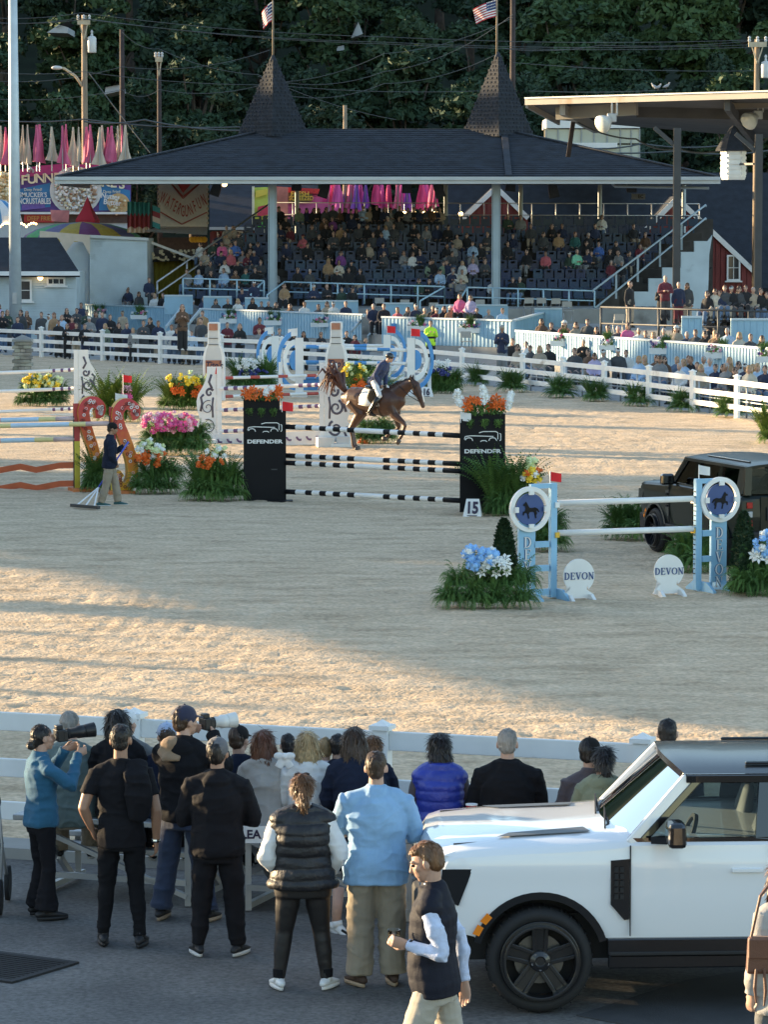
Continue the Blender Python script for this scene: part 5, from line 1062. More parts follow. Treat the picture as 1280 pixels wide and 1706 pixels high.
 # lemonade stall and bright game stall behind the seats
o=thing('lemonade_stand','pink lemonade stand with gold lettering behind the stand','food stand',(P(500,400,197).x,197,0))
board(o,[(462,400),(610,400),(610,320),(462,318)],197,M('pink_print',(.62,.14,.34),.5,.3,.9),'sign_board');board(o,[(470,340),(520,336),(520,318),(470,316)],196.8,M('olive_print',(.16,.13,.06),.6),'menu_board',.05);txt(o,'FRESH',500,324,196.7,8,YEL,.02);txt(o,'SQUEEZED',502,331,196.7,7,YEL,.02,.85);board(o,[(455,320),(545,324),(545,316),(455,311)],196.7,REDP,'awning',.4);board(o,[(462,480),(610,480),(610,400),(462,400)],197,WBLK,'wall')
o=thing('game_stall','bright yellow and green game sign left of the left pillar','stall',(P(435,400,196).x,196,0));board(o,[(424,384),(447,384),(447,312),(424,313)],196,M('lime_print',(.55,.62,.10),.5,.4,.8),'sign_board');board(o,[(428,362),(447,358),(447,341),(430,345)],195.8,M('melon_red',(.65,.06,.10),.5),'melon_slice',.05);board(o,[(428,382),(447,382),(447,366),(428,370)],195.8,M('leaf_print',(.10,.45,.10),.5),'rind',.05);board(o,[(426,330),(446,324),(446,315),(426,318)],195.8,YEL,'lettering_band',.05);board(o,[(424,480),(447,480),(447,384),(424,384)],196,WBLK,'wall');board(o,[(448,384),(480,384),(480,312),(448,312)],196.2,M('coral_print',(.66,.22,.16),.5,.5,1),'side_panel');board(o,[(420,384),(424,384),(424,311),(420,311)],195.9,CRM,'edge',.2)
for i,px in enumerate((674,690,708,726,768)):t=P(px,356 if i<4 else 357,193.5);q=thing('bulb',f'bright bulb behind the top row of seats, {ORD[i]} of five','lamp',t,group='bulbs behind the seats');MB().ell((0,0,0),.13).build('globe',BULB,q);MB().tube([(0,0,.1),(0,0,.5)],[.03,.03],6).build('stem',GALV,q)
# water gun game
Y=186.0;wg=thing('water_gun_stall','white water gun game stall with red chevron and red lettering','stall',(P(306,400,Y).x,Y,0));SGW=M('sign_white',(.66,.66,.64),.5,.06)
board(wg,[(265,378),(346,378),(346,290),(265,290)],Y,SGW,'sign_board',.2)
m=MB();[m.beam(P(*a,Y-.25),P(*b,Y-.25),.06,.14,up=(0,1,0))for a,b in(((266,353),(303,374)),((303,374),(345,354)),((283,303),(305,328)),((305,328),(336,303)),((280,300),(305,331)),((305,331),(340,300)))];m.buildw('chevron',M('brick_red_print',(.36,.06,.05),.5),wg,kind='stuff')
for ch,px,py in zip('WATER GUN FUN',(271.5,280,286.5,292,298,0,304.5,311,317.5,0,324.5,331.5,339.5),(331,336,341,345,349,0,353,353,350,0,345,340,334)):
 if ch!=' ':q=txt(wg,ch,px,py,Y-.3,19,M('brick_red_print',(.36,.06,.05),.5),.015,.33,(.35 if px<303 else-.35 if px>313 else 0))
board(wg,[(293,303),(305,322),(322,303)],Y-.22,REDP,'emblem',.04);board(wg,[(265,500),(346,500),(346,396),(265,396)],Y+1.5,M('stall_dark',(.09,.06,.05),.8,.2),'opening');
a,b=P(238,388,Y-3),P(346,380,Y-.2);MB().add([tuple(P(238,386,Y-3.2)),tuple(P(345,392,Y-3.2)),tuple(P(346,378,Y-.2)),tuple(P(262,379,Y-.2))],[(0,1,2,3),(3,2,1,0)]).buildw('awning',WHP,wg)
q=MB();[q.ell(P(320+5.2*i,399.5,Y-1),.16,8,6)for i in range(5)];q.buildw('prize_row',M('yellow_prize',(.75,.42,.03),.6),wg,True,kind='stuff')
m=MB();[m.box(P(265 if i%2 else 346,300+i*4,Y-.25),(.12,.06,.12))for i in range(20)];m.buildw('sign_lights',CREF,wg,kind='stuff')
# curtained stall below it, striped tents, canopies, banners
o=thing('curtain_stall','stall with olive yellow curtain and dotted canopy beside the white block house','stall',(P(290,470,181).x,181,0));m=MB();a,b=P(246,480,181),P(335,480,181);n=40;zt,zb=P(0,432,181).z,.1
V=[];[V.extend([(a.x+(b.x-a.x)*i/n,181+.12*math.sin(i*1.7),zt),(a.x+(b.x-a.x)*i/n,181+.16*math.sin(i*1.7+.4),zb)])for i in range(n+1)];m.add(V,[(2*i,2*i+1,2*i+3,2*i+2)for i in range(n)]);m.buildw('curtain',M('olive_cloth',(.22,.18,.02),.8,.25,1),o,True)
MB().add([tuple(P(246,437,180)),tuple(P(335,434,180)),tuple(P(330,420,184)),tuple(P(246,412,184))],[(0,1,2,3),(3,2,1,0)]).buildw('canopy',M('dark_canopy',(.04,.045,.04),.8,.3,2),o)
m=MB();[m.ell(P(rng.uniform(248,332),rng.uniform(417,434),179.8),.07,6,4)for i in range(60)];m.buildw('string_lights',M('warm_bead',(.7,.6,.4),.5),o,kind='stuff');MB().beam(P(246,402,179.5),P(330,434,179.5),.1,.12).buildw('canopy_pole',WHP,o)
def dome(px,pyb,w,h,Y,cols,lb,name='striped_canopy'):
 c=P(px,pyb,Y);k=1/S(Y);o=thing(name,lb,'canopy',(c.x,Y,0));n=32;m=MB()
 for i in range(n):
  a0,a1=2*math.pi*i/n,2*math.pi*(i+1)/n;prof=[(1,0),(.93,.32),(.75,.62),(.45,.88),(.0,1.0)]
  for(r0,z0),(r1,z1)in zip(prof[:-1],prof[1:]):m.add([(r*w/2*k*math.cos(a),r*w/2*k*.7*math.sin(a),c.z+z*h*k)for r,z,a in((r0,z0,a0),(r0,z0,a1),(r1,z1,a1),(r1,z1,a0))],[(0,1,2,3)],(i//2)%len(cols))
 m.build('canopy',cols,o,True);MB().tube([(0,0,0),(0,0,c.z+.3)],[.06,.06],6).build('post',GALV,o);return o
dome(137,403,205,33,186,[M('plum_cloth',(.20,.06,.16),.7),M('amber_cloth',(.48,.34,.06),.7),M('slate_cloth',(.15,.14,.26),.7),M('green_cloth',(.10,.35,.14),.7),M('slate_cloth',(.15,.14,.26),.7),M('amber_cloth',(.48,.34,.06),.7)],'wide striped canopy in plum, amber and green above the white block house')
dome(-12,374,100,44,188,[M('tent_blue',(.10,.28,.50),.7),WPR],'blue and white striped tent at the left edge of the picture','striped_tent')
m=MB();[m.ell(P(x,378-6*math.sin((x%22)/22*3.14),187),.06,6,4)for x in range(-4,62,4)];m.build('festoon_lights',BULB,label='string of small warm bulbs along the blue striped tent',cat='string lights',kind='stuff')
c=P(146,367,187);k=1/S(187);o=thing('red_tent','pointed red tent top with a pale red flap before the funnel cake sign','tent',(c.x,187,0));m=MB();m.lathe([(22*k,c.z-.4),(23*k,c.z),(11*k,c.z+17*k),(0.5*k,c.z+38*k)],4,rot=rotz(.6));m.build('top',M('red_canvas',(.50,.02,.035),.7,.15,1),o);MB().add([tuple(P(84,350,186.5)-Vector(o.location)),tuple(P(116,351,186.5)-Vector(o.location)),tuple(P(114,371,186.2)-Vector(o.location)),tuple(P(86,369,186.2)-Vector(o.location))],[(0,1,2,3),(3,2,1,0)]).build('flap',M('faded_red',(.62,.20,.18),.7,.2,2),o);MB().tube([(0,0,0),(0,0,c.z)],[.06]*2,6).build('post',GALV,o)
o=thing('banner','teal banner with maroon scalloped edge hanging beside the water gun sign','banner',P(238,384,184));m=MB();n=24;V=[]
for i in range(n+1):
 x=212+38*i/n;b0=Vector(o.location)
 for y in(336+2*i/n,358-3*math.cos(i*1.57),382-4*abs(math.sin(i*.39)),388):q=P(x,y,184+.12*math.sin(i*1.3))-b0;V.append(tuple(q))
for i in range(n):
 for r in range(3):m.add([V[4*i+r],V[4*i+r+1],V[4*i+4+r+1],V[4*i+4+r]],[(0,1,2,3)],r)
m.build('cloth',[M('teal_cloth',(.05,.26,.26),.8,.2,1),M('maroon_cloth',(.28,.05,.06),.8,.2,1),CREF],o,True);board(o,[(251,382),(253,382),(253,336),(251,336)],184,STEEL,'pole',.05)
m=MB();[m.add([tuple(P(254,y0,184)),tuple(P(267,y0+5,183.6)),tuple(P(267,y0+14,183.6)),tuple(P(254,y0+9,184))],[(0,1,2,3)],i%3)for i,y0 in enumerate((342,351,360,369))];m.buildw('striped_side',[M('teal_cloth',(.05,.26,.26),.8),M('maroon_cloth',(.28,.05,.06),.8),CREF],o)
# white block buildings and shed
def clap(o,pts,Y,dep,name='wall',course=4.2,mat=None):
 w=board(o,pts,Y,mat or WBLK,name,dep);ys_=[p_[1]for p_ in pts];y=max(ys_);m=MB()
 L_=sorted(pts)[0][0];R_2=sorted(pts)[-1][0]
 while y>min(ys_)+2:
  ed=[(a,b)for a,b in zip(pts,pts[1:]+pts[:1])if(a[1]-y+1)*(b[1]-y+1)<0]
  if len(ed)>=2:
   X_=sorted(a[0]+(b[0]-a[0])*(y-1-a[1])/(b[1]-a[1])for a,b in ed);m.beam(P(X_[0]+.5,y,Y-.02),P(X_[-1]-.5,y,Y-.02),.07,.04)
  y-=course
 m.build('clapboard',mat or WBLK,w).location=-Vector(o.location)if False else(0,0,0);w.children[0]['kind']='stuff';return w
o=thing('block_house','flat topped white block house between the shed and the stand','building',(P(196,510,176).x,176,0));clap(o,[(149,557),(246,557),(245,398),(149,395)],176,5);clap(o,[(110,557),(148,557),(148,395),(138,395),(110,425)],176.6,4)
MB().beam(P(148,394,175.9),P(248,399,175.9),.25,.14).buildw('coping',GUT,o);MB().add([tuple(P(*q,175.7))for q in((66,385),(150,392),(150,426),(138,404),(124,402),(110,420),(98,398),(66,396))],[(0,1,2,3,4,5,6,7)]).buildw('canvas_cover',CREF,o)
o=thing('shed','white clapboard shed with dark roof, two windows and a lit bulb at the left','shed',(P(50,510,170).x,170,0));clap(o,[(-80,564),(127,564),(127,455),(-80,455)],170,5);quad_roof(o,[P(-90,455,169.4),P(133,455,169.4),P(95,396,174),P(-90,396,174)]);MB().beam(P(-90,456,169.3),P(133,456,169.3),.12,.2).buildw('gutter',WHP,o)
sash(o,33,466,53,502,169.9,1,2);sash(o,78,462,109,476,169.9,3,1);t=P(67,463,169.6);MB().ell(t,.13).buildw('bulb',BULB,o)
# ================================================================== white fences
def post_mesh(h,w=.13):return MB().box((0,0,h/2),(w,w,h)).mesh('post',WHP),MB().box((0,0,h+.02),(w+.05,w+.05,.04)).add([(-w/2,-w/2,h+.04),(w/2,-w/2,h+.04),(w/2,w/2,h+.04),(-w/2,w/2,h+.04),(0,0,h+.09)],[(0,1,4),(1,2,4),(2,3,4),(3,0,4)]).mesh('cap',WHP)
def fence(name,label,pts,h,rails,rh,w=.13):
 o=thing(name,label,'fence',pts[0]);pm,cm=post_mesh(h,w)
 for p_ in pts:q=obj('post',pm,o,loc=p_-pts[0],rz=math.atan2((pts[1]-pts[0]).y,(pts[1]-pts[0]).x));obj('cap',cm,q)
 for a,b in zip(pts[:-1],pts[1:]):
  d=(b-a).normalized()*(w/2)
  for z in rails:MB().beam(a-pts[0]+d+Vector((0,0,z)),b-pts[0]-d+Vector((0,0,z)),.045,rh).build('rail',WHP,o,bevel=.008)
 return o
fence('rail_fence','white three rail fence curving round the far side of the ring',FAR,1.22,(1.05,.68,.33),.155)
NP=[Vector((-.016+2.26*i,near_y(-.016+2.26*i),0))for i in range(-3,5)]
fn=fence('rail_fence','white rail fence right behind the seated spectators in the foreground',NP,1.27,(1.17,.74,.34),.17,.14)
# ================================================================== ferns and flowers
FERNM=[leaf_mat('fern_green',(.048,.110,.026),(.115,.205,.048),.15),leaf_mat('fern_yellowgreen',(.075,.13,.02),(.13,.20,.035),.12)]
TOPI=leaf_mat('topiary_green',(.012,.032,.014),(.028,.058,.022),.1)
def fern_mesh(seed,n=125,L=.70,up=.75,width=.072,nseg=10):
 r=np.random.default_rng(seed);V=[];F_=[]
 for i in range(n):
  a=r.uniform(0,6.28);el=math.asin(r.uniform(.25,.98))if up>.6 else r.uniform(.95,1.45);ln=L*r.uniform(.7,1.1);d=np.array((math.cos(a),math.sin(a),0));p=np.array((d[0]*.06,d[1]*.06,.16));th=el;sg=ln/nseg;bend=r.uniform(1.8,2.9)if up>.6 else r.uniform(.9,1.7)
  sd=np.cross(d,(0,0,1.0));sd=sd*math.cos(.3*r.normal())+np.array((0,0,.3*r.normal()));pts=[]
  for k in range(nseg+1):
   v=d*math.cos(th)+np.array((0,0,math.sin(th)));pts.append((p.copy(),v.copy()));p=p+v*sg;th-=bend/nseg*(.35+1.3*k/nseg)
   if p[2]<.02:p[2]=.02;th=max(th,-.2)
  for k in range(1,nseg+1):
   w=width*math.sin(math.pi*min(1,(k+1.2)/(nseg+1.5)))**.8*(1.0 if k<nseg else.6);c,t=pts[k];c0=pts[k-1][0]
   for sg2 in(-1,1):
    for h in(0,.5):
     q0=c0*(1-h)+c*h;q1=c0*(1-h-.36)+c*(h+.36)if h else c0*.64+c*.36;b=len(V);tip=(q0+q1)/2+sd*sg2*w*r.uniform(.8,1.1)+t*w*.4-np.array((0,0,w*r.uniform(.1,.5)));V+=[q0,tip,q1];F_.append((b,b+1,b+2))
 return np.array(V),F_
FERNS=[]
for sd,kw in((1,{}),(2,dict(L=.58)),(3,dict(L=.66,n=110)),(4,dict(L=.98,up=.5,width=.075,n=70)),(5,dict(L=.88,up=.5,width=.07,n=80))):
 V,F_=fern_mesh(sd,**kw);row=[]
 for mt in FERNM:
  me=bpy.data.meshes.new('fern');me.from_pydata(V.tolist(),[],F_);me.materials.append(mt);row.append(me)
 FERNS.append(row)
def fmat(n,c):return M(n,c,.6,.2,20)
FCOL={'w':fmat('white_petal',(.78,.78,.74)),'o':fmat('orange_petal',(.72,.14,.015)),'y':fmat('yellow_petal',(.85,.60,.04)),'p':fmat('pink_petal',(.68,.10,.30)),'k':fmat('pale_pink_petal',(.78,.40,.50)),'b':fmat('sky_blue_petal',(.25,.48,.80)),'n':fmat('navy_petal',(.04,.05,.20)),'c':fmat('cream_green_petal',(.66,.72,.38))}
def lily(mt,s=.09):
 m=MB()
 for i in range(6):
  a=i*math.pi/3;d=np.array((math.cos(a),math.sin(a),0));e=np.array((-math.sin(a),math.cos(a),0));z=np.array((0,0,1.0));m.add([d*.1*s,d*.55*s+e*.26*s+z*.25*s,d*1.1*s+z*.12*s,d*.55*s-e*.26*s+z*.25*s],[(0,1,2,3)])
 m.ell((0,0,.15*s),.14*s,6,4);return m.mesh('blossom',mt)
def rose(mt,s=.06):
 m=MB();m.ell((0,0,.3*s),(.7*s,.7*s,.6*s),8,5)
 for i in range(5):a=i*1.257;d=np.array((math.cos(a),math.sin(a),0));e=np.array((-math.sin(a),math.cos(a),0));z=np.array((0,0,1.0));m.add([d*.3*s,d*.9*s+e*.55*s+z*.3*s,d*1.15*s+z*.55*s,d*.9*s-e*.55*s+z*.3*s],[(0,1,2,3)])
 return m.mesh('blossom',mt)
LILY={k:lily(v)for k,v in FCOL.items()};ROSE={k:rose(v)for k,v in FCOL.items()}
LEAFY=[]
for sd in range(2):
 r=np.random.default_rng(50+sd);n=320;d=r.normal(size=(n,3));d/=np.linalg.norm(d,axis=1)[:,None];d[:,2]=np.abs(d[:,2]);c=d*r.uniform(.35,1,n)[:,None];nn=d+r.normal(size=(n,3))*.6;nn/=np.linalg.norm(nn,axis=1)[:,None];a=np.cross(nn,r.normal(size=(n,3)));a/=np.linalg.norm(a,axis=1)[:,None];b=np.cross(nn,a);s=.13
 V=np.stack([c-a*s,c-b*s*.45,c+a*s,c+b*s*.45],1).reshape(-1,3);me=bpy.data.meshes.new('leaves');me.from_pydata(V.tolist(),[],np.arange(4*n).reshape(n,4).tolist());me.materials.append(FERNM[0]);LEAFY.append(me)
def arrangement(label,px0,px1,yb,yt,flowers=(),ferns=3,tall=0,tone=0,name='flower_arrangement',cat='flowers',group=None,topiary=None,dy=0.0):
 g_=G((px0+px1)/2,yb-4);g_=Vector((g_.x,g_.y+dy,0));k=1/S(g_.y);W_=(px1-px0)*k;H_=(yb-yt)*k;o=thing(name,label,cat,g_,group=group);r=np.random.default_rng(int(px0*7+yb))
 rad=max(.32,min(.55,W_/max(1.6,ferns)*(.8 if ferns>1 else 1.15)));xs_=np.linspace(-W_/2+rad*.8,W_/2-rad*.8,ferns)if ferns>1 else[0]
 for row in range(2 if ferns>1 else 1):
  for i,x in enumerate(xs_):
   sc=rad/.55*r.uniform(.9,1.1);obj('fern',FERNS[int(r.integers(0,3))][tone],o,(x+(row*rad*.4 if i<len(xs_)-1 else 0),row*rad*1.0+r.uniform(-.1,.1),0 if row==0 else.16),r.uniform(0,6),sc=(sc,sc,sc*(1.0 if row==0 else 1.3)*min(1.5,max(.9,H_*.62/(rad*1.0)))))
 for i in range(tall):
  x=(i+.5)/tall*W_-W_/2;sc=H_/.95;obj('fern',FERNS[3+i%2][tone],o,(x*.8,.25,.05),r.uniform(0,6),sc=(sc*.8,sc*.8,sc))
 for(kinds,shape,n,fx,fy,fw,fh)in flowers:
  c=P(fx,fy,g_.y-.05)-g_;w,h=fw*k/2,fh*k/2
  sp=max(.06,min(w,.5));lf=obj('leaves',LEAFY[0],o,c-Vector((0,-.12,h*.9)),r.uniform(0,6),sc=(w,.8*sp,h*1.5))
  lf['kind']='stuff'
  if c.z-h*1.5>.2:MB().tube([(c.x,.1,.1),(c.x,.05,c.z-h*.4)],[.05,.03],6).build('stem',FERNM[0],o)
  for i in range(int(n*.8)):
   a,d=r.uniform(0,6.28),math.sqrt(r.uniform());x,z=math.cos(a)*d*w,math.sin(a)*d*h;y=-.26*sp*(1-d*d)-r.uniform(0,.08);kd=kinds[int(r.integers(0,len(kinds)))]
   q=obj('blossom',(LILY if shape=='l' else ROSE)[kd],o,c+Vector((x,y,z)),0,sc=r.uniform(.75,1.25)*(1.0 if g_.y<75 else 1.15));q.rotation_euler=(1.1+r.uniform(-.5,.4)-z/max(h,.01)*.5,r.uniform(-.5,.5),x/max(w,.01)*.7)
 if topiary:
  tx,ty0,ty1,tw=topiary;b=P(tx,ty1,g_.y+.25)-g_;hh=(ty1-ty0)*k;w=tw*k/2;n=1500;z=r.uniform(0,1,n)**.9;a=r.uniform(0,6.28,n);rr=w*(1-z**1.6)**.6*r.uniform(.75,1.05,n);c=np.stack([b.x+rr*np.cos(a),.25+rr*np.sin(a),b.z+z*hh],1);dv=np.stack([np.cos(a),np.sin(a),.8+0*a],1)+r.normal(size=(n,3))*.5;e=np.cross(dv,r.normal(size=(n,3)));e/=np.linalg.norm(e,axis=1)[:,None];dv/=np.linalg.norm(dv,axis=1)[:,None];s=.035
  V=np.stack([c-e*s*.5,c+dv*s*1.6,c+e*s*.5],1).reshape(-1,3);me=bpy.data.meshes.new('topiary');me.from_pydata(V.tolist(),[],np.arange(3*n).reshape(n,3).tolist());me.materials.append(TOPI);obj('topiary',me,o);m=MB();m.lathe([(w*.75*(1-q**1.6)**.6+.005,b.z+q*hh*.97)for q in np.linspace(0,.98,9)],10,(b.x,.25,0));m.build('topiary_core',TOPI,o,True)
 return o
AR=arrangement
AR('fern and sky blue flower planting before the left light blue wing',722,897,1020,905,[('bbw','r',40,800,928,58,36),('w','l',16,822,942,80,26)],4,topiary=(840,864,945,40))
AR('fern and sky blue flower planting cut off by the right edge of the picture',1214,1345,997,875,[('bbw','r',34,1285,905,60,44),('w','l',10,1280,925,50,20)],4,topiary=(1239,850,985,50))
AR('bushy fern between the two light blue poles',1006,1092,905,838,[],2,tall=2,name='fern_planting',cat='fern')
AR('fern behind the right light blue wing',1102,1195,958,885,[],2,tall=1,name='fern_planting',cat='fern')
AR('fern planting with orange flowers right of the black jump tower',805,880,864,760,[('oyw','r',22,888,790,40,22),('c','r',12,882,772,32,14)],3,tall=3)
AR('fern planting behind the left light blue wing ring',865,945,925,850,[],2,tall=1,name='fern_planting',cat='fern')
AR('large fern planting with orange roses left of the black jump tower',303,412,840,752,[('o','r',20,352,770,42,26),('cw','r',14,362,752,46,18)],4,tall=2)
AR('fern planting with orange roses and cream flowers right of the orange curl wing',215,302,828,742,[('o','r',24,252,762,54,22),('cw','r',34,252,748,42,30)],3)
AR('fern planting between the two orange curl wings',135,180,825,750,[],2,tall=1,name='fern_planting',cat='fern')
AR('wide fern planting full of pink flowers',226,350,763,700,[('ppk','r',46,262,704,50,30),('ppk','r',46,300,702,52,36)],4,tall=1)
AR('orange and yellow flower planting behind the left scroll wing',263,350,688,630,[('o','l',16,300,648,26,18),('o','l',14,331,652,20,16),('y','r',26,305,634,60,22),('c','r',14,330,628,40,20)],4,tall=3,tone=1)
AR('yellow flower planting by the stone pillar',22,115,682,622,[('yyc','r',44,56,636,32,30),('cy','r',34,88,636,36,24)],4,tall=1)
AR('yellow green plants with pink flowers behind the orange curl wings',162,232,708,625,[('kp','l',20,208,660,28,40)],2,tall=3,tone=1)
AR('white and navy flower planting left of the blue ring jump',378,462,652,596,[('w','l',36,415,610,44,24),('n','r',28,420,621,56,12)],4,tall=3)
AR('orange lily planting behind the horse',572,660,690,612,[('o','l',24,598,640,36,22),('yc','r',22,590,618,40,28)],3,tall=2)
AR('dark fern planting under the belly of the horse',588,660,744,696,[('yo','r',6,606,735,14,12)],3,name='fern_planting',cat='fern')
AR('white and navy flower planting right of the blue ring jump',706,772,661,612,[('n','r',22,737,618,36,16),('w','l',18,735,608,36,16)],4,tall=2)
AR('fern behind the poles of the blue ring jump',570,640,648,602,[],3,tall=1,name='fern_planting',cat='fern')
AR('bright yellow green plant at the right edge of the sand',1262,1325,745,672,[],2,tall=3,tone=1,name='fern_planting',cat='fern')
for i,(px,yb,w)in enumerate(((795,646,24),(852,656,32),(932,665,36),(990,671,36),(1062,679,42),(1135,688,38),(1210,697,40))):
 AR(f'single fern standing at the foot of the far right fence, {ORD[i]} of seven',px-w*.62,px+w*.62,yb,yb-40,[],1,tall=2,name='potted_fern',cat='fern',group='ferns along the far fence',tone=0,dy=-1.0)
 # flower boxes on the blue walls
for i,(x0,x1,y0,y1)in enumerate(((153,186,523,529),(218,257,525,532),(366,406,531,539),(440,481,534,542),(518,558,538,545),(679,716,543,551),(763,806,546,555),(918,952,571,580),(999,1035,578,587),(1083,1122,583,593),(1175,1214,590,600),(1262,1302,597,607))):
 xm=(x0+x1)/2
 if xm<870:Y=wall_y(xm)-.3
 else:Y=on_wall(xm,*WC)-.3;y0-=3;y1-=3
 a,b=P(x0,y1,Y),P(x1,y0,Y);o=thing('flower_box',f'white flower box hung on the light blue walls, {BIGORD[i]} of twelve from the left','flower box',((a.x+b.x)/2,Y,a.z),group='flower boxes on the blue walls',rz=-.05 if xm<870 else-.2);w,h=b.x-a.x,b.z-a.z
 MB().box((0,0,h/2),(w,.28,h),taper=(1.03,1.1)).build('planter',WHP,o);q=obj('leaves',LEAFY[i%2],o,(0,0,h*.8),sc=(w*.5,.2,.32));q['kind']='stuff';r=np.random.default_rng(i)
 for j in range(2):obj('fern',FERNS[3][0],o,(r.uniform(-.3,.3),0,h*.8),r.uniform(0,6),sc=(.35,.3,.62))
 for j in range(14):obj('blossom',(LILY if j%2 else ROSE)['wkpwn'[int(r.integers(0,5))]],o,(r.uniform(-.46,.46)*w,r.uniform(-.2,0),h+r.uniform(.02,.22)),0,sc=.85).rotation_euler=(1.2,0,0)
 # ================================================================== jumps
BLK=M('satin_black',(.008,.008,.010),.55,.15,2,bump=.05,spec=.18);LBL=M('sky_blue_paint',(.26,.48,.66),.55,.07,3,dirt=((.16,.30,.40),2.0,.68));NAVY=M('navy_paint',(.035,.075,.22),.5,.1,3);PURB=M('plum_paint',(.13,.07,.17),.5,.1,4);REDB=M('brick_red_paint',(.45,.07,.05),.5,.1,4);BLB=M('ring_blue_paint',(.07,.26,.56),.5,.1,4);OCH=M('orange_brown_plank',(.46,.10,.035),.6,.12,3);GOLD=M('jump_cup_gold',(.70,.42,.04),.4,.1)
PALE={'b':M('pastel_blue',(.50,.66,.80),.5,.06),'y':M('pastel_yellow',(.72,.64,.30),.5,.06),'p':M('pastel_pink',(.62,.47,.46),.5,.06)}
def pole(label,p0,p1,bands,r=.05,group=None,mats=None):
 a,b=Vector(p0),Vector(p1);o=thing('jump_pole',label,'pole',a,group=group);m=MB();mats=mats or[WHP,BLK]
 u0=0
 for(u1,mi)in bands:m.tube([(b-a)*u0,(b-a)*u1],[r,r],12,mi,cap=u0==0 or u1>=1);u0=u1
 m.build('pole_body',mats,o,True);return o
def rbands(*edges):return[(e,i%2)for i,e in enumerate(edges)]
def ringm(mb,c,u,w,ro,ri,depth,a0=0,a1=2*math.pi,n=32,mi=0):
 c,u,w=[np.array(q,float)for q in(c,u,w)];nn=np.cross(u,w);nn=nn/np.linalg.norm(nn)*depth;full=abs(a1-a0-2*math.pi)<1e-6;V=[];F_=[];k=n if full else n+1
 for i in range(k):a=a0+(a1-a0)*i/n;d=math.cos(a)*u+math.sin(a)*w;V+=[c+d*ri,c+d*ro,c+d*ro+nn,c+d*ri+nn]
 for i in range(n):p_,q=4*i,4*((i+1)%k);F_+=[(p_,p_+1,q+1,q),(p_+1,p_+2,q+2,q+1),(p_+2,p_+3,q+3,q+2),(p_+3,p_,q,q+3)]
 if not full:e=4*(k-1);F_+=[(0,3,2,1),(e,e+1,e+2,e+3)]
 return mb.add(V,F_,mi)
def serif(word,size,mat,vertical=False,depth=.008,bold=1.0,gap=1.0):
 m=MB();X=np.array((1.0,0,0));Z=np.array((0,0,1.0));cx=0;cz=0
 wd={'D':.80,'E':.68,'V':.82,'O':.84,'N':.86};T,t=.15*bold,.055*bold
 tot=sum(wd[c]for c in word)+.1*(len(word)-1)
 def bar(a,b,w):m.beam((a[0]*size,0,a[1]*size),(b[0]*size,0,b[1]*size),w*size,depth,up=(0,1,0))
 cx=-tot/2
 for i,c in enumerate(word):
  W_=wd[c]
  if vertical:ox,oz=-W_/2,-i*1.16*gap-.5
  else:ox,oz=cx,-.5;cx+=W_+.1
  L_=lambda x,z:(ox+x,oz+z)
  if c in 'DE':
   bar(L_(.17,0),L_(.17,1),T);bar(L_(.03,.02),L_(.34,.02),t);bar(L_(.03,.98),L_(.34,.98),t)
  if c=='D':
   for k in range(8):
    a0,a1=-math.pi/2+math.pi*k/8,-math.pi/2+math.pi*(k+1)/8;am=(a0+a1)/2;bar(L_(.3+.40*math.cos(a0),.5+.47*math.sin(a0)),L_(.3+.40*math.cos(a1),.5+.47*math.sin(a1)),t+(T-t)*max(0,math.cos(am)))
  if c=='E':
   bar(L_(.17,.98),L_(.60,.98),t);bar(L_(.17,.02),L_(.64,.02),t);bar(L_(.17,.52),L_(.50,.52),t);bar(L_(.60,1),L_(.62,.76),t);bar(L_(.64,0),L_(.66,.24),t);bar(L_(.50,.42),L_(.50,.62),t)
  if c=='V':bar(L_(.14,.98),L_(.43,.02),T);bar(L_(.70,.98),L_(.43,.02),t*1.2);bar(L_(0,.98),L_(.30,.98),t);bar(L_(.56,.98),L_(.82,.98),t)
  if c=='O':
   for k in range(14):
    a0,a1=2*math.pi*k/14,2*math.pi*(k+1)/14;am=(a0+a1)/2;bar(L_(.42+.36*math.cos(a0),.5+.48*math.sin(a0)),L_(.42+.36*math.cos(a1),.5+.48*math.sin(a1)),t+(T-t)*abs(math.cos(am))**1.5)
  if c=='N':bar(L_(.16,0),L_(.16,1),t*1.2);bar(L_(.70,0),L_(.70,1),t*1.2);bar(L_(.14,.98),L_(.70,.03),T);bar(L_(.02,.98),L_(.24,.98),t);bar(L_(.02,.02),L_(.30,.02),t);bar(L_(.56,.98),L_(.84,.98),t)
 return m.mesh('lettering',mat)
HORSE_OUT=[(-.62,.10),(-.75,.02),(-.88,-.25),(-.80,-.30),(-.66,-.10),(-.58,-.18),(-.66,-.40),(-.56,-.62),(-.62,-.86),(-.52,-.88),(-.44,-.60),(-.40,-.34),(-.28,-.24),(.06,-.26),(.18,-.44),(.10,-.86),(.20,-.88),(.28,-.46),(.42,-.30),(.60,-.34),(.66,-.56),(.74,-.52),(.72,-.22),(.52,-.12),(.48,.10),(.52,.34),(.70,.36),(.74,.46),(.52,.62),(.44,.74),(.34,.60),(.22,.36),(.10,.16),(-.20,.12),(-.44,.18)]
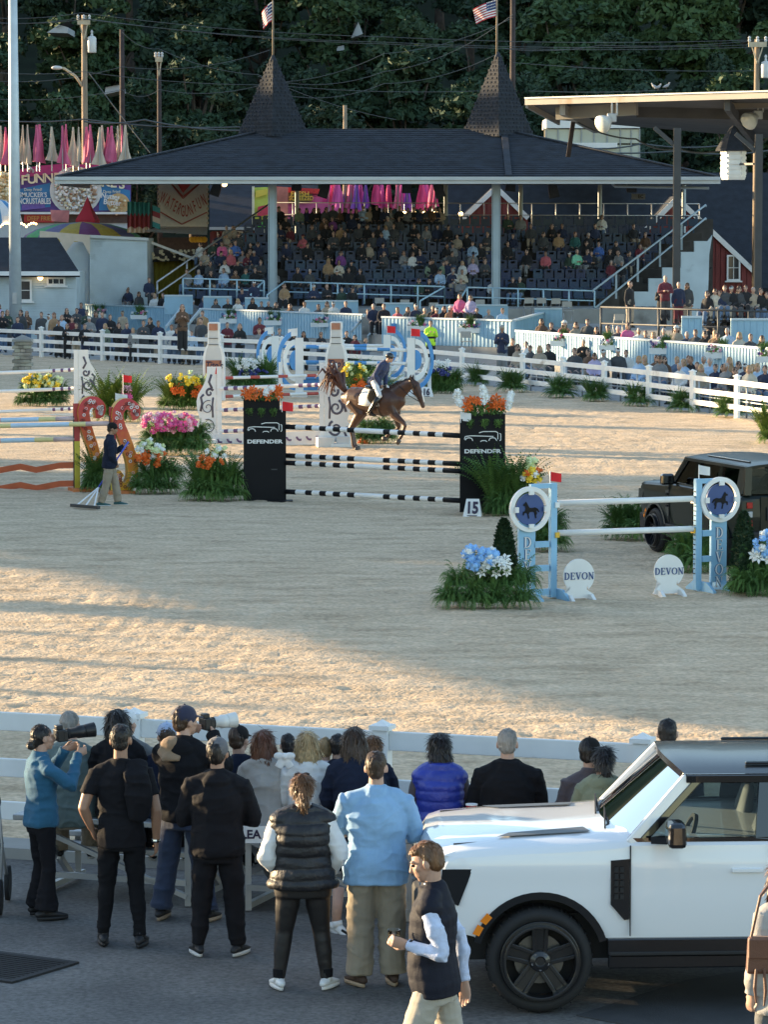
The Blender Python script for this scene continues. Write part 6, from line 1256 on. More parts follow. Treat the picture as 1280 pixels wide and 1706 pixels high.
def small_flag(px,py,Y,mat,lb,sz=.16,pole_h=.22,fold=1):
 t=P(px,py,Y);o=thing('marker_flag',lb,'flag',t);MB().tube([(0,0,-pole_h),(0,0,sz*.55)],[.008,.008],6).build('stick',WHP,o);V=[];n=6
 for i in range(n+1):u=i/n;V+=[(fold*(u-.05)*sz*1.2,.02*math.sin(u*6),sz*.5-u*.03),(fold*(u-.05)*sz*1.2,.02*math.sin(u*6+.8),-sz*.45-u*.02)]
 MB().add(V,[(2*i,2*i+1,2*i+3,2*i+2)for i in range(n)]).build('cloth',mat,o,True)
RFL=M('signal_red_cloth',(.72,.015,.02),.7,.08);WFL=M('white_cloth',(.75,.75,.74),.7,.06)
# --- light blue jump in front
def devon_wing(label,px,yb,sgn,px_panel,pc,pr,ytop,rungs):
 g_=G(px,yb-4);s=S(g_.y);ang=R_(26);ca=math.cos(ang);o=thing('jump_wing',label,'jump wing',(g_.x,g_.y,0),ang);z=lambda py:(yb-4-py)/s;x=lambda q:(q-px)/(s*ca);H_=z(ytop)
 MB().box((0,0,H_/2+.02),(.105,.09,H_-.04)).build('post',LBL,o,bevel=.006);xp=x(px_panel);xc=x(pc[0]);zc=z(pc[1]);ro=pr/s
 MB().box((xp,0,(zc-ro*.6+.12)/2+.03),(.28,.06,zc-ro*.6-.12)).build('panel',LBL,o,bevel=.004)
 MB().box((xp*.55-sgn*.06,0,H_-.04),(abs(xp)*.9,.075,.07)).build('top_rail',LBL,o)
 for py in rungs:MB().box((xp*.5+(-.02 if sgn>0 else.02),.0,z(py)),(abs(xp)-.19-.002,.06,.09)).build('rung',LBL,o)
 for xx in(0,xp):MB().prism([(-.42,0),(.42,0),(.42,.05),(.20,.17),(-.20,.17),(-.42,.05)],(xx+(.06 if xx==0 else.05)-.02,0,.0),(0,1,0),(0,0,1),.05).build('foot',LBL,o)
 r=MB();ringm(r,(xc,-.075,zc),(1,0,0),(0,0,1),ro,ro*.80,-.05,n=40)
 for a in range(4):d=np.array((math.cos(a*math.pi/2),0,math.sin(a*math.pi/2)));r.beam(np.array((xc,-.10,zc))+d*ro*.64,np.array((xc,-.10,zc))+d*ro*.82,ro*.24,.035,up=(0,1,0))
 r.build('ring',WHP,o);m=MB();m.prism([(xc+ro*.70*math.cos(a),zc+ro*.70*math.sin(a))for a in np.linspace(0,2*math.pi,36,endpoint=False)],(0,-.06,0),(1,0,0),(0,0,1),-.03);d=m.build('disc',NAVY,o)
 MB().prism([(xc+a*ro*.50*(1 if sgn>0 else-1),zc+b*ro*.46)for a,b in HORSE_OUT][::1 if sgn>0 else-1],(0,-.072,0),(1,0,0),(0,0,1),-.008).build('horse_emblem',BLK,d)
 tp=(zc-ro*1.18)/.96;sz=tp*.155;q=serif('DEVON',sz,WHP,True,bold=.95);ob=obj('lettering',q,o,(xp,-.042,zc-ro*1.22-sz*.5));q=serif('DEVON',sz*1.0,NAVY,True,bold=1.75,depth=.006);obj('letter_outline',q,o,(xp,-.036,zc-ro*1.22-sz*.5))
 m=MB();[m.box((-sgn*.062,0,.3+i*.075),(.02,.05,.012))for i in range(int((H_-.4)/.075))];m.build('cup_track',STEEL,o,kind='stuff');return o
devon_wing('light blue jump wing with navy horse disc at the left of the front jump',921,1003,-1,876,(879,845),38,803,(905,945,985))
devon_wing('light blue jump wing with navy horse disc at the right of the front jump',1162,991,1,1198,(1198,832),38,796,(888,931,976))
gl,gr=G(921,999),G(1162,987)
for(y0,y1,lb)in((838,831,'upper white pole of the light blue front jump'),(888,881,'lower white pole of the light blue front jump')):
 a,b=P(930,y0,gl.y+.05),P(1155,y1,gr.y-.02);pole(lb,a,b,[(1,0)],.046,'white poles of the front jump')
 for q,lb2 in((P(927,y0+3,gl.y),'left'),(P(1157,y1+3,gr.y),'right')):MB().box(q,(.07,.10,.08),R_(26)).build('jump_cup',GOLD if y0>850 else WHP,label=f'{"gold" if y0 > 850 else "white"} cup holding the {lb2} end of the {"lower" if y0 > 850 else "upper"} white pole',cat='jump cup')
small_flag(917,794,gl.y,RFL,'red marker flag on the left light blue wing',.15,.2);small_flag(1165,783,gr.y,WFL,'white marker flag on the right light blue wing',.15,.24)
for(px,yb,r,cy,lb)in((965,1005,27,959,'round white board lettered in navy beside the left light blue wing'),(1115,997,26,951,'round white board lettered in navy beside the right light blue wing')):
 g_=G(px,yb-4);s=S(g_.y);o=thing('round_sign',lb,'sign',(g_.x,g_.y,0),R_(14));ro=r/s;zc=(yb-4-cy)/s;pts=[(ro*math.cos(a),zc+ro*1.06*math.sin(a))for a in np.linspace(-.9,math.pi+.9,34)];pts=[(ro*.5,.17),(ro*.95,.10),(ro*1.0,.04)][::-1]+[(ro*.55,.24)]+pts+[(-ro*.55,.24),(-ro*.95,.10),(-ro*1.0,.04)]
 MB().prism(pts,(0,0,0),(1,0,0),(0,0,1),-.035).build('board',WHP,o)
 for x in(-.17,.17):MB().prism([(-.25,0),(.25,0),(.25,.03),(.1,.10),(-.1,.10),(-.25,.03)],(x-.02,-.02,0),(0,1,0),(0,0,1),.05).build('foot',WHP,o)
 obj('lettering',serif('DEVON',ro*.44,NAVY,bold=1.15),o,(0,-.008,zc))
 # --- black tower jump
def suv_logo(o,cx,z,w,y):
 m=MB();L_=lambda pts,t=.016:[m.beam((cx+a[0]*w,y,z+a[1]*w),(cx+b[0]*w,y,z+b[1]*w),t,.008,up=(0,1,0))for a,b in zip(pts[:-1],pts[1:])]
 L_([(-.5,.02),(-.48,.10),(-.32,.12),(.30,.10)]);L_([(-.10,.20),(.02,.235),(.36,.235),(.42,.20),(.42,.02)]);L_([(.46,.18),(.50,.17),(.50,0),(.47,-.02)]);L_([(-.48,0),(-.44,.055),(-.36,.065),(-.30,.045),(-.27,-.02)]);L_([(.17,-.02),(.20,.05),(.28,.065),(.35,.05),(.39,-.02)]);L_([(-.06,-.045),(-.02,-.015),(.08,-.015),(.12,-.045)]);m.build('logo',WHP,o,kind='stuff')
def black_tower(label,px0,px1,yb,yt,slot):
 g_=G((px0+px1)/2,yb-3);s=S(g_.y);w=(px1-px0)/s;h=(yb-yt)/s;o=thing('jump_tower',label,'jump wing',(g_.x,g_.y,0),R_(3));MB().box((0,.16,h/2),(w*.93,.30,h)).build('cabinet',BLK,o,bevel=.01);MB().box((0,.0,h/2),(w,.03,h-.004)).build('front_panel',BLK,o,bevel=.006);MB().box((w*.48,.16,h/2),(.02,.29,h-.05)).build('side_panel',M('bare_plywood',(.12,.085,.055),.8,.2),o)
 suv_logo(o,0,h*.775,w*.80,-.022);obj('lettering',text_mesh('DEFENDER',.105,WHP,.004,width=1.42,depth=.006),o,(0,-.02,h*.655));MB().box((w*.25 if slot else w*.22,-.017,h*.31 if slot else h*.35),(w*.14,.008,.022)).build('slot',WHP if slot else STEEL,o);MB().box((w*.35,-.12,.015),(w*.6,.35,.03)).build('foot',BLK,o);return o,g_,s
tl,g0,s0=black_tower('black jump tower with white car emblem at the left of the striped poles',406,477,838,686,0)
t2,g1,s1=black_tower('black jump tower with white car emblem at the right of the striped poles',766,842,858,700,1)
BE=[478,496,513,524,537,548,560,572,584,596,644,655,668,680,693,704,717,729,741,767]
bw=[((e-478)/(767-478),1 if i%2==0 else 0)for i,e in enumerate(BE[1:])]
for(ya,yb,dy,lb)in((711,726,0,'topmost'),(759,773,.15,'second'),(771,785,-.08,'third'),(819,834,-.05,'lowest')):
 pole(f'{lb} black and white striped pole between the black towers',P(477,ya,g0.y+.03+dy),P(767,yb,g1.y+.03+dy),bw,.051,'black and white striped poles')
for i,(px0,px1,y0,y1,T_,lb)in enumerate(((406,466,665,688,g0,'left'),(772,842,690,703,g1,'right'))):
 a,b=P(px0,y1,T_.y+.12),P(px1,y0,T_.y+.12);o=thing('flower_trough',f'black trough of {"orange lilies" if i == 0 else "orange lilies and white orchids"} on the {lb} black tower','flower box',((a.x+b.x)/2,T_.y+.14,a.z+.004));w,h=b.x-a.x,b.z-a.z;MB().box((0,0,h/2),(w,.26,h)).build('trough',BLK,o);r=np.random.default_rng(70+i)
 for j in range(3):q=obj('leaves',LEAFY[j%2],o,((j-1)*w*.3,-.02,h*.9),r.uniform(0,6),sc=(w*.3,.2,.26 if i==0 else.38));q['kind']='stuff'
 for j in range(3):q=obj('leaves',LEAFY[j%2],o,((j-1)*w*.33,-.16,h*.35),r.uniform(0,6),sc=(w*.13,.09,.2));q.rotation_euler=(math.pi,0,r.uniform(0,6));q['kind']='stuff'
 for j in range(22):obj('blossom',LILY['o'],o,(r.uniform(-.52,.52)*w,r.uniform(-.24,-.04),h+r.uniform(.02,.22)+(.1 if i else 0)),0,sc=r.uniform(.85,1.3)).rotation_euler=(1.2+r.uniform(-.4,.3),r.uniform(-.6,.6),0)
 for j in range(22 if i else 9):
  st=(-.5,.0,.52)[j%3]if i else.2;zz=(j//3)*.045+h+.12;obj('blossom',ROSE['w'],o,(st*w+(.16 if st>0 else-.16 if st<0 else 0)*(j//3)/7*(1 if i else.5)+r.uniform(-.05,.05),r.uniform(-.2,-.05),zz+(.12 if st==0 else 0)),0,sc=1.1).rotation_euler=(1.2,0,0)
t=P(475,678,g0.y);small_flag(470,677,g0.y-.05,RFL,'red marker flag on the left black tower',.20,.12);small_flag(768,694,g1.y-.05,WFL,'white marker flag on the right black tower',.18,.12)
def number_stand(px,yb,w,h,s_txt,lb):
 g_=G(px,yb-2);s=S(g_.y);o=thing('number_stand',lb,'sign',(g_.x,g_.y,0),R_(-8));W_,H_=w/s,h/s;m=MB();m.add([(-W_/2,-.14,0),(W_/2,-.14,0),(W_/2*.68,-.03,H_),(-W_/2*.68,-.03,H_),(-W_/2,.14,0),(W_/2,.14,0),(W_/2*.68,.03,H_),(-W_/2*.68,.03,H_)],[(0,1,2,3),(5,4,7,6),(1,5,6,2),(4,0,3,7),(3,2,6,7),(4,5,1,0)]);m.build('board',WHP,o);q=text_mesh(s_txt,H_*.92,INK,.012,depth=.006,width=.78);move_mesh(q,lambda c:c@rotx(-.32).T);obj('lettering',q,o,(0,-.105,H_*.5));MB().box((0,-.125,.03),(W_*.55,.012,.018),rot=rotx(-.32)).build('underline',INK,o)
number_stand(788,863,31,30,'15','white number stand reading 15 at the foot of the right black tower');number_stand(711,664,22,17,'16','white number stand reading 16 behind the horse head')
# --- orange curl jump on the left
def grad_mat():
 m=bpy.data.materials.new('red_to_yellow_paint');m.use_nodes=True;nt=m.node_tree;b=nt.nodes['Principled BSDF'];L=nt.links.new;tc=nt.nodes.new('ShaderNodeTexCoord');sp=nt.nodes.new('ShaderNodeSeparateXYZ');L(tc.outputs['Object'],sp.inputs[0]);n1=nt.nodes.new('ShaderNodeTexNoise');n1.inputs['Scale'].default_value=4;L(tc.outputs['Object'],n1.inputs['Vector']);ad=nt.nodes.new('ShaderNodeMath');ad.operation='MULTIPLY_ADD';ad.inputs[1].default_value=1.3;L(n1.outputs[0],ad.inputs[0]);L(sp.outputs[2],ad.inputs[2]);cr=nt.nodes.new('ShaderNodeValToRGB');mr=nt.nodes.new('ShaderNodeMapRange');mr.inputs[1].default_value=.6;mr.inputs[2].default_value=2.75;L(ad.outputs[0],mr.inputs[0]);L(mr.outputs[0],cr.inputs[0]);e=cr.color_ramp.elements;e[0].position=0;e[0].color=(.72,.42,.02,1);e[1].position=1;e[1].color=(.55,.04,.06,1);k=e.new(.38);k.color=(.70,.22,.02,1);k=e.new(.66);k.color=(.54,.065,.03,1);L(cr.outputs[0],b.inputs['Base Color']);b.inputs['Roughness'].default_value=.45;return m
GRAD=grad_mat();YCURL=M('curl_yellow',(.66,.36,.03),.45,.2,3);PNK=M('ring_pink',(.74,.42,.40),.5);DRD=M('ring_dark_red',(.20,.02,.02),.5)
def curl_wing(label,dx,px0,yb,path,seed):
 g_=G(px0,yb-3);s=S(g_.y);o=thing('jump_wing',label,'jump wing',(g_.x,g_.y,0),R_(16));pts=[np.array(((x-px0)/s,0,(yb-3-y)/s))for x,y in path];fine=[]
 for i in range(len(pts)-1):
  p0,p1,p2,p3=pts[max(i-1,0)],pts[i],pts[i+1],pts[min(i+2,len(pts)-1)]
  for u in np.linspace(0,1,5,endpoint=False):fine.append(.5*((2*p1)+(-p0+p2)*u+(2*p0-5*p1+4*p2-p3)*u*u+(-p0+3*p1-3*p2+p3)*u**3))
 fine.append(pts[-1]);n=len(fine);m=MB();V=[];F_=[];D=.28;mid=[]
 for i in range(n):
  t=fine[min(i+1,n-1)]-fine[max(i-1,0)];t/=np.linalg.norm(t);nn=np.array((-t[2],0,t[0]));w=.125*(.55+.45*math.sin(math.pi*min(1,.12+i/n*.9)));V+=[fine[i]+nn*w,fine[i]-nn*w,fine[i]-nn*w+np.array((0,D,0)),fine[i]+nn*w+np.array((0,D,0))];mid.append((fine[i],w))
 F1=[];Fside=[]
 for i in range(n-1):a,b=4*i,4*i+4;F1.append((a,a+1,b+1,b));Fside+=[(a+1,a+2,b+2,b+1),(a+2,a+3,b+3,b+2),(a+3,a,b,b+3)]
 m.add(V,F1,0);m.add(V,Fside+[(0,3,2,1),(4*n-4,4*n-3,4*n-2,4*n-1)],1);m.build('curl',[GRAD,YCURL],o);r=np.random.default_rng(seed);k=MB()
 for i in range(60):c,w=mid[int(r.integers(4,n-3))];ringm(k,c+np.array((r.uniform(-.6,.6)*w,-.012,r.uniform(-.03,.03))),(1,0,0),(0,0,1),.036,.020,-.008,n=8,mi=int(r.integers(0,3)))
 k.build('painted_ring',[PNK,DRD,WHP],o,kind='stuff');return o,g_,s
C1=[(163,693),(158,690),(155,682),(158,673),(166,670),(174,676),(174,688),(166,697)]
w1,gA,sA=curl_wing('orange red curled jump wing left of the sweeping man',0,143,822,[(160,690),(168,688),(169,678),(160,670),(149,671),(141,682),(142,700),(148,722),(156,745),(161,770),(160,795),(152,812),(141,814)],3)
w2,gB,sB=curl_wing('orange red curled jump wing right of the sweeping man',0,206,826,[(220,694),(227,690),(226,680),(216,673),(205,675),(197,688),(199,706),(207,726),(216,750),(222,775),(221,798),(212,811),(200,808),(197,795),(204,788)],4)
for(px,y0,y1,yb,W,g_,s)in((130,672,735,822,w1,gA,sA),(190,678,740,826,w2,gB,sB)):
 x=(px-(143 if W is w1 else 206))/s;z=lambda y:(yb-3-y)/s;MB().box((x,.14,(z(y0)+z(y1))/2),(.12,.14,z(y0)-z(y1)-.002)).build('upper_post',M('curl_red',(.42,.04,.04),.5,.15),W);MB().box((x,.14,z(y1)/2+.04),(.12,.14,z(y1)-.08)).build('lower_post',M('post_yellow',(.62,.50,.05),.5,.12),W);MB().box((x+.12,.02,.04),(.55,.65,.08)).build('foot',M('foot_orange',(.62,.20,.06),.6,.12),W)
 MB().box((x-.068,.1,z(760)),(.02,.05,z(680)-z(815))).build('cup_track',STEEL,W)
def pole_px(lb,x0,y0,Y0,x1,y1,Y1,bands,mats,r=.05,group=None):return pole(lb,P(x0,y0,Y0),P(x1,y1,Y1),bands,r,group,mats)
pm_=[PALE['b'],PALE['y'],PALE['p'],WHP]
pole_px('pastel striped pole topmost at the left orange wing',-220,705,gA.y+1.4,125,697.5,gA.y+.05,[(.35,0),(.5,1),(.65,2),(.83,0),(.91,1),(1,2)],pm_,group='pastel striped poles')
pole_px('pastel striped pole reaching behind the sweeping man',-200,714,gB.y+1.4,187,705.5,gB.y+.05,[(.50,0),(.57,1),(.82,0),(.89,1),(1,2)],pm_,group='pastel striped poles')
pole_px('pastel striped pole lowest at the left orange wing',-220,739,gA.y+1.4,125,731.5,gA.y+.05,[(.35,0),(.5,1),(.65,2),(.81,0),(.90,1),(1,2)],pm_,group='pastel striped poles')
for yy,lb in((0,'upper'),(30.5,'lower')):
 a=[(-130,772),(-90,778),(-40,770),(0,778.5),(34,772.5),(60,778),(100,770.5),(122,770)];V=[];o=thing('wavy_plank',f'{lb} orange wavy plank of the left jump','plank',P(122,770+yy,gA.y+.06));b0=Vector(o.location);m=MB()
 for(x,y)in a:Y=gA.y+.06+(122-x)/345*1.35;q0,q1=P(x,y+yy,Y)-b0,P(x,y+yy+10,Y)-b0;V+=[tuple(q0),tuple(q1),(q1.x,q1.y+.04,q1.z),(q0.x,q0.y+.04,q0.z)]
 F_=[]
 for i in range(len(a)-1):p_,q=4*i,4*i+4;F_+=[(p_,p_+1,q+1,q),(p_+1,p_+2,q+2,q+1),(p_+2,p_+3,q+3,q+2),(p_+3,p_,q,q+3)]
 m.add(V,F_+[(0,3,2,1),(4*len(a)-4,4*len(a)-3,4*len(a)-2,4*len(a)-1)]);m.build('plank',OCH,o)
 # --- white scroll wings
SHAD=M('scroll_cut_shade',(.10,.09,.12),.7)  # dark strips painted for the shade inside the carved cut-outs
def scroll_wing(label,px,yb,yt,wpx,sgn,ang=0):
 g_=G(px,yb-3);s=S(g_.y);o=thing('jump_wing',label,'jump wing',(g_.x,g_.y,0),ang);H_=(yb-3-yt)/s;W_=wpx/s;prof=[(0,.06),(1.0,.06),(1.02,.16),(.94,.26),(.82,.31),(.88,.38),(.96,.46),(.98,.55),(.90,.64),(.72,.72),(.56,.80),(.48,.88),(.46,1.0),(0,1.0)];x=lambda a:sgn*a*W_
 MB().prism([(x(a),b*H_)for a,b in prof][::sgn],(0,0,0),(1,0,0),(0,0,1),-.05).build('board',WHP,o)
 m=MB()
 def spiral(cx,cz,r,turns,a0,d):
  pts=[]
  for i in range(22):u=i/21;a=a0+d*turns*6.283*u;rr=r*(1-.82*u);pts.append((x(cx)+rr*math.cos(a)*.9*H_,-.055+.052,cz*H_+rr*math.sin(a)*H_))
  m.tube(pts,[(.034*(1-.45*i/21),.012)for i in range(22)],6)
 spiral(.42,.47,.095,1.4,1.2,-sgn);spiral(.40,.22,.10,1.4,2.0,sgn);spiral(.34,.66,.06,1.1,0.5,-sgn)
 m.tube([(x(.78),-.004,.42*H_),(x(.70),-.004,.52*H_),(x(.76),-.004,.60*H_),(x(.62),-.004,.64*H_)],[(.03,.012)]*4,6);m.tube([(x(.22),-.004,.72*H_),(x(.36),-.004,.80*H_),(x(.24),-.004,.90*H_)],[(.03,.012)]*3,6);m.tube([(x(.80),-.004,.12*H_),(x(.70),-.004,.20*H_),(x(.84),-.004,.24*H_)],[(.03,.012)]*3,6);m.tube([(x(.18),-.004,.34*H_),(x(.2),-.004,.50*H_),(x(.16),-.004,.60*H_)],[(.024,.012)]*3,6)
 m.build('scroll',SHAD,o,True,kind='stuff');MB().box((sgn*-.02-sgn*.05,.03,H_*.5),(.12,.12,H_)).build('post',WHP,o);MB().box((x(.5),.03,.05),(W_*1.1,.5,.09)).build('foot',WHP,o);return g_,s
gs1=scroll_wing('white carved scroll wing behind the left orange wing',131,697,583,36,1)
gs2=scroll_wing('white carved scroll wing at the left of the plum striped poles',361,742,611,34,-1)
gs3=scroll_wing('white carved scroll wing behind the tail of the horse',541,748,605,46,1)
small_flag(353,617,gs2[0].y,RFL,'red marker flag on the scroll wing left of the plum poles',.2,.1);small_flag(205,631,92,RFL,'red marker flag behind the orange curl wings',.2,.5);small_flag(193,664,gB.y+2,WFL,'white marker flag beside the right orange curl wing',.22,.9)
PB=[WHP,PURB]
for i,(ya,yb)in enumerate(((624,616),(655,647),(689,681))):
 pole_px(f'{ORD[i] if i else "topmost"} white pole with plum bands near the stone pillar',-160,ya+4,gs1[0].y+1,130,yb,gs1[0].y+.05,[(.856,0),(.872,1),(.902,0),(.918,1),(.945,0),(.96,1),(1,0)],PB,group='plum banded poles at the left')
a,b=P(-160,706,gs1[0].y+1),P(126,693,gs1[0].y+.05);o=thing('gate_plank','flat white plank with plum drips under the plum banded poles at the left','plank',a);MB().beam(a,b,.04,.17).buildw('plank',WHP,o);m=MB();[m.beam(a.lerp(b,u)-Vector((0,.03,.03)),a.lerp(b,u+.05)-Vector((0,.03,.03+.03*(i%2))),.02,.04)for i,u in enumerate(np.linspace(.5,.93,7))];m.buildw('painted_drip',PURB,o,kind='stuff')
bd=[(.07,0),(.11,1),(.16,0),(.20,1),(.25,0),(.29,1),(.77,0),(.81,1),(.85,0),(.89,1),(.92,0),(.955,1),(1,0)]
for i,(ya,yb)in enumerate(((648,641),(684,676),(719,712))):pole_px(f'{ORD[i] if i else "topmost"} white pole with plum bands behind the black tower',362,ya,gs2[0].y+.05,540,yb,gs3[0].y+.05,bd,PB,group='plum banded poles behind the left black tower')
a,b=P(360,728,gs2[0].y),P(542,722,gs3[0].y);o=thing('gate_plank','white plank painted with plum scallops under the plum banded poles','plank',a);MB().beam(a-Vector((0,0,.10)),b-Vector((0,0,.10)),.04,.34).buildw('plank',WHP,o);m=MB();[ringm(m,tuple(a.lerp(b,(i+.5)/11)-Vector((0,.04,.06))),(1,0,0),(0,0,1),.11,.06,-.006,math.pi,2*math.pi,10)for i in range(11)];m.buildw('painted_scallop',PURB,o,kind='stuff')
# --- bottle jump
GLS=M('frosted_bottle',(.56,.56,.55),.25,.08,2);LABM=M('copper_label',(.33,.13,.075),.5,.12,3);CORK=M('copper_cap',(.40,.17,.10),.45,.1)
def bottle_wing(label,px,yb,yt,full):
 Y=G(px,yb).y;s=S(Y);g_=G(px,yb);H_=(yb-yt)/s;w=16/s;o=thing('bottle_wing',label,'jump wing',(g_.x,Y,0),R_(-4));prof=[(1,0),(1,.56),(.82,.66),(.58,.72),(.52,.90),(.55,.92),(.55,.985),(.45,1.0)];pts=[(a*w,b*H_)for a,b in prof];pts=pts+[(-a,b)for a,b in pts[::-1]]
 MB().prism([(a*1.12,b*1.006)for a,b in pts],(0,.02,0),(1,0,0),(0,0,1),-.30).build('cutout_board',WHP,o);MB().prism([(a*.86,b*.985+.02)for a,b in pts],(0,.012,0),(1,0,0),(0,0,1),-.012).build('bottle',GLS,o);MB().box((0,-.004,H_*.945),(w*.9,.02,H_*.085)).build('cap',CORK,o);MB().box((0,-.006,H_*.30),(w*1.68,.016,H_*.44)).build('label',LABM,o);MB().box((0,-.004,H_*.80),(w*.96,.014,.02)).box((0,-.004,H_*.72),(w*1.05,.014,.02)).build('neck_line',STEEL,o,kind='stuff')
 obj('lettering',text_mesh("Tito's",.34,INK,.006,width=.72,shear=.35,depth=.01),o,(0,-.02,H_*.45));MB().ell((0,-.02,H_*.30),(w*.32,.012,w*.4),12,8).build('seal',REDB,o);return g_
b1=bottle_wing('bottle shaped jump wing with copper label at the left of the red banded poles',356,668,538,1);b2_=bottle_wing('bottle shaped jump wing behind the horse tail at the right of the red banded poles',560,664,537,1)
RB=[WHP,REDB]
for i,(ya,yb,bd_)in enumerate(((630,625,[(.02,0),(.11,1),(.27,0),(.36,1),(.53,0),(.62,1),(.80,0),(.89,1),(1,0)]),(661,655,[(.02,0),(.11,1),(.55,0),(.64,1),(.80,0),(.91,1),(1,0)]),(689,683,[(.08,0),(.20,1),(.60,0),(.70,1),(1,0)]))):pole_px(f'{ORD[i] if i else "topmost"} red banded white pole between the bottle wings',368,ya,b1.y+.3,546,yb,b2_.y+.3,bd_,RB,group='red banded poles')
pole_px('dark brown rail low between the bottle wings',368,676,b1.y+.6,546,669,b2_.y+.6,[(1,0)],[M('brown_rail',(.16,.07,.05),.7)],.06)
m_=thing('white_block','pair of white blocks lying at the foot of the right scroll wing','block',G(557,745));MB().box((-.25,0,.13),(.42,.5,.26),.2).build('block',white('aged_white',.6),m_,bevel=.02);MB().box((.28,.1,.14),(.36,.5,.28),-.2).build('block',white('aged_white',.6),m_,bevel=.02)
# --- blue ring jump at the back
def ring_wing(label,px,yb,yt,sgn,ro,fl,fcol):
 g_=G(px,yb);s=S(g_.y);o=thing('jump_wing',label,'jump wing',(g_.x,g_.y,0));H_=(yb-yt)/s;MB().box((0,0,H_/2),(.26,.12,H_)).build('post',WHP,o);c=(sgn*.12,.02,H_*.62);R0=ro/s
 a0,a1=(-math.pi/2,math.pi/2)if sgn>0 else(math.pi/2,1.5*math.pi)
 for nm,r1,r0,mt in(('outer_ring',1,.84,BLB),('middle_ring',.70,.52,WHP),('hub',.34,.02,BLB)):q=MB();ringm(q,c,(.62,.3,0),(0,0,1),R0*r1,R0*r0,.06,a0,a1,20);q.build(nm,mt,o)
 MB().beam((c[0],.05,c[2]),(c[0]+sgn*R0*.55,.05+sgn*R0*.27,c[2]),.05,.14).build('spoke',WHP,o);MB().box((sgn*R0*.62,sgn*.35,H_*.30),(.12,.12,H_*.6)).build('outer_post',WHP,o);MB().box((0,0,.05),(.5,.7,.10)).build('foot',WHP,o);small_flag(px-4 if sgn<0 else px,yt-9,g_.y-.1,fcol,fl,.26,.22,fold=-1 if sgn<0 else 1);return g_
q1=ring_wing('white post with blue half rings, farthest left of the blue ring jump',459,640,560,-1,42,'white marker flag on the farthest left blue ring wing',WFL);q2=ring_wing('white post with blue half rings, nearer left of the blue ring jump',499,662,563,-1,50,'white marker flag on the nearer left blue ring wing',WFL)
q3=ring_wing('white post with blue half rings, farther right of the blue ring jump',645,640,558,1,42,'red marker flag on the farther right blue ring wing',RFL);q4=ring_wing('white post with blue half rings, nearer right of the blue ring jump',685,660,563,1,50,'red marker flag on the nearer right blue ring wing',RFL)
BB=[WHP,BLB];bd2=[(.04,0),(.16,1),(.27,0),(.36,1),(.49,0),(.60,1),(.70,0),(.82,1),(1,0)]
for i,(ya,yb)in enumerate(((578,584),(603,606),(630,632))):pole_px(f'{ORD[i] if i else "topmost"} blue banded white pole of the nearer ring wings',502,ya,q2.y+.05,682,yb,q4.y+.05,bd2,BB,.055,'blue banded poles')
pole_px('blue banded white pole of the farther ring wings',462,578,q1.y+.05,644,576,q3.y+.05,bd2,BB,.055,'blue banded poles');pole_px('lower blue banded white pole of the farther ring wings',462,606,q1.y+.05,644,604,q3.y+.05,bd2,BB,.055,'blue banded poles')
a,b=P(500,640,q2.y+.4),P(684,642,q4.y+.4);o=thing('gate_plank','blue plank low between the blue ring wings','plank',a);MB().beam(a,b,.05,.4).buildw('plank',BLB,o);t=P(603,545,152);
o=thing('notice_board','small blue notice on the box wall right of the middle aisle steps','notice',P(659,546,wall_y(659)-.12));MB().box((0,0,0),(.36,.02,.36)).build('board',BLB,o)
# ================================================================== cars
import bmesh
def glass_mat(name,tint,refl=.9):
 m=bpy.data.materials.new(name);m.use_nodes=True;nt=m.node_tree;nt.nodes.clear();N=nt.nodes.new;L=nt.links.new;out=N('ShaderNodeOutputMaterial');tr=N('ShaderNodeBsdfTransparent');tr.inputs[0].default_value=(*tint,1);gl=N('ShaderNodeBsdfGlossy');gl.inputs['Roughness'].default_value=.015;gl.inputs[0].default_value=(refl,refl,refl,1);fr=N('ShaderNodeFresnel');fr.inputs[0].default_value=1.28;mx=N('ShaderNodeMixShader');L(fr.outputs[0],mx.inputs[0]);L(tr.outputs[0],mx.inputs[1]);L(gl.outputs[0],mx.inputs[2]);L(mx.outputs[0],out.inputs[0]);return m
GLASS=glass_mat('window_glass',(.66,.72,.72),.66);GLASSD=glass_mat('tinted_glass',(.20,.22,.21))
PWHITE=M('white_car_paint',(.78,.79,.80),.35,.012,.8,coat=1.0,spec=.5);PGREEN=M('dark_green_car_paint',(.006,.010,.008),.30,.03,.8,coat=.12,spec=.3);GBLK=M('gloss_black',(.006,.006,.007),.12,.05,2,coat=.8);RUB=M('tyre_rubber',(.014,.014,.015),.8,.15,5,bump=.15,bscale=30);TRIM=M('matt_black_trim',(.013,.013,.014),.7,.15,6,bump=.1);RIMB=M('satin_black_rim',(.012,.012,.014),.3,.08,3,coat=.4);LEA=M('grey_leather',(.10,.10,.105),.6,.12,8);LAMPG=M('lamp_clear',(.35,.38,.40),.08,.1,6,spec=.9);AMB=M('amber_lens',(.80,.22,.01),.25,.05);CHROME=M('chrome',(.55,.55,.56),.15,.05,metal=1.0);REDL=M('red_lens',(.35,.01,.01),.2,.05)
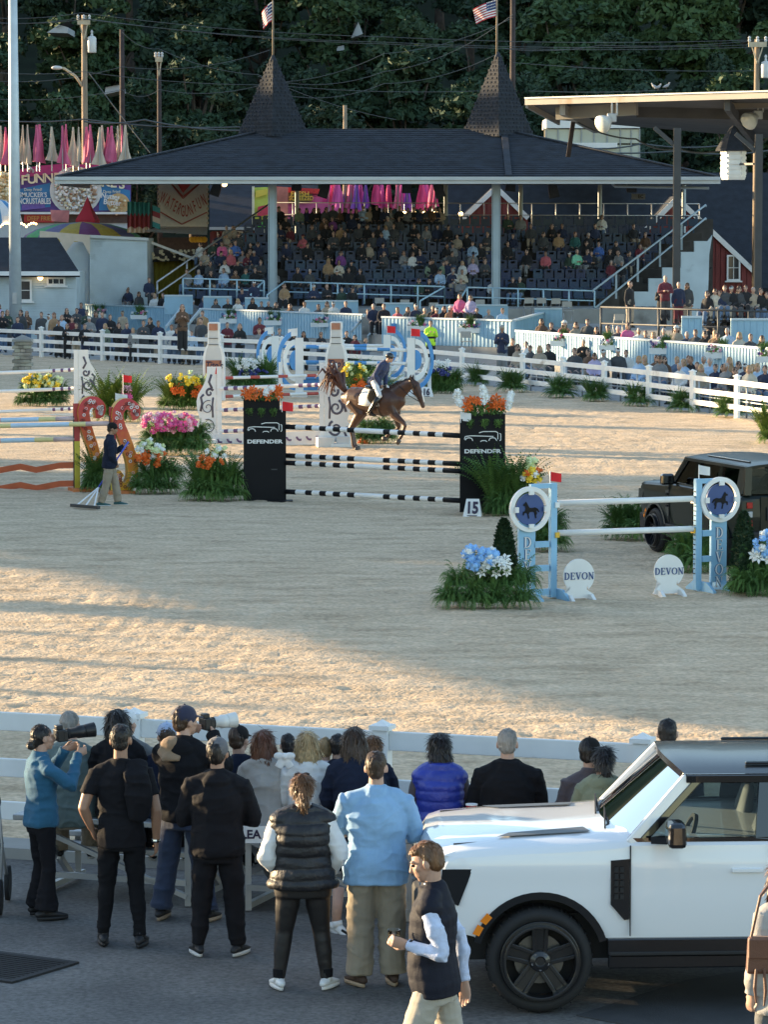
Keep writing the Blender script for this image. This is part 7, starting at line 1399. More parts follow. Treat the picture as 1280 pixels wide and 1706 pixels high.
def wheel(o,x,y,z,r,w,side):
 wh=obj('wheel',None,o,(x,y,z));pr=[(r*.77,-w/2),(r*.91,-w/2),(r*.985,-w*.36),(r,-w*.2),(r,w*.2),(r*.985,w*.36),(r*.91,w/2),(r*.77,w/2),(r*.75,0)];Q=rotx(math.pi/2)
 m=MB();n=48;V=[]
 for(a,b)in pr:
  for j in range(n):t=2*math.pi*j/n;V.append((a*math.cos(t),b,a*math.sin(t)))
 k=len(pr);m.add(V,[(i*n+j,((i+1)%k)*n+j,((i+1)%k)*n+(j+1)%n,i*n+(j+1)%n)for i in range(k)for j in range(n)]);m.build('tyre',RUB,wh,True)
 t=MB()
 for j in range(60):a=2*math.pi*j/60;t.box((math.cos(a)*(r-.001),side*(-w*.12+w*.24*(j%2)),math.sin(a)*(r-.001)),(.016,w*.5,.006),rot=roty(-a))
 t.build('tread_block',RUB,wh,kind='stuff');ys=side*w*.40;m=MB();R0=r*.765;ringm(m,(0,ys-.012,0),(1,0,0),(0,0,1),R0,R0*.90,.03,n=48);ringm(m,(0,ys+.02 if side<0 else ys-.02,0),(1,0,0),(0,0,1),R0*.93,R0*.86,side*-.12,n=48)
 for j in range(5):
  a=math.pi/2+j*2*math.pi/5;d=np.array((math.cos(a),0,math.sin(a)));e=np.array((-math.sin(a),0,math.cos(a)))
  for sg in(-1,1):
   q0=d*R0*.14+e*sg*R0*.13;q1=d*R0*.90+e*sg*R0*.165;m.beam(q0+(0,ys-side*.012,0),q1+(0,ys,0),R0*.10,.035,up=(0,1,0))
  m.beam(d*R0*.2+(0,ys-side*.02,0),d*R0*.88+(0,ys-side*.01,0),R0*.22,.02,up=(0,1,0))
 m.lathe([(R0*.27,0),(R0*.26,.03),(R0*.13,.045),(R0*.12,.03)],20,(0,ys-side*-.005,0),rot=rotx(math.pi/2 if side<0 else-math.pi/2));rim=m.build('rim',RIMB,wh,bevel=.004)
 for j in range(5):a=math.pi/2+math.pi/5+j*2*math.pi/5;MB().lathe([(.013,0),(.011,.022)],6,(math.cos(a)*R0*.2,ys+side*.02,math.sin(a)*R0*.2),rot=rotx(math.pi/2 if side<0 else-math.pi/2)).build('wheel_nut',CHROME,wh)
 m=MB();m.lathe([(R0*.62,-.012),(R0*.62,.012)],28,(0,ys-side*.09,0),rot=Q);m.build('brake_disc',M('brake_steel',(.16,.155,.15),.4,.1,metal=.8),wh);m=MB();m.lathe([(R0*.95,-.01),(R0*.95,.01)],28,(0,-side*w*.2,0),rot=Q);m.build('wheel_back',TRIM,wh);return wh
def suv(name,label,paint,loc,rz,glass,roofm,detail=True):
 W=1.92;o=thing(name,label,'car',loc,rz);ra=.505;zc=.385;xr=2.78;xe=3.72;zs=.545
 def arch(xc):return[(xc+ra*math.cos(t),zc+ra*.985*math.sin(t))for t in np.linspace(math.pi-.33,.33,15)]
 # lower body outline, near-side view: nose at the left
 lo=[(-.735,.60),(-.745,.80),(-.74,1.02),(-.725,1.10),(-.69,1.155),(-.60,1.185),(-.3,1.20),(0,1.21),(.3,1.222),(.60,1.245),(.66,1.262),(1.0,1.262),(1.7,1.262),(2.4,1.262),(3.2,1.262),(3.66,1.255),(3.70,1.20),(3.72,.9),(3.70,.62)]
 bot=[(xr+ra*.95,zs)]+arch(xr)[::-1]+[(xr-ra*.95,zs),(1.7,zs),(.66,zs),(ra*.95,zs)]+arch(0)[::-1]+[(-ra*.95,zs+.02)]
 out=lo+bot;n=len(out);O=np.array(out);nl=len(lo)
 ctr=O.mean(0)
 def section(y):
  u=abs(y-W/2)/(W/2);P_=O.copy();cr=1-u*u
  for i in range(nl):
   if O[i,1]>1.09 and O[i,0]<.7:P_[i,1]+=.062*min(1,(1-u)/.42)**.6*(1 if O[i,0]>-.6 else.55)
   if O[i,0]<-.55:P_[i,0]-=.085*cr
   if O[i,0]>3.6:P_[i,0]+=.03*cr
  return P_
 ysx=[0,.018,.06,.28,.34,.62,W/2,W-.62,W-.34,W-.28,W-.06,W-.018,W];V=[]
 for k,y in enumerate(ysx):
  P_=section(y);e={0:.035,1:.010,12:.035,11:.010}.get(k,0)
  if e:
   for i in range(n):
    if i<nl:t=O[(i+1)%n]-O[i-1];nn=np.array((-t[1],t[0]));nn/=np.linalg.norm(nn);P_[i]-=nn*e
  bulge=0
  for i in range(n):V.append((P_[i,0],y+(.012*max(0,(1.0-P_[i,1]))*0),P_[i,1]))
 F_=[(k*n+i,(k+1)*n+i,(k+1)*n+(i+1)%n,k*n+(i+1)%n)for k in range(len(ysx)-1)for i in range(n)];m=MB();m.add(V,F_);m.add(V[:n],[tuple(range(n))]);m.add(V[-n:],[tuple(range(n-1,-1,-1))]);me=m.mesh('body',paint,True)
 bm_=bmesh.new();bm_.from_mesh(me)
 for co,no in[((0,0,z),(0,0,1))for z in(.63,.70,.77,.84,.91,.98,1.05,1.11,1.16)]+[((x,0,0),(1,0,0))for x in(-.62,-.5,.55,.66,1.2,1.7,2.25,3.3,3.5)]:bmesh.ops.bisect_plane(bm_,geom=bm_.verts[:]+bm_.edges[:]+bm_.faces[:],plane_co=co,plane_no=no)
 for v in bm_.verts:
  q=.020*((v.co.z-.95)/.32)**2+(.05*((-.45-v.co.x)/.3)**2 if v.co.x<-.45 else 0)-(.012*math.exp(-((v.co.z-1.08)/.05)**2)if v.co.z<1.2 else 0)
  if v.co.y<.03:v.co.y+=q
  elif v.co.y>W-.03:v.co.y-=q
 bm_.to_mesh(me);bm_.free()
 b=obj('body',me,o);es=b.modifiers.new('edges','EDGE_SPLIT');es.split_angle=R_(32)
 MB().box((1.4,W/2,.52),(4.1,W-.5,.34)).box((1.45,W/2,.80),(4.0,W-.62,.36)).build('underbody',TRIM,o)
 # black lower cladding and arch trim
 for y0 in(-.004,W-.02):
  m=MB();sy=.024
  for xc in(0,xr):
   for i in range(20):
    t0,t1=math.pi-.30-(math.pi-.60)*i/20,math.pi-.30-(math.pi-.60)*(i+1)/20;A=[(xc+r_*math.cos(t),y0,zc+r_*math.sin(t))for r_,t in((ra*.905,t0),(ra*.905,t1),(ra+.006,t1),(ra+.006,t0))];m.add(A+[(a[0],a[1]+sy,a[2])for a in A],[(0,1,2,3),(7,6,5,4),(0,4,5,1),(1,5,6,2),(2,6,7,3),(3,7,4,0)])
   if xc==0:m.build('arch_trim',GBLK,o);m=MB()
  m.build('arch_trim',GBLK,o);MB().box(((ra+xr-ra)/2,y0+.03,.485),(xr-2*ra*.98,.07,.125)).box(((ra+xr-ra)/2,y0+.06,.37),(xr-2*ra*1.0,.10,.10)).build('sill',GBLK if paint is PWHITE else TRIM,o,bevel=.012);MB().box(((ra+xr-ra)/2-.05,y0+(.01 if y0<0 else.05),.435),(xr-2*ra*1.1,.05,.03)).build('side_step',TRIM,o,bevel=.008)
 m=MB();m.box((-.70,W/2,.50),(.26,W-.10,.30)).box((-.66,W/2,.34),(.22,W-.3,.10));m.build('front_bumper',TRIM,o,bevel=.04);MB().box((3.68,W/2,.52),(.22,W-.12,.30)).build('rear_bumper',TRIM,o,bevel=.04)
 # greenhouse
 zb=1.262;zt=1.70;xa0,xa1=.68,1.115;yi=.055;yt_=.15;xb=3.66
 def belt(x,far=False):return np.array((x,W-yi if far else yi,zb))
 def top(x,far=False):return np.array((x,W-yt_ if far else yt_,zt))
 for far in(False,True):
  f=(lambda p_,q:(belt(p_,far),top(q,far)));sgn=1 if far else-1
  a,t=f(xa0-.02,xa1-.015);MB().beam(a+(0,0,-.03),t+(0,0,.01),.085,.06,up=(0,1,0)).build('windscreen_pillar',paint,o,bevel=.012)
  a,t=f(xa0+.075,xa1+.065);MB().beam(a,t,.055,.05,up=(0,1,0)).build('door_pillar',GBLK,o,bevel=.006)
  for x0,x1,nm in((1.66,1.70,'middle_pillar'),(2.62,2.64,'rear_door_pillar')):a,t=f(x0,x1);MB().beam(a,t,.15,.05,up=(0,1,0)).build(nm,GBLK,o)
  a,t=f(3.52,3.50);MB().beam(a,t,.28,.055,up=(0,1,0)).build('rear_pillar',paint,o,bevel=.015)
  MB().beam(belt(.66,far)+(0,sgn*.008,.005),belt(3.6,far)+(0,sgn*.008,.005),.03,.03).build('belt_seal',GBLK,o);MB().beam(top(1.06,far)+(0,0,.005),top(3.6,far)+(0,0,.005),.05,.06).build('roof_rail_trim',GBLK,o)
  for x0,x1,q0,q1 in((.78,1.60,1.20,1.63),(1.73,2.56,1.77,2.58),(2.70,3.42,2.71,3.40)):
   A=[belt(x0,far),belt(x1,far),top(q1,far),top(q0,far)];A=[a-np.array((0,sgn*-.0,0))-np.array((0,-sgn*.0,0))for a in A];MB().add(A+[a-np.array((0,sgn*.006,0))for a in A],[(0,1,2,3),(7,6,5,4),(0,4,5,1),(1,5,6,2),(2,6,7,3),(3,7,4,0)]).build('window',glass if x0<1 or paint is not PWHITE else GLASSD,o)
 m=MB();V=[];k=12
 for i in range(k+1):
  u=i/k;y0=.085+(W-.17)*u;y1=.165+(W-.33)*u;cv=1-(2*u-1)**2;V+=[(xa0-.03-.135*cv,y0,zb-.015+.03*cv),(xa1-.07*cv,y1,zt+.012+.03*cv)]
 m.add(V,[(2*i,2*i+2,2*i+3,2*i+1)for i in range(k)]);m.build('windscreen',glass,o,True)
 m=MB();m.box((xa1+.16,W/2+.18,zt-.03),(.02,.26,.07));m.build('mirror_inside',TRIM,o);MB().box((xa0+.06,.36,zb+.05),(.004,.11,.065),rot=roty(.72)).box((xa1-.10,.40,zt-.06),(.004,.06,.05),rot=roty(.72)).box((xa1-.10,.56,zt-.055),(.004,.05,.05),rot=roty(.72)).build('windscreen_sticker',WHP,o)
 V=[];xs_=[xa1-.03,xa1+.05,1.4,2.2,3.0,3.55,3.68];ysr=np.linspace(.10,W-.10,11)
 for x in xs_:
  for y in ysr:u=abs(y-W/2)/(W/2-.10);V.append((x-(.085*(1-u*u)if x<1.2 else 0),y,zt+.026+.075*(1-u**2.6)*(1 if xa1<x<3.6 else.72)))
 nr=len(ysr);m=MB();m.add(V,[(i*nr+j,(i+1)*nr+j,(i+1)*nr+j+1,i*nr+j+1)for i in range(len(xs_)-1)for j in range(nr-1)]);W2=[(a,b_,c-.05)for a,b_,c in V];m.add(W2,[(i*nr+j,i*nr+j+1,(i+1)*nr+j+1,(i+1)*nr+j)for i in range(len(xs_)-1)for j in range(nr-1)])
 edge=[i*nr for i in range(len(xs_))]+[(len(xs_)-1)*nr+j for j in range(1,nr)]+[i*nr+nr-1 for i in range(len(xs_)-2,-1,-1)]+[j for j in range(nr-2,0,-1)];E_=[]
 for i in edge:E_+=[V[i],W2[i]]
 m.add(E_,[(2*i,2*i+1,(2*i+3)%(2*len(edge)),(2*i+2)%(2*len(edge)))for i in range(len(edge))]);m.build('roof',roofm,o,True)
 for y in(.34,W-.34):MB().beam((1.55,y,zt+.082),(3.3,y,zt+.082),.035,.022).build('roof_bar',GBLK,o,bevel=.008)
 # back
 MB().add([(3.70,.14,zb+.02),(3.70,W-.14,zb+.02),(3.66,W-.22,zt),(3.66,.22,zt)],[(0,1,2,3),(3,2,1,0)]).build('rear_window',GLASSD,o)
 for y in(.08,W-.08):MB().beam((3.68,y+.03,zb),(3.645,y+.06 if y<1 else y-.0,zt+.02),.12,.10,up=(1,0,0)).build('rear_corner',paint,o)
 for y in(.14,W-.14):
  for z in(.80,.95,1.10):MB().box((3.735,y,z),(.03,.10,.10)).build('tail_light',REDL if z!=.95 else LAMPG,o,bevel=.008)
 MB().box((3.735,W/2+.02,.93),(.02,W-.62,.62)).build('tailgate',paint,o,bevel=.02);MB().box((3.76,.46,.95),(.03,.05,.22)).build('tailgate_handle',TRIM,o);MB().box((3.75,W/2+.1,zb+.0),(.03,1.1,.05)).build('window_ledge',TRIM,o)
 sp=wheel(o,3.86,W/2+.14,1.0,.385,.24,1);sp.name='spare_wheel';sp.rotation_euler=(0,0,-math.pi/2)
 # door lines, handles, vent, mirrors, lamps, wipers
 for y in(-.0015,W+.0015):
  for x in(.66,1.70,2.30):MB().beam((x,y,zs+.02 if x!=2.30 else.9),(x,y,zb-.03),.007,.024,up=(0,1,0)).build('door_gap',TRIM,o)
  sgn=-1 if y<1 else 1
  for x in(1.52,2.42):MB().box((x,y+sgn*.012,1.045),(.23,.03,.032)).build('door_handle',paint,o,bevel=.006)
  A=[(.515,.74),(.66,.69),(.655,1.135),(.515,1.125)];A=[(.615,.685),(.652,.69),(.655,1.135),(.515,1.125),(.515,.80)];MB().prism(A if sgn<0 else A[::-1],(0,y+sgn*.010,0),(1,0,0),(0,0,1),sgn*.012).build('side_vent',GBLK,o);m=MB()
  for i in range(5):
   for j in range(2):m.box((.555+j*.04,y+sgn*.022,.86+i*.05),(.028,.012,.036))
  m.build('vent_grille',TRIM,o,kind='stuff')
  mi=MB();mi.box((.97,y+sgn*.17,1.345),(.14,.24,.19),taper=(.9,.94));h=mi.build('wing_mirror',GBLK,o,bevel=.035);MB().beam((.84,y+sgn*.0,1.275),(.95,y+sgn*.12,1.29),.10,.05).build('mirror_arm',GBLK,h)
  m=MB();A=[(-.74,.86),(-.60,.80),(-.53,.98),(-.50,1.07),(-.72,1.07)];MB().prism(A if sgn<0 else A[::-1],(0,y+sgn*.002,0),(1,0,0),(0,0,1),sgn*.016).build('headlight_side',GBLK,o);MB().box((-.765,y-sgn*.22,.97),(.10,.30,.20)).build('headlight',LAMPG,o,bevel=.02)
  t0=2.55
  for a0,a1 in((2.36,2.52),(2.58,2.74)):r_=ra*.955;MB().prism([(r_*math.cos(a)*1.05-.0,zc+r_*math.sin(a))for a in(a0,a1)]+[(r_*.90*math.cos(a)*1.05,zc+r_*.90*math.sin(a))for a in(a1,a0)],(-.03,y+sgn*.008,.02),(1,0,0),(0,0,1),sgn*.012).build('side_marker',AMB,o)
  V=[(-.30,.26,1.262),(.40,.30,1.29),(.36,.46,1.298),(-.20,.40,1.268)];V=[(a,b_ if sgn<0 else W-b_,c)for a,b_,c in V];MB().add(V,[(0,1,2,3),(3,2,1,0)]).build('bonnet_plate',M('bonnet_vent',(.10,.11,.12),.5,.1),o)
 m=MB();m.box((-.80,W/2,.92),(.06,.95,.20));m.build('front_grille',GBLK,o,bevel=.02)
 for y,dy in((.50,.55),(1.12,.55)):
  m=MB();m.tube([(xa0-.17,y-.1,zb+.01),(xa0-.12,y+.05,zb+.045),(xa0-.09,y+dy,zb+.055)],[.012,.010,.007],6);m.build('wiper',TRIM,o);MB().beam((xa0-.165,y-.12,zb+.035),(xa0-.09,y+dy+.03,zb+.065),.012,.03).build('wiper_blade',TRIM,o)
 MB().beam((-.62,.235,1.205),(.56,.262,1.268),.006,.03).beam((-.62,W-.235,1.205),(.56,W-.262,1.268),.006,.03).build('bonnet_gap',TRIM,o,kind='stuff');MB().box((-.80,.62,1.12),(.03,.16,.03)).build('front_badge',CHROME,o)
 # inside
 MB().box((.86,W/2,1.08),(.42,W-.26,.28)).build('dashboard',TRIM,o,bevel=.05);m=MB();ringm(m,(1.16,.50,1.20),(.35,0,.94),(0,1,0),.185,.155,.03,n=24);m.build('steering_wheel',TRIM,o)
 for y in(.50,W-.50):
  for x in(1.62,2.55):
   m=MB();m.tube([(x-.12,y,.80),(x,y,.95),(x+.08,y,1.22),(x+.12,y,1.42)],[(.24,.08),(.25,.09),(.23,.075),(.15,.05)],12,ref=(0,1,0),r0=True,r1=True);m.ell((x+.13,y,1.55),(.055,.13,.09),12,8);m.box((x-.28,y,.78),(.5,.5,.16));m.build('seat',LEA,o,True)
 MB().box((2.2,W/2,.74),(2.9,W-.22,.08)).build('cabin_floor',TRIM,o);MB().box((2.2,.10,1.02),(2.9,.05,.50)).box((2.2,W-.10,1.02),(2.9,.05,.50)).build('door_lining',LEA,o)
 for x in(0,xr):
  wheel(o,x,.115,zc,.388,.25,-1);wheel(o,x,W-.115,zc,.388,.25,1)
 return o
gC=G(900,1687)
suv('parked_car','white boxy off road car with black wheels and black roof parked behind the spectators',PWHITE,(gC.x,gC.y,0),R_(3.0),GLASS,M('roof_black',(.010,.011,.013),.22,.05,2,coat=.15,spec=.35))
rc=Vector((5.86,58.0,0));fw=Vector((-.31,.95,0));oc=rc+fw*3.72
suv('parked_car','dark green boxy off road car with spare wheel on its back door inside the ring',PGREEN,(oc.x,oc.y,0),math.atan2(-.95,.31),GLASSD,PGREEN)
# ================================================================== near spectators, rider, horse, groundsman
def wrinkle(amp,f=(5,5,8),seed=0,puff=0,pitch=.085,crease=0.0,low=0.0):
 def fn(co,no):
  w_=co+.05*np.stack([vnoise(co*4+9,seed+1),vnoise(co*4+31,seed+2),vnoise(co*4+57,seed+3)],1);r=amp*.7*fbm(w_*np.array(f),3,seed)
  r1=(1-np.abs(vnoise(w_*np.array((5.5,5.5,9.5))+3,seed+5)))**3;r2=(1-np.abs(vnoise(w_*np.array((10,10,16))+8,seed+6)))**3;k=1+low*np.clip((.38-co[:,2])/.3,0,1)
  r=r+crease*k*(r1*1.3+r2*.7-.75)
  if puff:zz=co[:,2]+.006*fbm(co*6,2,seed);ph=np.abs(np.sin(math.pi*zz/pitch));r=r+puff*(ph**.55-.6)*(np.abs(no[:,2])<.75)
  return r
 return fn
def strands(me,n,L,mat,seed=0,w=.0042):
 r=np.random.default_rng(seed);k=len(me.vertices);co=np.empty(k*3);me.vertices.foreach_get('co',co);co=co.reshape(-1,3);no=np.empty(k*3);me.vertex_normals.foreach_get('vector',no);no=no.reshape(-1,3)
 i=r.integers(0,k,n);p,nn=co[i],no[i];top=co[:,2].max();c=co[co[:,2]>top-.06].mean(0);g_=np.tile((0,0,-1.0),(n,1));rd=p-c;rd[:,2]=0;g_=g_+rd*4*np.clip(nn[:,2:3],0,1);g_=g_+r.normal(size=(n,3))*.28;d=g_-nn*np.sum(g_*nn,1)[:,None];d/=np.linalg.norm(d,axis=1)[:,None]+1e-9;sd=np.cross(d,nn);ln=L*r.uniform(.6,1.3,n)[:,None];lift=r.uniform(.001,.006 if L>.05 else.003,n)[:,None];V=[]
 for u,ww in((0,.6),(.4,1.0),(.75,.8),(1.0,.1)):q=p+nn*(.001+lift*(u*1.2))+d*ln*u-nn*(ln*u)**2*3.2*(L<.06);V+=[q-sd*w*ww,q+sd*w*ww]
 V=np.stack(V,1).reshape(-1,3);F_=[]
 for j in range(n):b=8*j;F_+=[(b,b+1,b+3,b+2),(b+2,b+3,b+5,b+4),(b+4,b+5,b+7,b+6)]
 m=bpy.data.meshes.new('hair_lock');m.from_pydata(V.tolist(),[],F_);m.materials.append(mat);return m
HAIRM={k:M('near_hair_'+HN[k],HC[k],.42,.45,26,bump=.75,bscale=55,stretch=(1,1,.12))for k in HC}
HAIRM['s']=M('near_hair_silver',(.30,.27,.24),.5,.4,30,bump=.6,bscale=60,stretch=(1,1,.2))
HAIRM['l']=M('near_hair_light_blond',(.46,.32,.16),.42,.35,26,bump=.75,bscale=55,stretch=(1,1,.12))
HAIRM['w']=M('near_hair_warm_brown',(.16,.075,.03),.42,.45,26,bump=.75,bscale=55,stretch=(1,1,.12))
def fab(name,col,rough=.85,weave=140,**k):return M(name,col,rough,.10,9,bump=.22,bscale=weave,sheen=.12 if max(col)>.05 else 0,spec=.5 if max(col)>.05 else.2,detail=6,**k)
KNIT={'teal':fab('teal_fleece',(.018,.105,.19)),'black':fab('black_cotton',(.007,.007,.009)),'blackj':fab('black_jersey',(.009,.0085,.011)),'green':fab('grey_green_jacket',(.105,.145,.14)),'khaki':fab('khaki_twill',(.27,.225,.165)),'stone':fab('stone_twill',(.40,.36,.295)),'denim':fab('dark_denim',(.018,.030,.065)),'navy':fab('navy_cotton',(.012,.017,.036)),'cream':fab('cream_sweater',(.36,.345,.325)),'white':fab('white_sweater',(.72,.71,.70)),'shirt':fab('light_blue_shirt',(.25,.42,.62)),'puffk':M('black_quilted_nylon',(.012,.011,.013),.5,.12,6,bump=.35,bscale=38),'vestn':fab('navy_black_vest',(.012,.013,.022),.7),'puffb':M('blue_quilted_nylon',(.022,.040,.30),.42,.12,6,bump=.35,bscale=38),'olive':fab('olive_hoodie',(.19,.205,.13)),'plum':fab('plum_jacket',(.075,.06,.07)),'tanj':fab('tan_collar',(.26,.17,.10)),'check':M('pale_check_shirt',(.50,.56,.72),.8,.14,26,bump=.2,bscale=90),'pinkw':fab('pink_white_sweater',(.66,.56,.60)),'legging':M('black_leggings',(.010,.008,.008),.55,.1,8,bump=.1,bscale=60),'grey':fab('mid_grey_cotton',(.12,.125,.13)),'navycap':fab('navy_cap_twill',(.022,.024,.055)),'greycap':fab('grey_cap_twill',(.115,.115,.125)),'whitecap':fab('white_cap_twill',(.68,.68,.68)),'bluecap':fab('pale_blue_cap_twill',(.32,.40,.56)),'blackcap':fab('black_cap_twill',(.013,.012,.012)),'brown':fab('brown_leather',(.13,.05,.025),.5),'boot':M('black_leather',(.010,.010,.010),.25,.1,6)}
SHOEW=M('white_sneaker',(.68,.68,.67),.5,.06,8);SHOEB=M('black_sneaker',(.014,.014,.016),.6,.2,10);SHOEBR=M('brown_suede',(.05,.028,.018),.8,.2,10);SOLEW=M('pale_sole',(.55,.55,.54),.6,.1,14);SOLET=M('tan_sole',(.34,.26,.18),.7,.1,14);EYE=M('eye_dark',(.02,.015,.012),.15,0)
HM=[]
def near_person(label,pos,rz,f,top,bottom,hair=None,hairc='d',cap=None,capback=False,sleeve=1.0,fit='loose',ease=.018,hem=-.13,topm='black',botm='black',shoes=(SHOEB,SOLEW),puff=0,vest=None,under=None,hood=False,collar=True,vox=.0095,shdir=(None,None),short=False,hands=((0.5,None,None),(0.5,None,None)),group=None,wr=.0065,cuffs=True,hips=0.0,skin=SKIN,eyes=False,hipbulk=0.0,t1leg=1.0):
 o=thing('person',label,'person',pos,rz,group)
 mb=MB();add_head(mb,f);add_torso(mb,f,-.03,-.08,.50,0,14)
 for i in(0,1):add_arm(mb,f,i,-.004 if sleeve>.8 else 0,n=10);add_leg(mb,f,i,-.016,'body',n=10);c,gr,tw=hands[i];add_hand(mb,f,i,curl=c,grip=gr,toward=tw)
 obj('body',blob(mb,'body',skin,vox,2,deci=.55),o)
 if eyes:
  for x in(-.033,.033):e=MB();e.ell(hp(f,(x,.079,.012)),(.0125*f.s,.011*f.s,.009*f.s),10,8);e.build('eye',EYE,o,True)
 mb=MB()
 def garment(mat,sl,e,hm,nm,pf=0,seed=1,hd=False,zt=.55,w=wr,vx=.0105,cr=.010):
  g_=MB();add_torso(g_,f,e-(.034 if nm=='shirt' and vest else 0),hm,zt-.02 if hd else zt,0,20,hips)
  if sl>.05:
   for i in(0,1):add_arm(g_,f,i,e*.9,0,sl,n=12,cuff=.004)
  else:
   for i in(0,1):g_.ell(f.sh[i]*.86+f.T((0,0,.43))*.14,(.055*f.s+e,.06*f.s+e,.045*f.s+e),12,8)
  if hd:
   b=f.T((0,-.085,.475));g_.ell(b,np.array((.115,.060,.085))*f.s,14,8,0,f.R);g_.ell(f.T((0,-.02,.535)),np.array((.095,.085,.05))*f.s,14,8,0,f.R)
  elif collar:g_.tube([f.T((0,-.004,.49)),f.T((0,-.006,.545)),f.T((0,-.004,.575))],[(.088*f.s,.082*f.s),(.072*f.s,.070*f.s),(.069*f.s,.067*f.s)],14,ref=f.R[:,0])
  return obj(nm,blob(g_,nm,mat,vx,3,wrinkle(w,seed=seed+len(HM),puff=pf,crease=cr if not pf else.004)),o)
 if vest:garment(KNIT[topm],0,ease+.012,hem,'vest',puff,4);garment(KNIT[vest],sleeve,ease-.006,hem+.05,'shirt',0,7)
 else:garment(KNIT[topm],sleeve,ease,hem,top,puff,4,hood)
 if bottom:
  g_=MB();add_torso(g_,f,hipbulk*.6-.002,-.17,max(hem+.07,-.06),0,18,hips)
  for i in(0,1):add_leg(g_,f,i,0.0+hipbulk*.6,fit,0,14)
  obj(bottom,blob(g_,bottom,KNIT[botm],.0105,3,wrinkle(.005,(6,6,5),11+len(HM),crease=.008 if fit in('loose','jogger')else.007 if fit!='legging' else.002,low=.6)),o)
 if shoes:
  for i in(0,1):g_=MB();add_shoe(g_,f,i,shdir[i],0,1);g_.build('shoe',list(shoes),o,True)
 if hair:g_=MB();add_hair(g_,f,hair);HM.append(blob(g_,'hair',HAIRM[hairc],.009,2,lambda co,no:.007*fbm(co*np.array((28,28,6)),2,5)+.004*fbm(co*12,2,2)));obj('hair',HM[-1],o);lg_=hair in('long','verylong','shoulder','bob','pony','pigtail');obj('hair_lock',strands(HM[-1],1900 if lg_ else 1500,.085 if lg_ else.019,HAIRM[hairc],len(HM)),o,kind='stuff')
 if cap:g_=MB();add_cap(g_,f,0,capback);obj('cap',blob(g_,'cap',KNIT[cap],.006,1),o);b_=MB();b_.ell(hp(f,(0,-.012,.142)),.010*f.s,8,6);b_.build('cap_button',KNIT[cap],o)
 return o
def stand_at(px,py):return G(px,py)
def hgt(px,py,yt):return(py-yt)/((py-363)/H_CAM)
POCKET=((.085,-.07,-.26),(.03,.03,-.44));PHONE=((.03,.14,-.22),(-.10,.30,-.02))
# 1 woman photographer in teal
CAMUP=lambda x:((.02,.18,-.10),(x,.22,.155))
f=figure(H=1.62,female=True,feet=((-.13,.02),(.12,-.02)),armL=((.06,.20,-.12),(-.11,.27,.13)),armR=((.10,.17,-.16),(-.10,.33,.10)),head=(-.15,.02,0))
pA=stand_at(70,1527);RA=-1.05
near_person('woman in teal fleece and flared black trousers aiming a black long lens',pA,RA,f,'fleece','trousers','lowbun','d',topm='teal',botm='blackj',fit='flare',hem=-.10,shoes=(SHOEB,SHOEB),vox=.007,hands=((.9,(.15,1,.3),(1,0,0)),(.9,(-.15,1,.3),(-1,0,0))))
def photo_camera(label,pos,rz,lens_m,L_,r_,pitch=.0):
 o=thing('camera',label,'camera',pos,rz);o.rotation_euler=(pitch,0,rz);m=MB();m.box((0,0,0),(.145,.075,.10)).box((0,-.005,.065),(.065,.06,.04)).box((.058,.03,-.005),(.035,.04,.09));m.build('camera_body',BLACKM,o,bevel=.008)
 q=[(r_*.62,.03),(r_*.62,.07),(r_*.75,.075),(r_*.75,L_*.45),(r_*.92,L_*.5),(r_*.92,L_*.75)];m=MB();m.lathe(q,20,rot=rotx(-math.pi/2));m.build('lens',lens_m,o,True);m=MB();m.lathe([(r_*.95,L_*.72),(r_*1.08,L_),(r_*1.0,L_),(r_*.85,L_*.76)],20,rot=rotx(-math.pi/2));m.build('lens_hood',BLACKM if lens_m is BLACKM else lens_m,o);m=MB();m.lathe([(r_*.78,L_*.2),(r_*.78,L_*.26)],20,rot=rotx(-math.pi/2));m.build('focus_ring',RUB,o);return o
def at_local(pos,rz,p):v=rotz(rz)@np.array(p,float);return Vector(pos)+Vector(v)
photo_camera('black camera with long black lens raised by the woman in teal',at_local(pA,RA,hp(f,(0,.155,.02))),RA-.15,BLACKM,.30,.058,.10)
# 4 man in black T-shirt
f=figure(H=1.79,feet=((-.15,.03),(.15,-.04)),armL=POCKET,armR=((.075,-.05,-.28),(.07,.0,-.53)),head=(.02,-.06,0),shoulder=1.06,g=1.03)
pB=stand_at(203,1574);near_person('man in black T-shirt and black trousers with a jacket slung over his shoulder',pB,.0,f,'t_shirt','trousers','short','d',sleeve=.30,topm='blackj',botm='black',fit='slim',ease=.012,hem=-.14,shoes=(SHOEB,SHOEB),skin=SKIN2,collar=False)
g_=MB();S0=f.sh[1];g_.tube([S0+(-.10,.07,.02),S0+(-.08,-.04,.085),S0+(-.07,-.14,.0),S0+(-.06,-.155,-.18),S0+(-.05,-.15,-.34)],[(.06,.03),(.085,.035),(.10,.05),(.105,.055),(.07,.03)],14,r0=True,r1=True);q=obj('jacket',blob(g_,'jacket',KNIT['blackj'],.01,2,wrinkle(.012,(14,14,3),3,crease=.012)),None,pB,label='dark jacket draped over the shoulder of the man in black T-shirt',cat='jacket')
g_=MB();g_.lathe([(.034,-.012),(.036,0),(.034,.012)],14,f.wr[1]+(0,0,.0));q=obj('watch',g_.mesh('watch',CHROME),None,pB,label='steel wristwatch on the man in black T-shirt',cat='watch')
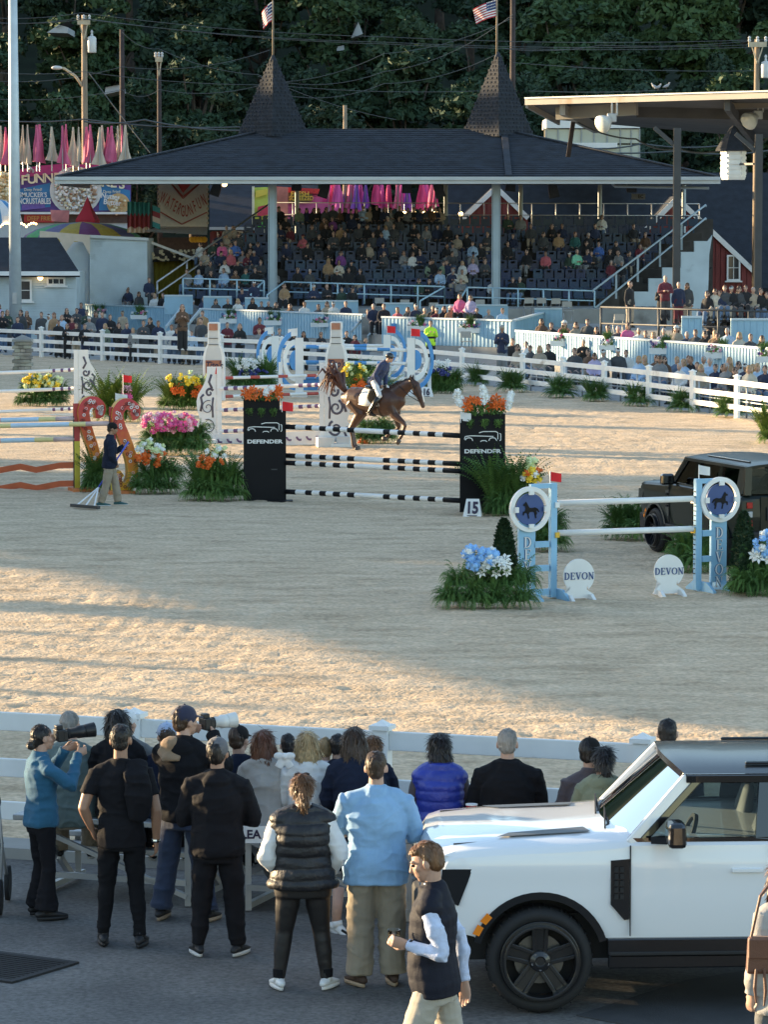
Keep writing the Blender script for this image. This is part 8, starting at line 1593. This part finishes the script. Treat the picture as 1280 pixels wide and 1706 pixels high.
# 6 photographer with navy cap
f=figure(H=1.80,feet=((-.20,.0),(.20,.04)),armL=((.05,.20,-.10),(-.10,.30,.14)),armR=((.10,.18,-.12),(-.10,.36,.13)),head=(-.55,.0,0),lean=.03,g=1.05)
pC=stand_at(305,1533);RC=-.35;near_person('photographer in navy cap, black and tan jacket and jeans with a white lens',pC,RC,f,'jacket','jeans','short','n',cap='navycap',topm='black',botm='denim',fit='loose',ease=.032,hem=-.10,shoes=(SHOEB,SOLET),hood=True,vox=.007,hands=((.9,(.2,1,.2),(1,0,0)),(.9,(-.2,1,.2),(-1,0,0))))
g_=MB();g_.ell(f.T((-.07,-.065,.50)),(.115,.085,.085),14,8,0,f.R);g_.tube([f.T((-.15,-.09,.47)),f.T((-.08,-.135,.43)),f.T((.03,-.145,.41))],[(.05,.04),(.07,.035),(.03,.02)],10);q=obj('collar_scarf',blob(g_,'collar_scarf',KNIT['tanj'],.009,2,wrinkle(.008,(9,9,9),8)),None,pC,rz=RC,label='tan jacket lining folded over the shoulders of the capped photographer',cat='jacket')
WLENS=M('white_lens_paint',(.66,.66,.64),.35,.05);photo_camera('camera with a big white lens raised by the capped photographer',at_local(pC,RC,f.T((.015,.42,.635))),RC-.75,WLENS,.27,.062,.05)
# 7 man in black hoodie, grey cap
f=figure(H=1.735,feet=((-.155,.0),(.155,.02)),armL=CROSS,armR=CROSS,head=(-.05,.03,0),shoulder=1.05,g=1.10)
near_person('man in grey cap, black hoodie and black joggers standing with arms folded',stand_at(363,1591),-.05,f,'hoodie','joggers','short','d',cap='greycap',topm='blackj',botm='blackj',fit='jogger',ease=.030,hem=-.12,hood=True,shoes=(SHOEB,SOLEW),skin=SKIN2,shdir=((-.35,1,0),(.35,1,0)))
# 16 woman in black puffer vest
f=figure(H=1.65,female=True,g=1.22,feet=((-.185,.0),(.175,.0)),armL=((.10,-.02,-.27),(-.02,.10,-.42)),armR=((.11,-.03,-.27),(.02,.10,-.44)),head=(.05,-.05,0),shoulder=1.10)
pV=stand_at(506,1646);near_person('woman in black quilted vest over a white sweater and black leggings, tied back hair',pV,.05,f,'vest','leggings','pigtail','w',topm='puffk',vest='white',botm='legging',fit='legging',ease=.034,hem=-.10,puff=.016,shoes=(SHOEW,SHOEW),shdir=((-.25,1,0),(.5,1,0)),hips=.02)
m=MB()
for sg in(-1,1):c=hp(f,(sg*.034,.065,.108));m.ell(c,(.028,.010,.020),10,6)
m.beam(hp(f,(-.07,.0,.10)),hp(f,(-.05,.07,.108)),.008,.008).beam(hp(f,(.07,.0,.10)),hp(f,(.05,.07,.108)),.008,.008).beam(hp(f,(-.06,.055,.115)),hp(f,(.06,.055,.115)),.008,.010);q=m.build('sunglasses',BLACKM,None,label='dark sunglasses pushed up on the hair of the woman in quilted vest',cat='sunglasses');q.location=pV;q.rotation_euler=(0,0,.05)
for i in(0,1):m=MB();m.lathe([(.046,.09),(.048,.15),(.044,.155)],12,(f.an[i][0],f.an[i][1],0));q=m.build('sock',KNIT['black'],None,label=f'black ankle sock on the {("left", "right")[i]} foot of the woman in quilted vest',cat='sock');q.location=pV;q.rotation_euler=(0,0,.05)
# 17 man in light blue shirt
f=figure(H=1.79,g=1.2,feet=((-.13,-.02),(.13,.02)),armL=((.08,.10,-.24),(-.16,.27,-.22)),armR=((.08,.08,-.25),(-.14,.27,-.22)),head=(0,-.05,0),shoulder=1.12,belly=.05)
near_person('broad man in untucked light blue shirt and khaki trousers with folded arms',stand_at(627,1640),.03,f,'shirt','trousers','short','n',topm='shirt',botm='khaki',fit='loose',ease=.026,hem=-.17,sleeve=.55,shoes=(SHOEBR,SOLET),wr=.008,shdir=((-.5,1,0),(-.1,1,0)),hips=.012,hipbulk=.012)
# 22 walking man with cup
f=figure(H=1.84,g=.98,feet=((-.10,.22),(.10,-.26)),armL=((.05,-.09,-.28),(-.02,.14,-.22)),armR=((.06,-.12,-.27),(.05,-.13,-.53)),head=(.05,-.30,0),lean=.05,belly=.03,shoulder=.98)
pW=stand_at(722,1862);RW=1.40;near_person('man in dark vest, pale check shirt and stone trousers walking with a plastic cup',pW,RW,f,'vest','trousers','short','w',topm='vestn',vest='check',botm='stone',fit='loose',ease=.014,hem=-.13,puff=.004,shoes=(SHOEBR,SOLET),vox=.0062,hands=((.95,(-.25,1,.25),(.9,0,.2)),(.35,None,None)),eyes=True,wr=.005)
W_=f.wr[0];d=W_-f.el[0];d/=np.linalg.norm(d);c=W_+np.array((.035,.095,.03));cup=thing('plastic_cup','clear plastic cup in the hand of the walking man','cup',at_local(pW,RW,c),RW);m=MB();m.lathe([(.030,-.05),(.031,-.048),(.042,.055),(.044,.057),(.0405,.055),(.029,-.046)],20);m.build('cup_wall',glass_mat('clear_cup_plastic',(.93,.94,.94),.8),cup,True);m=MB();m.lathe([(.0285,-.044),(.037,.025),(.01,.026)],18);m.build('drink',M('pale_drink',(.62,.52,.36),.2,.05),cup,True)
m=MB();m.lathe([(.036,-.016),(.038,0),(.036,.016)],16,rot=np.array(Vector(d).to_track_quat('Z','Y').to_matrix()));q=m.build('watch',BLACKM,None,label='black wristwatch on the walking man with the cup',cat='watch');q.location=at_local(pW,RW,W_-d*.02)
# 23 woman cut off by the right edge
f=figure(H=1.64,female=True,feet=((-.1,.1),(.1,-.1)),head=(0,-.1,0),g=1.05)
pR=stand_at(1303,1846);near_person('woman with long brown hair and cream coat cut off by the right edge',pR,.55,f,'coat','trousers','verylong','w',topm='cream',botm='grey',fit='slim',ease=.03,hem=-.24,shoes=(SHOEB,SOLET))
bg=thing('shoulder_bag','brown leather shoulder bag at the right edge of the picture','bag',P(1272,1590,pR.y-.22));MB().box((0,0,0),(.22,.10,.24),taper=(.9,.8)).build('pouch',KNIT['brown'],bg,bevel=.02);MB().box((0,-.055,.05),(.20,.02,.13)).build('flap',KNIT['brown'],bg,bevel=.008);MB().tube([(-.08,0,.11),(-.02,.02,.38),(.10,.12,.50)],[.010]*3,6).build('strap',KNIT['brown'],bg);MB().tube([(-.05,-.06,-.08),(-.06,-.07,-.2),(-.05,-.07,-.3)],[.010,.012,.006],6).tube([(.0,-.06,-.08),(.01,-.07,-.22),(.0,-.07,-.32)],[.010,.012,.006],6).build('tassel',KNIT['brown'],bg,kind='stuff')
# --------------------------------------------------------------- seated on the bleachers
SEATZ=.70
def seat_y(x):return near_y(x)-2.1
def seated(label,px,ytop,H=1.7,dy=0.0,rz=0.0,lean=.08,**k):
 fk={q:k.pop(q)for q in('female','g','shoulder','head','armL','armR','belly','twist')if q in k};x=(px-640)/203.0;Y=seat_y(x)+dy;x=(px-640)/S(Y);zt=H_CAM-(ytop-363)/S(Y)*(1);H=H;f=figure(H=H,pose='sit',seat=SEATZ+.0,lean=lean,knees=[np.array((sg*.14,.40,SEATZ+.06))for sg in(-1,1)],ankles=[np.array((sg*.14,.46,.37))for sg in(-1,1)],**fk)
 ztop=f.hd[2]+.125*f.s;o=near_person(label,Vector((x,Y,zt-ztop)),rz,f,**k);return o,f
def sit_(label,px,yt,top,topm,hair,hc,**k):
 k.setdefault('armL',((.06,.10,-.26),(-.08,.28,-.34)));k.setdefault('armR',((.06,.10,-.26),(-.08,.28,-.34)));k.setdefault('botm','blackj');return seated(label,px,yt,top=top,bottom='trousers',hair=hair,hairc=hc,topm=topm,**k)
sit_('older man with white hair in a grey green jacket sitting on the left bench',112,1191,'jacket','green','thin','s',H=1.78,g=1.18,ease=.035,botm='khaki',head=(-.3,0,0),hem=-.16,wr=.008)
q=thing('visor','white visor cap held up beside the older man in grey green','visor',P(126,1216,30.6));m=MB();m.ell((0,0,0),(.045,.06,.035),12,8);m.build('crown',KNIT['whitecap'],q,True);MB().box((.05,.02,-.012),(.08,.07,.012)).build('brim',KNIT['whitecap'],q,bevel=.005)
sit_('woman with long black hair in dark jacket sitting behind the man in black T-shirt',192,1188,'jacket','black','long','d',H=1.68,female=True,ease=.03,head=(-.25,0,0))
sit_('person in white cap sitting by the near fence beside the black haired woman',207,1190,'jacket','grey','short','n',H=1.66,dy=.55,cap='whitecap',head=(-.5,0,0))
sit_('person in pale blue cap sitting beside the capped photographer',273,1212,'jacket','navy','short','n',H=1.62,dy=.2,cap='bluecap',head=(.4,0,0))
sit_('man in black cap with white panel sitting right of the grey cap',396,1217,'jacket','navy','short','n',H=1.66,dy=.25,cap='blackcap',head=(-.5,0,0))
sit_('woman with dark auburn hair in cream grey sweater with a black bag strap',436,1223,'sweater','cream','long','r',H=1.64,female=True,ease=.034,hem=-.12,head=(-.2,0,0),twist=-.15)
sit_('child with dark hair and a big white bow sitting by the fence',478,1229,'top','white','short','d',H=1.45,dy=.55,female=True)
q=thing('hair_bow','white bow on the dark haired child by the fence','bow',P(474,1259,29.35));m=MB();m.ell((-.045,0,0),(.05,.02,.032),10,8).ell((.045,0,0),(.05,.02,.032),10,8).ell((0,-.01,0),(.025,.03,.03),8,6).tube([(0,0,0),(-.05,0,-.1)],[(.03,.012),(.04,.01)],8).tube([(0,0,0),(.05,0,-.1)],[(.03,.012),(.04,.01)],8);obj('ribbon',blob(m,'ribbon',KNIT['white'],.008,2),q)
sit_('blonde woman in white sweater with a thin black strap sitting on the bench',512,1226,'sweater','white','shoulder','l',H=1.64,female=True,ease=.034,head=(-.25,0,0),dy=.05)
sit_('child in pale pink hooded top beside the blonde woman',541,1236,'hoodie','pinkw','short','b',H=1.42,dy=.5,hood=True)
sit_('person with black hair almost hidden between two women on the bench',562,1230,'top','navy','short','d',H=1.5,dy=.5)
sit_('woman with very long brown hair in navy dress sitting on the bench',590,1218,'dress','navy','verylong','n',H=1.70,female=True,ease=.03,hem=-.18,dy=-.1,botm='navy')
sit_('child with brown ponytail sitting close to the fence post',621,1232,'top','navy','pony','w',H=1.42,dy=.6,female=True)
sit_('woman with black bob in bright blue quilted vest sitting alone',734,1229,'vest','puffb','bob','d',H=1.66,female=True,vest='plum',puff=.012,ease=.032,hem=-.12,g=1.08,botm='denim')
sit_('grey haired man in black jacket sitting right of the red cup',848,1221,'jacket','black','short','s',H=1.80,g=1.12,ease=.032,shoulder=1.08,botm='denim',head=(.0,0,0))
sit_('man in dark cap leaning against the woman in olive hoodie',988,1238,'jacket','plum','short','d',H=1.70,cap='blackcap',dy=.15,head=(-.5,0,0))
sit_('woman in olive hoodie with dark ponytail leaning on the man in dark cap',1009,1252,'hoodie','olive','pony','d',H=1.62,female=True,hood=True,ease=.04,head=(.15,-.1,.2),g=1.1)
sit_('man with short dark hair sitting behind the roof of the white car',1118,1204,'jacket','navy','short','d',H=1.74)
# crossed leg with a white sneaker under the bench
lg=figure(H=1.68,female=True);q=thing('sneaker','white sneaker with dark swoosh on the crossed foot under the bench','shoe',P(560,1556,28.6));lg.an[1]=np.array((0,0,.085));m=MB();add_shoe(m,lg,1,(.75,-.6,-.35),0,1);m.build('upper',[SHOEW,SOLEW],q,True);MB().tube([(0,0,.07),(.02,.12,.36)],[.036,.05],10).build('shin',SKIN,q,True);MB().beam((.045,-.075,.045),(.10,-.10,.02),.012,.028).build('stripe',BLACKM,q)
q=thing('party_cup','red plastic cup between the blue vest and the man in black jacket','cup',P(786,1352,28.6));m=MB();m.lathe([(.034,-.07),(.046,.06),(.048,.062),(.045,.06),(.032,-.065)],18);m.build('cup_wall',M('red_cup_plastic',(.40,.012,.02),.35,.05),q,True);m=MB();m.lathe([(.049,.055),(.05,.065),(.044,.066)],18);m.build('rim',WHP,q)
# bleachers
ALU=M('aluminium',(.42,.43,.44),.42,.12,3,metal=.6,dirt=((.25,.24,.23),2,.64))
for i,(x0,x1,lb)in enumerate(((-3.15,-1.42,'low aluminium bleacher bench under the older man in grey green'),(-1.32,.45,'low aluminium bleacher bench behind the woman in quilted vest'),(.55,2.5,'low aluminium bleacher bench under the blue vest and the man in black jacket'))):
 a=Vector((x0,seat_y(x0),0));b=Vector((x1,seat_y(x1),0));d=(b-a).normalized();nr=Vector((-d.y,d.x,0));o=thing('bleacher',lb,'bench',a)
 MB().beam(a+nr*.0+Vector((0,0,.675)),b+Vector((0,0,.675)),.26,.05).buildw('seat_plank',ALU,o,bevel=.008);MB().beam(a+nr*.46+Vector((0,0,.345)),b+nr*.46+Vector((0,0,.345)),.24,.05).buildw('foot_plank',ALU,o,bevel=.008);MB().beam(a+nr*.75+Vector((0,0,.42)),b+nr*.75+Vector((0,0,.42)),.24,.05).buildw('front_seat_plank',ALU,o,bevel=.008)
 for u in(.12,.88):
  q=a.lerp(b,u);z=Vector((0,0,1));m=[(q-nr*.10,q-nr*.10+z*.65),(q+nr*.75,q+nr*.75+z*.40),(q-nr*.10+z*.04,q+nr*.85+z*.04),(q-nr*.10+z*.62,q+nr*.6+z*.06),(q-nr*.1+z*.32,q+nr*.8+z*.32)]
  for p0,p1 in m:MB().beam(p0,p1,.05,.05).buildw('frame_bar',ALU,o)
 MB().beam(a.lerp(b,.12)-nr*.12+Vector((0,0,.60)),a.lerp(b,.88)-nr*.12+Vector((0,0,.08)),.04,.04).buildw('cross_brace',ALU,o);MB().beam(a.lerp(b,.12)-nr*.12+Vector((0,0,.20)),a.lerp(b,.88)-nr*.12+Vector((0,0,.20)),.04,.05).buildw('rear_bar',ALU,o)
q=thing('bench_sign','white sign with dark letters hung on the back of the middle bench','sign',P(424,1390,28.95));MB().box((0,0,0),(.36,.01,.14)).build('board',WHP,q);obj('lettering',text_mesh('LEA',.10,INK,.003,depth=.004),q,loc=(-.03,-.008,.0))
# pushchair at the left edge
q=thing('pushchair','dark pushchair cut off by the left edge of the picture','pushchair',G(2,1520));wl=MB()
for(x,y)in((.0,-.1),(-.45,-.1),(.0,.55)):MB().lathe([(.13,-.02),(.15,-.018),(.15,.018),(.13,.02)],20,(x,y,.15),rot=roty(math.pi/2)).build('wheel',RUB,q,True)
MB().tube([(.0,-.1,.15),(0,.1,.55),(0,-.2,1.05)],[.015]*3,8).tube([(-.45,-.1,.15),(-.45,.1,.55),(-.45,-.2,1.05)],[.015]*3,8).tube([(0,.1,.55),(0,.55,.15)],[.015]*2,8).tube([(0,-.2,1.05),(-.45,-.2,1.05)],[.018]*2,8).build('frame',GALV,q,True);m=MB();m.tube([(-.22,.5,.5),(-.22,.15,.55),(-.22,-.08,.95)],[(.2,.06),(.21,.08),(.2,.06)],12,ref=(1,0,0),r0=True,r1=True);m.ell((-.22,.1,.92),(.22,.25,.2),14,8);obj('seat_fabric',blob(m,'seat_fabric',KNIT['black'],.014,2),q)
# drain grate
c0=G(25,1607);q=thing('drain_grate','black iron drain grate in the asphalt at the left','drain',(c0.x-.18,c0.y,-.008),-.55);MB().box((0,.40,.006),(1.05,.06,.02)).box((0,-.40,.006),(1.05,.06,.02)).box((-.5,0,.006),(.06,.74,.02)).box((.5,0,.006),(.06,.74,.02)).build('grate_frame',TRIM,q)
for i in range(13):MB().box((0,-.34+i*.057,.008),(.94,.026,.018)).build('bar',TRIM,q)
MB().box((0,0,.0005),(.94,.74,.004)).build('drain_pit',M('pit_black',(.004,.004,.004),.9),q)
# kerb strip under the near fence
a,b=NEAR_A+(NEAR_A-NEAR_B)*2,NEAR_B+(NEAR_B-NEAR_A)*2;MB().beam(a+Vector((0,-.28,.03)),b+Vector((0,-.28,.03)),.5,.12).build('kerb',CONC,kind='structure')
# --------------------------------------------------------------- horse and rider
gH=G(632,752);RH=R_(-122);CHEST=M('chestnut_coat',(.058,.023,.012),.38,.22,2.5,spec=.5,sheen=.1);MANE=M('dark_mane',(.03,.012,.008),.5,.3,20,bump=.5,bscale=60,stretch=(1,.2,1));HOOF=M('hoof_horn',(.05,.04,.035),.5);
hs=thing('horse','chestnut horse with white blaze cantering behind the striped poles, tail flying','horse',(gH.x,gH.y,0),RH);m=MB();V3=lambda l,x,z:np.array((l,x,z))
m.tube([V3(0,x,z)for x,z in((-.96,1.30),(-.82,1.30),(-.50,1.27),(-.1,1.21),(.22,1.22),(.48,1.26),(.64,1.28))],[(.15,.17),(.26,.29),(.30,.31),(.305,.315),(.285,.335),(.23,.29),(.12,.17)],20,ref=(1,0,0),r0=True,r1=True)
m.ell(V3(0,.20,1.50),(.08,.26,.10),12,8);m.ell(V3(0,-.62,1.46),(.2,.26,.13),12,8)
m.tube([V3(0,.42,1.38),V3(0,.66,1.55),V3(0,.86,1.68),V3(0,1.0,1.72)],[(.13,.25),(.105,.19),(.085,.145),(.075,.11)],16,ref=(1,0,0))
m.tube([V3(0,.95,1.76),V3(0,1.06,1.66),V3(0,1.17,1.44),V3(0,1.25,1.25),V3(0,1.28,1.16)],[(.075,.09),(.085,.13),(.07,.10),(.052,.066),(.05,.055)],14,ref=(1,0,0),r0=True,r1=True)
for sg in(-1,1):m.ell(V3(sg*.055,1.08,1.52),(.035,.07,.09),10,6);m.tube([V3(sg*.05,.95,1.80),V3(sg*.065,.95,1.88),V3(sg*.06,.97,1.95)],[.032,.034,.008],8)
def hleg(pts,r):m.tube([V3(*p_)for p_ in pts],r,10)
for sg,dx in((-1,0),(1,.12)):
 hleg([(sg*.12,-.72,1.22),(sg*.14,-.60+dx,.92),(sg*.13,-.88+dx,.55),(sg*.13,-.84+dx,.36),(sg*.13,-.80+dx,.13),(sg*.13,-.74+dx,.05)],[(.17,.22),(.12,.16),(.058,.07),(.042,.045),(.048,.05),(.055,.055)])
hleg([(.13,.42,1.12),(.13,.52,.92),(.13,.80,.74),(.13,.84,.68),(.13,.74,.42),(.13,.68,.34)],[(.11,.15),(.08,.11),(.06,.06),(.05,.05),(.042,.045),(.05,.05)])
hleg([(-.13,.40,1.10),(-.13,.42,.88),(-.13,.50,.62),(-.13,.47,.57),(-.13,.20,.42),(-.13,.13,.36)],[(.11,.15),(.08,.11),(.06,.06),(.05,.05),(.042,.045),(.05,.05)])
obj('body',blob(m,'body',CHEST,.017,3,lambda co,no:.004*fbm(co*5,2,3)),hs)
for(l,x,z,rx)in((-.13,-.71,.045,0),(.13,-.59,.045,0),(.13,.64,.27,-.9),(-.13,.08,.31,-1.4)):MB().lathe([(.068,-.05),(.06,.0),(.05,.055)],12,(l,x,z),rot=rotx(rx)).build('hoof',HOOF,hs,True)
m=MB();r=np.random.default_rng(2)
for i in range(26):a,b=r.uniform(-.10,.10),r.uniform(-.14,.14);m.tube([V3(0,-.93,1.40),V3(a*.6,-1.12+b*.3,1.58+abs(b)*.3),V3(a*1.6,-1.24+b,1.84+b*.8),V3(a*2.6+.05,-1.36+b*1.8,1.95+r.uniform(-.3,.25)),V3(a*3.4+.08,-1.50+b*2,1.78+r.uniform(-.5,.4))],[.04,.055,.05,.035,.006],6)
m.build('tail',M('red_tail',(.075,.022,.012),.5,.4,18,bump=.4,bscale=50),hs,True)
m=MB();[m.ell(V3(r.uniform(-.03,.03),.36+.62*u,1.60+.22*u**.8+r.uniform(-.02,.02)),(.03,.06,.06),8,6)for u in np.linspace(0,1,16)];m.build('mane',MANE,hs,True)
MB().tube([V3(0,1.14,1.68),V3(0,1.26,1.46),V3(0,1.315,1.26)],[(.03,.012),(.022,.012),(.03,.012)],8,ref=(1,0,0)).build('blaze',WHP,hs,True)
for sg in(-1,1):MB().ell(V3(sg*.085,1.09,1.56),.02,8,6).build('eye',EYE,hs,True)
BRD=M('bridle_leather',(.02,.011,.008),.45);m=MB();ringm(m,V3(0,1.21,1.35),(1,0,0),(0,.85,.5),.078,.068,.02,n=16);ringm(m,V3(0,1.08,1.60),(1,0,0),(0,.7,.7),.125,.115,.02,n=16);[m.tube([V3(sg*.08,.98,1.78),V3(sg*.09,1.1,1.56),V3(sg*.07,1.21,1.35)],[.012]*3,6)for sg in(-1,1)];m.build('bridle',BRD,hs,kind='stuff')
m=MB();[m.tube([V3(sg*.07,1.23,1.27),V3(sg*.14,.95,1.42),V3(sg*.10,.62,1.66)],[.010]*3,6)for sg in(-1,1)];m.build('rein',BRD,hs,kind='stuff')
m=MB();m.tube([V3(0,-.42,1.26),V3(0,-.2,1.225),V3(0,.16,1.235)],[(.30,.33),(.318,.335),(.30,.35)],22,ref=(1,0,0));me=m.mesh('saddle_pad',WHP,True);q=obj('saddle_pad',me,hs);bm=[p_ for p_ in me.polygons if p_.center.z<1.12]
bm_=bmesh.new();bm_.from_mesh(me);bmesh.ops.delete(bm_,geom=[f_ for f_ in bm_.faces if f_.calc_center_median().z<1.17 or len(f_.verts)>4],context='FACES');bm_.to_mesh(me);bm_.free();so=q.modifiers.new('thick','SOLIDIFY');so.thickness=.02
m=MB();m.tube([V3(0,-.34,1.60),V3(0,-.18,1.575),V3(0,.06,1.58),V3(0,.16,1.63)],[(.14,.05),(.17,.05),(.15,.05),(.07,.04)],14,ref=(1,0,0),r0=True,r1=True);[m.ell(V3(sg*.30,.02,1.38),(.03,.2,.2),12,8)for sg in(-1,1)];obj('saddle',blob(m,'saddle',KNIT['boot'],.016,2),hs)
MB().tube([V3(0,.1,1.21),V3(0,.16,1.21)],[(.30,.345)]*2,20,ref=(1,0,0)).build('girth',BRD,hs,True)
f=figure(H=1.70,female=True,pelvis=(0,-.10,1.80),lean=.62,knees=[np.array((sg*.33,.22,1.40))for sg in(-1,1)],ankles=[np.array((sg*.36,-.06,1.00))for sg in(-1,1)],armL=((.09,.05,-.26),(-.05,.26,-.42)),armR=((.09,.05,-.26),(-.05,.26,-.42)),head=(0,.45,0))
rd=near_person('rider in navy jacket, white breeches and black helmet crouched over the chestnut horse',(gH.x,gH.y,0),RH,f,'jacket','breeches',None,topm='navyr' if 'navyr' in KNIT else 'navy',botm='white',fit='slim',ease=.02,hem=-.18,shoes=None,hands=((1.1,None,None),(1.1,None,None)),collar=True,vox=.011)
for c in rd.children:
 if c.name.startswith('jacket'):c.data.materials[0]=fab('rider_navy',(.030,.045,.11))
m=MB();m.ell(hp(f,(0,-.01,.055)),np.array((.098,.118,.095))*f.s,16,10,0,f.hR);m.ell(hp(f,(0,.085,.045)),np.array((.075,.06,.016))*f.s,12,6,0,f.hR);obj('helmet',blob(m,'helmet',GBLK,.007,1),rd)
for i in(0,1):m=MB();K,A=f.kn[i],f.an[i];m.tube([K*.92+A*.08,K*.5+A*.5,A,A+np.array((0,0,-.03))],[.075,.068,.05,.048],12);add_shoe(m,f,i,(.05,1,-.15),0,0);m.build('boot',KNIT['boot'],rd,True)
for sg in(-1,1):q=f.an[0 if sg<0 else 1];m=MB();ringm(m,q+np.array((0,.06,-.03)),(1,0,0),(0,0,1),.075,.062,.03,n=14);m.beam(q+np.array((0,.06,.04)),(sg*.30,.05,1.42),.02,.01).build('stirrup',BRD,hs)
# --------------------------------------------------------------- groundsman with rake
gM=G(181,843);RM=R_(-82);f=figure(H=1.70,feet=((-.09,.20),(.09,-.16)),lean=.06,head=(0,-.12,0),armL=((.06,.12,-.25),(.04,.30,-.10)),armR=((.07,.02,-.28),(-.16,.14,-.48)))
near_person('groundsman in navy sweatshirt, khaki trousers and black cap pulling a wide rake',(gM.x,gM.y,0),RM,f,'sweatshirt','trousers','short','d',cap='blackcap',topm='navy',botm='khaki',fit='loose',ease=.022,shoes=(M('teal_sneaker',(.03,.10,.11),.6),SOLEW),vox=.010,skin=SKIN2,shdir=((0,1,0),(0,1,0)))
Yh=gM.y-.34;a,b=P(214,736,Yh+.25),G(150,842);rk=thing('rake','wide aluminium rake with long blue handle trailing behind the groundsman','rake',b);b2=Vector(b)+Vector((0,0,.10));MB().tube([a,b2.lerp(a,.22)],[.017,.017],8).buildw('handle',M('blue_handle',(.06,.10,.55),.4,.08),rk,True);h=b2.lerp(a,.22);e0,e1=G(119,848),G(165,852);e0.z=e1.z=.075;MB().beam(e0,e1,.07,.06).buildw('rake_bar',STEEL,rk)
for u in(.18,.5,.82):MB().tube([h,e0.lerp(e1,u)],[.016,.016],6).buildw('brace',WHP,rk)
m=MB();[m.beam(e0.lerp(e1,u),e0.lerp(e1,u)-Vector((0,0,.035)),.012,.012)for u in np.linspace(.02,.98,24)];m.buildw('rake_teeth',ALU,rk,kind='stuff')
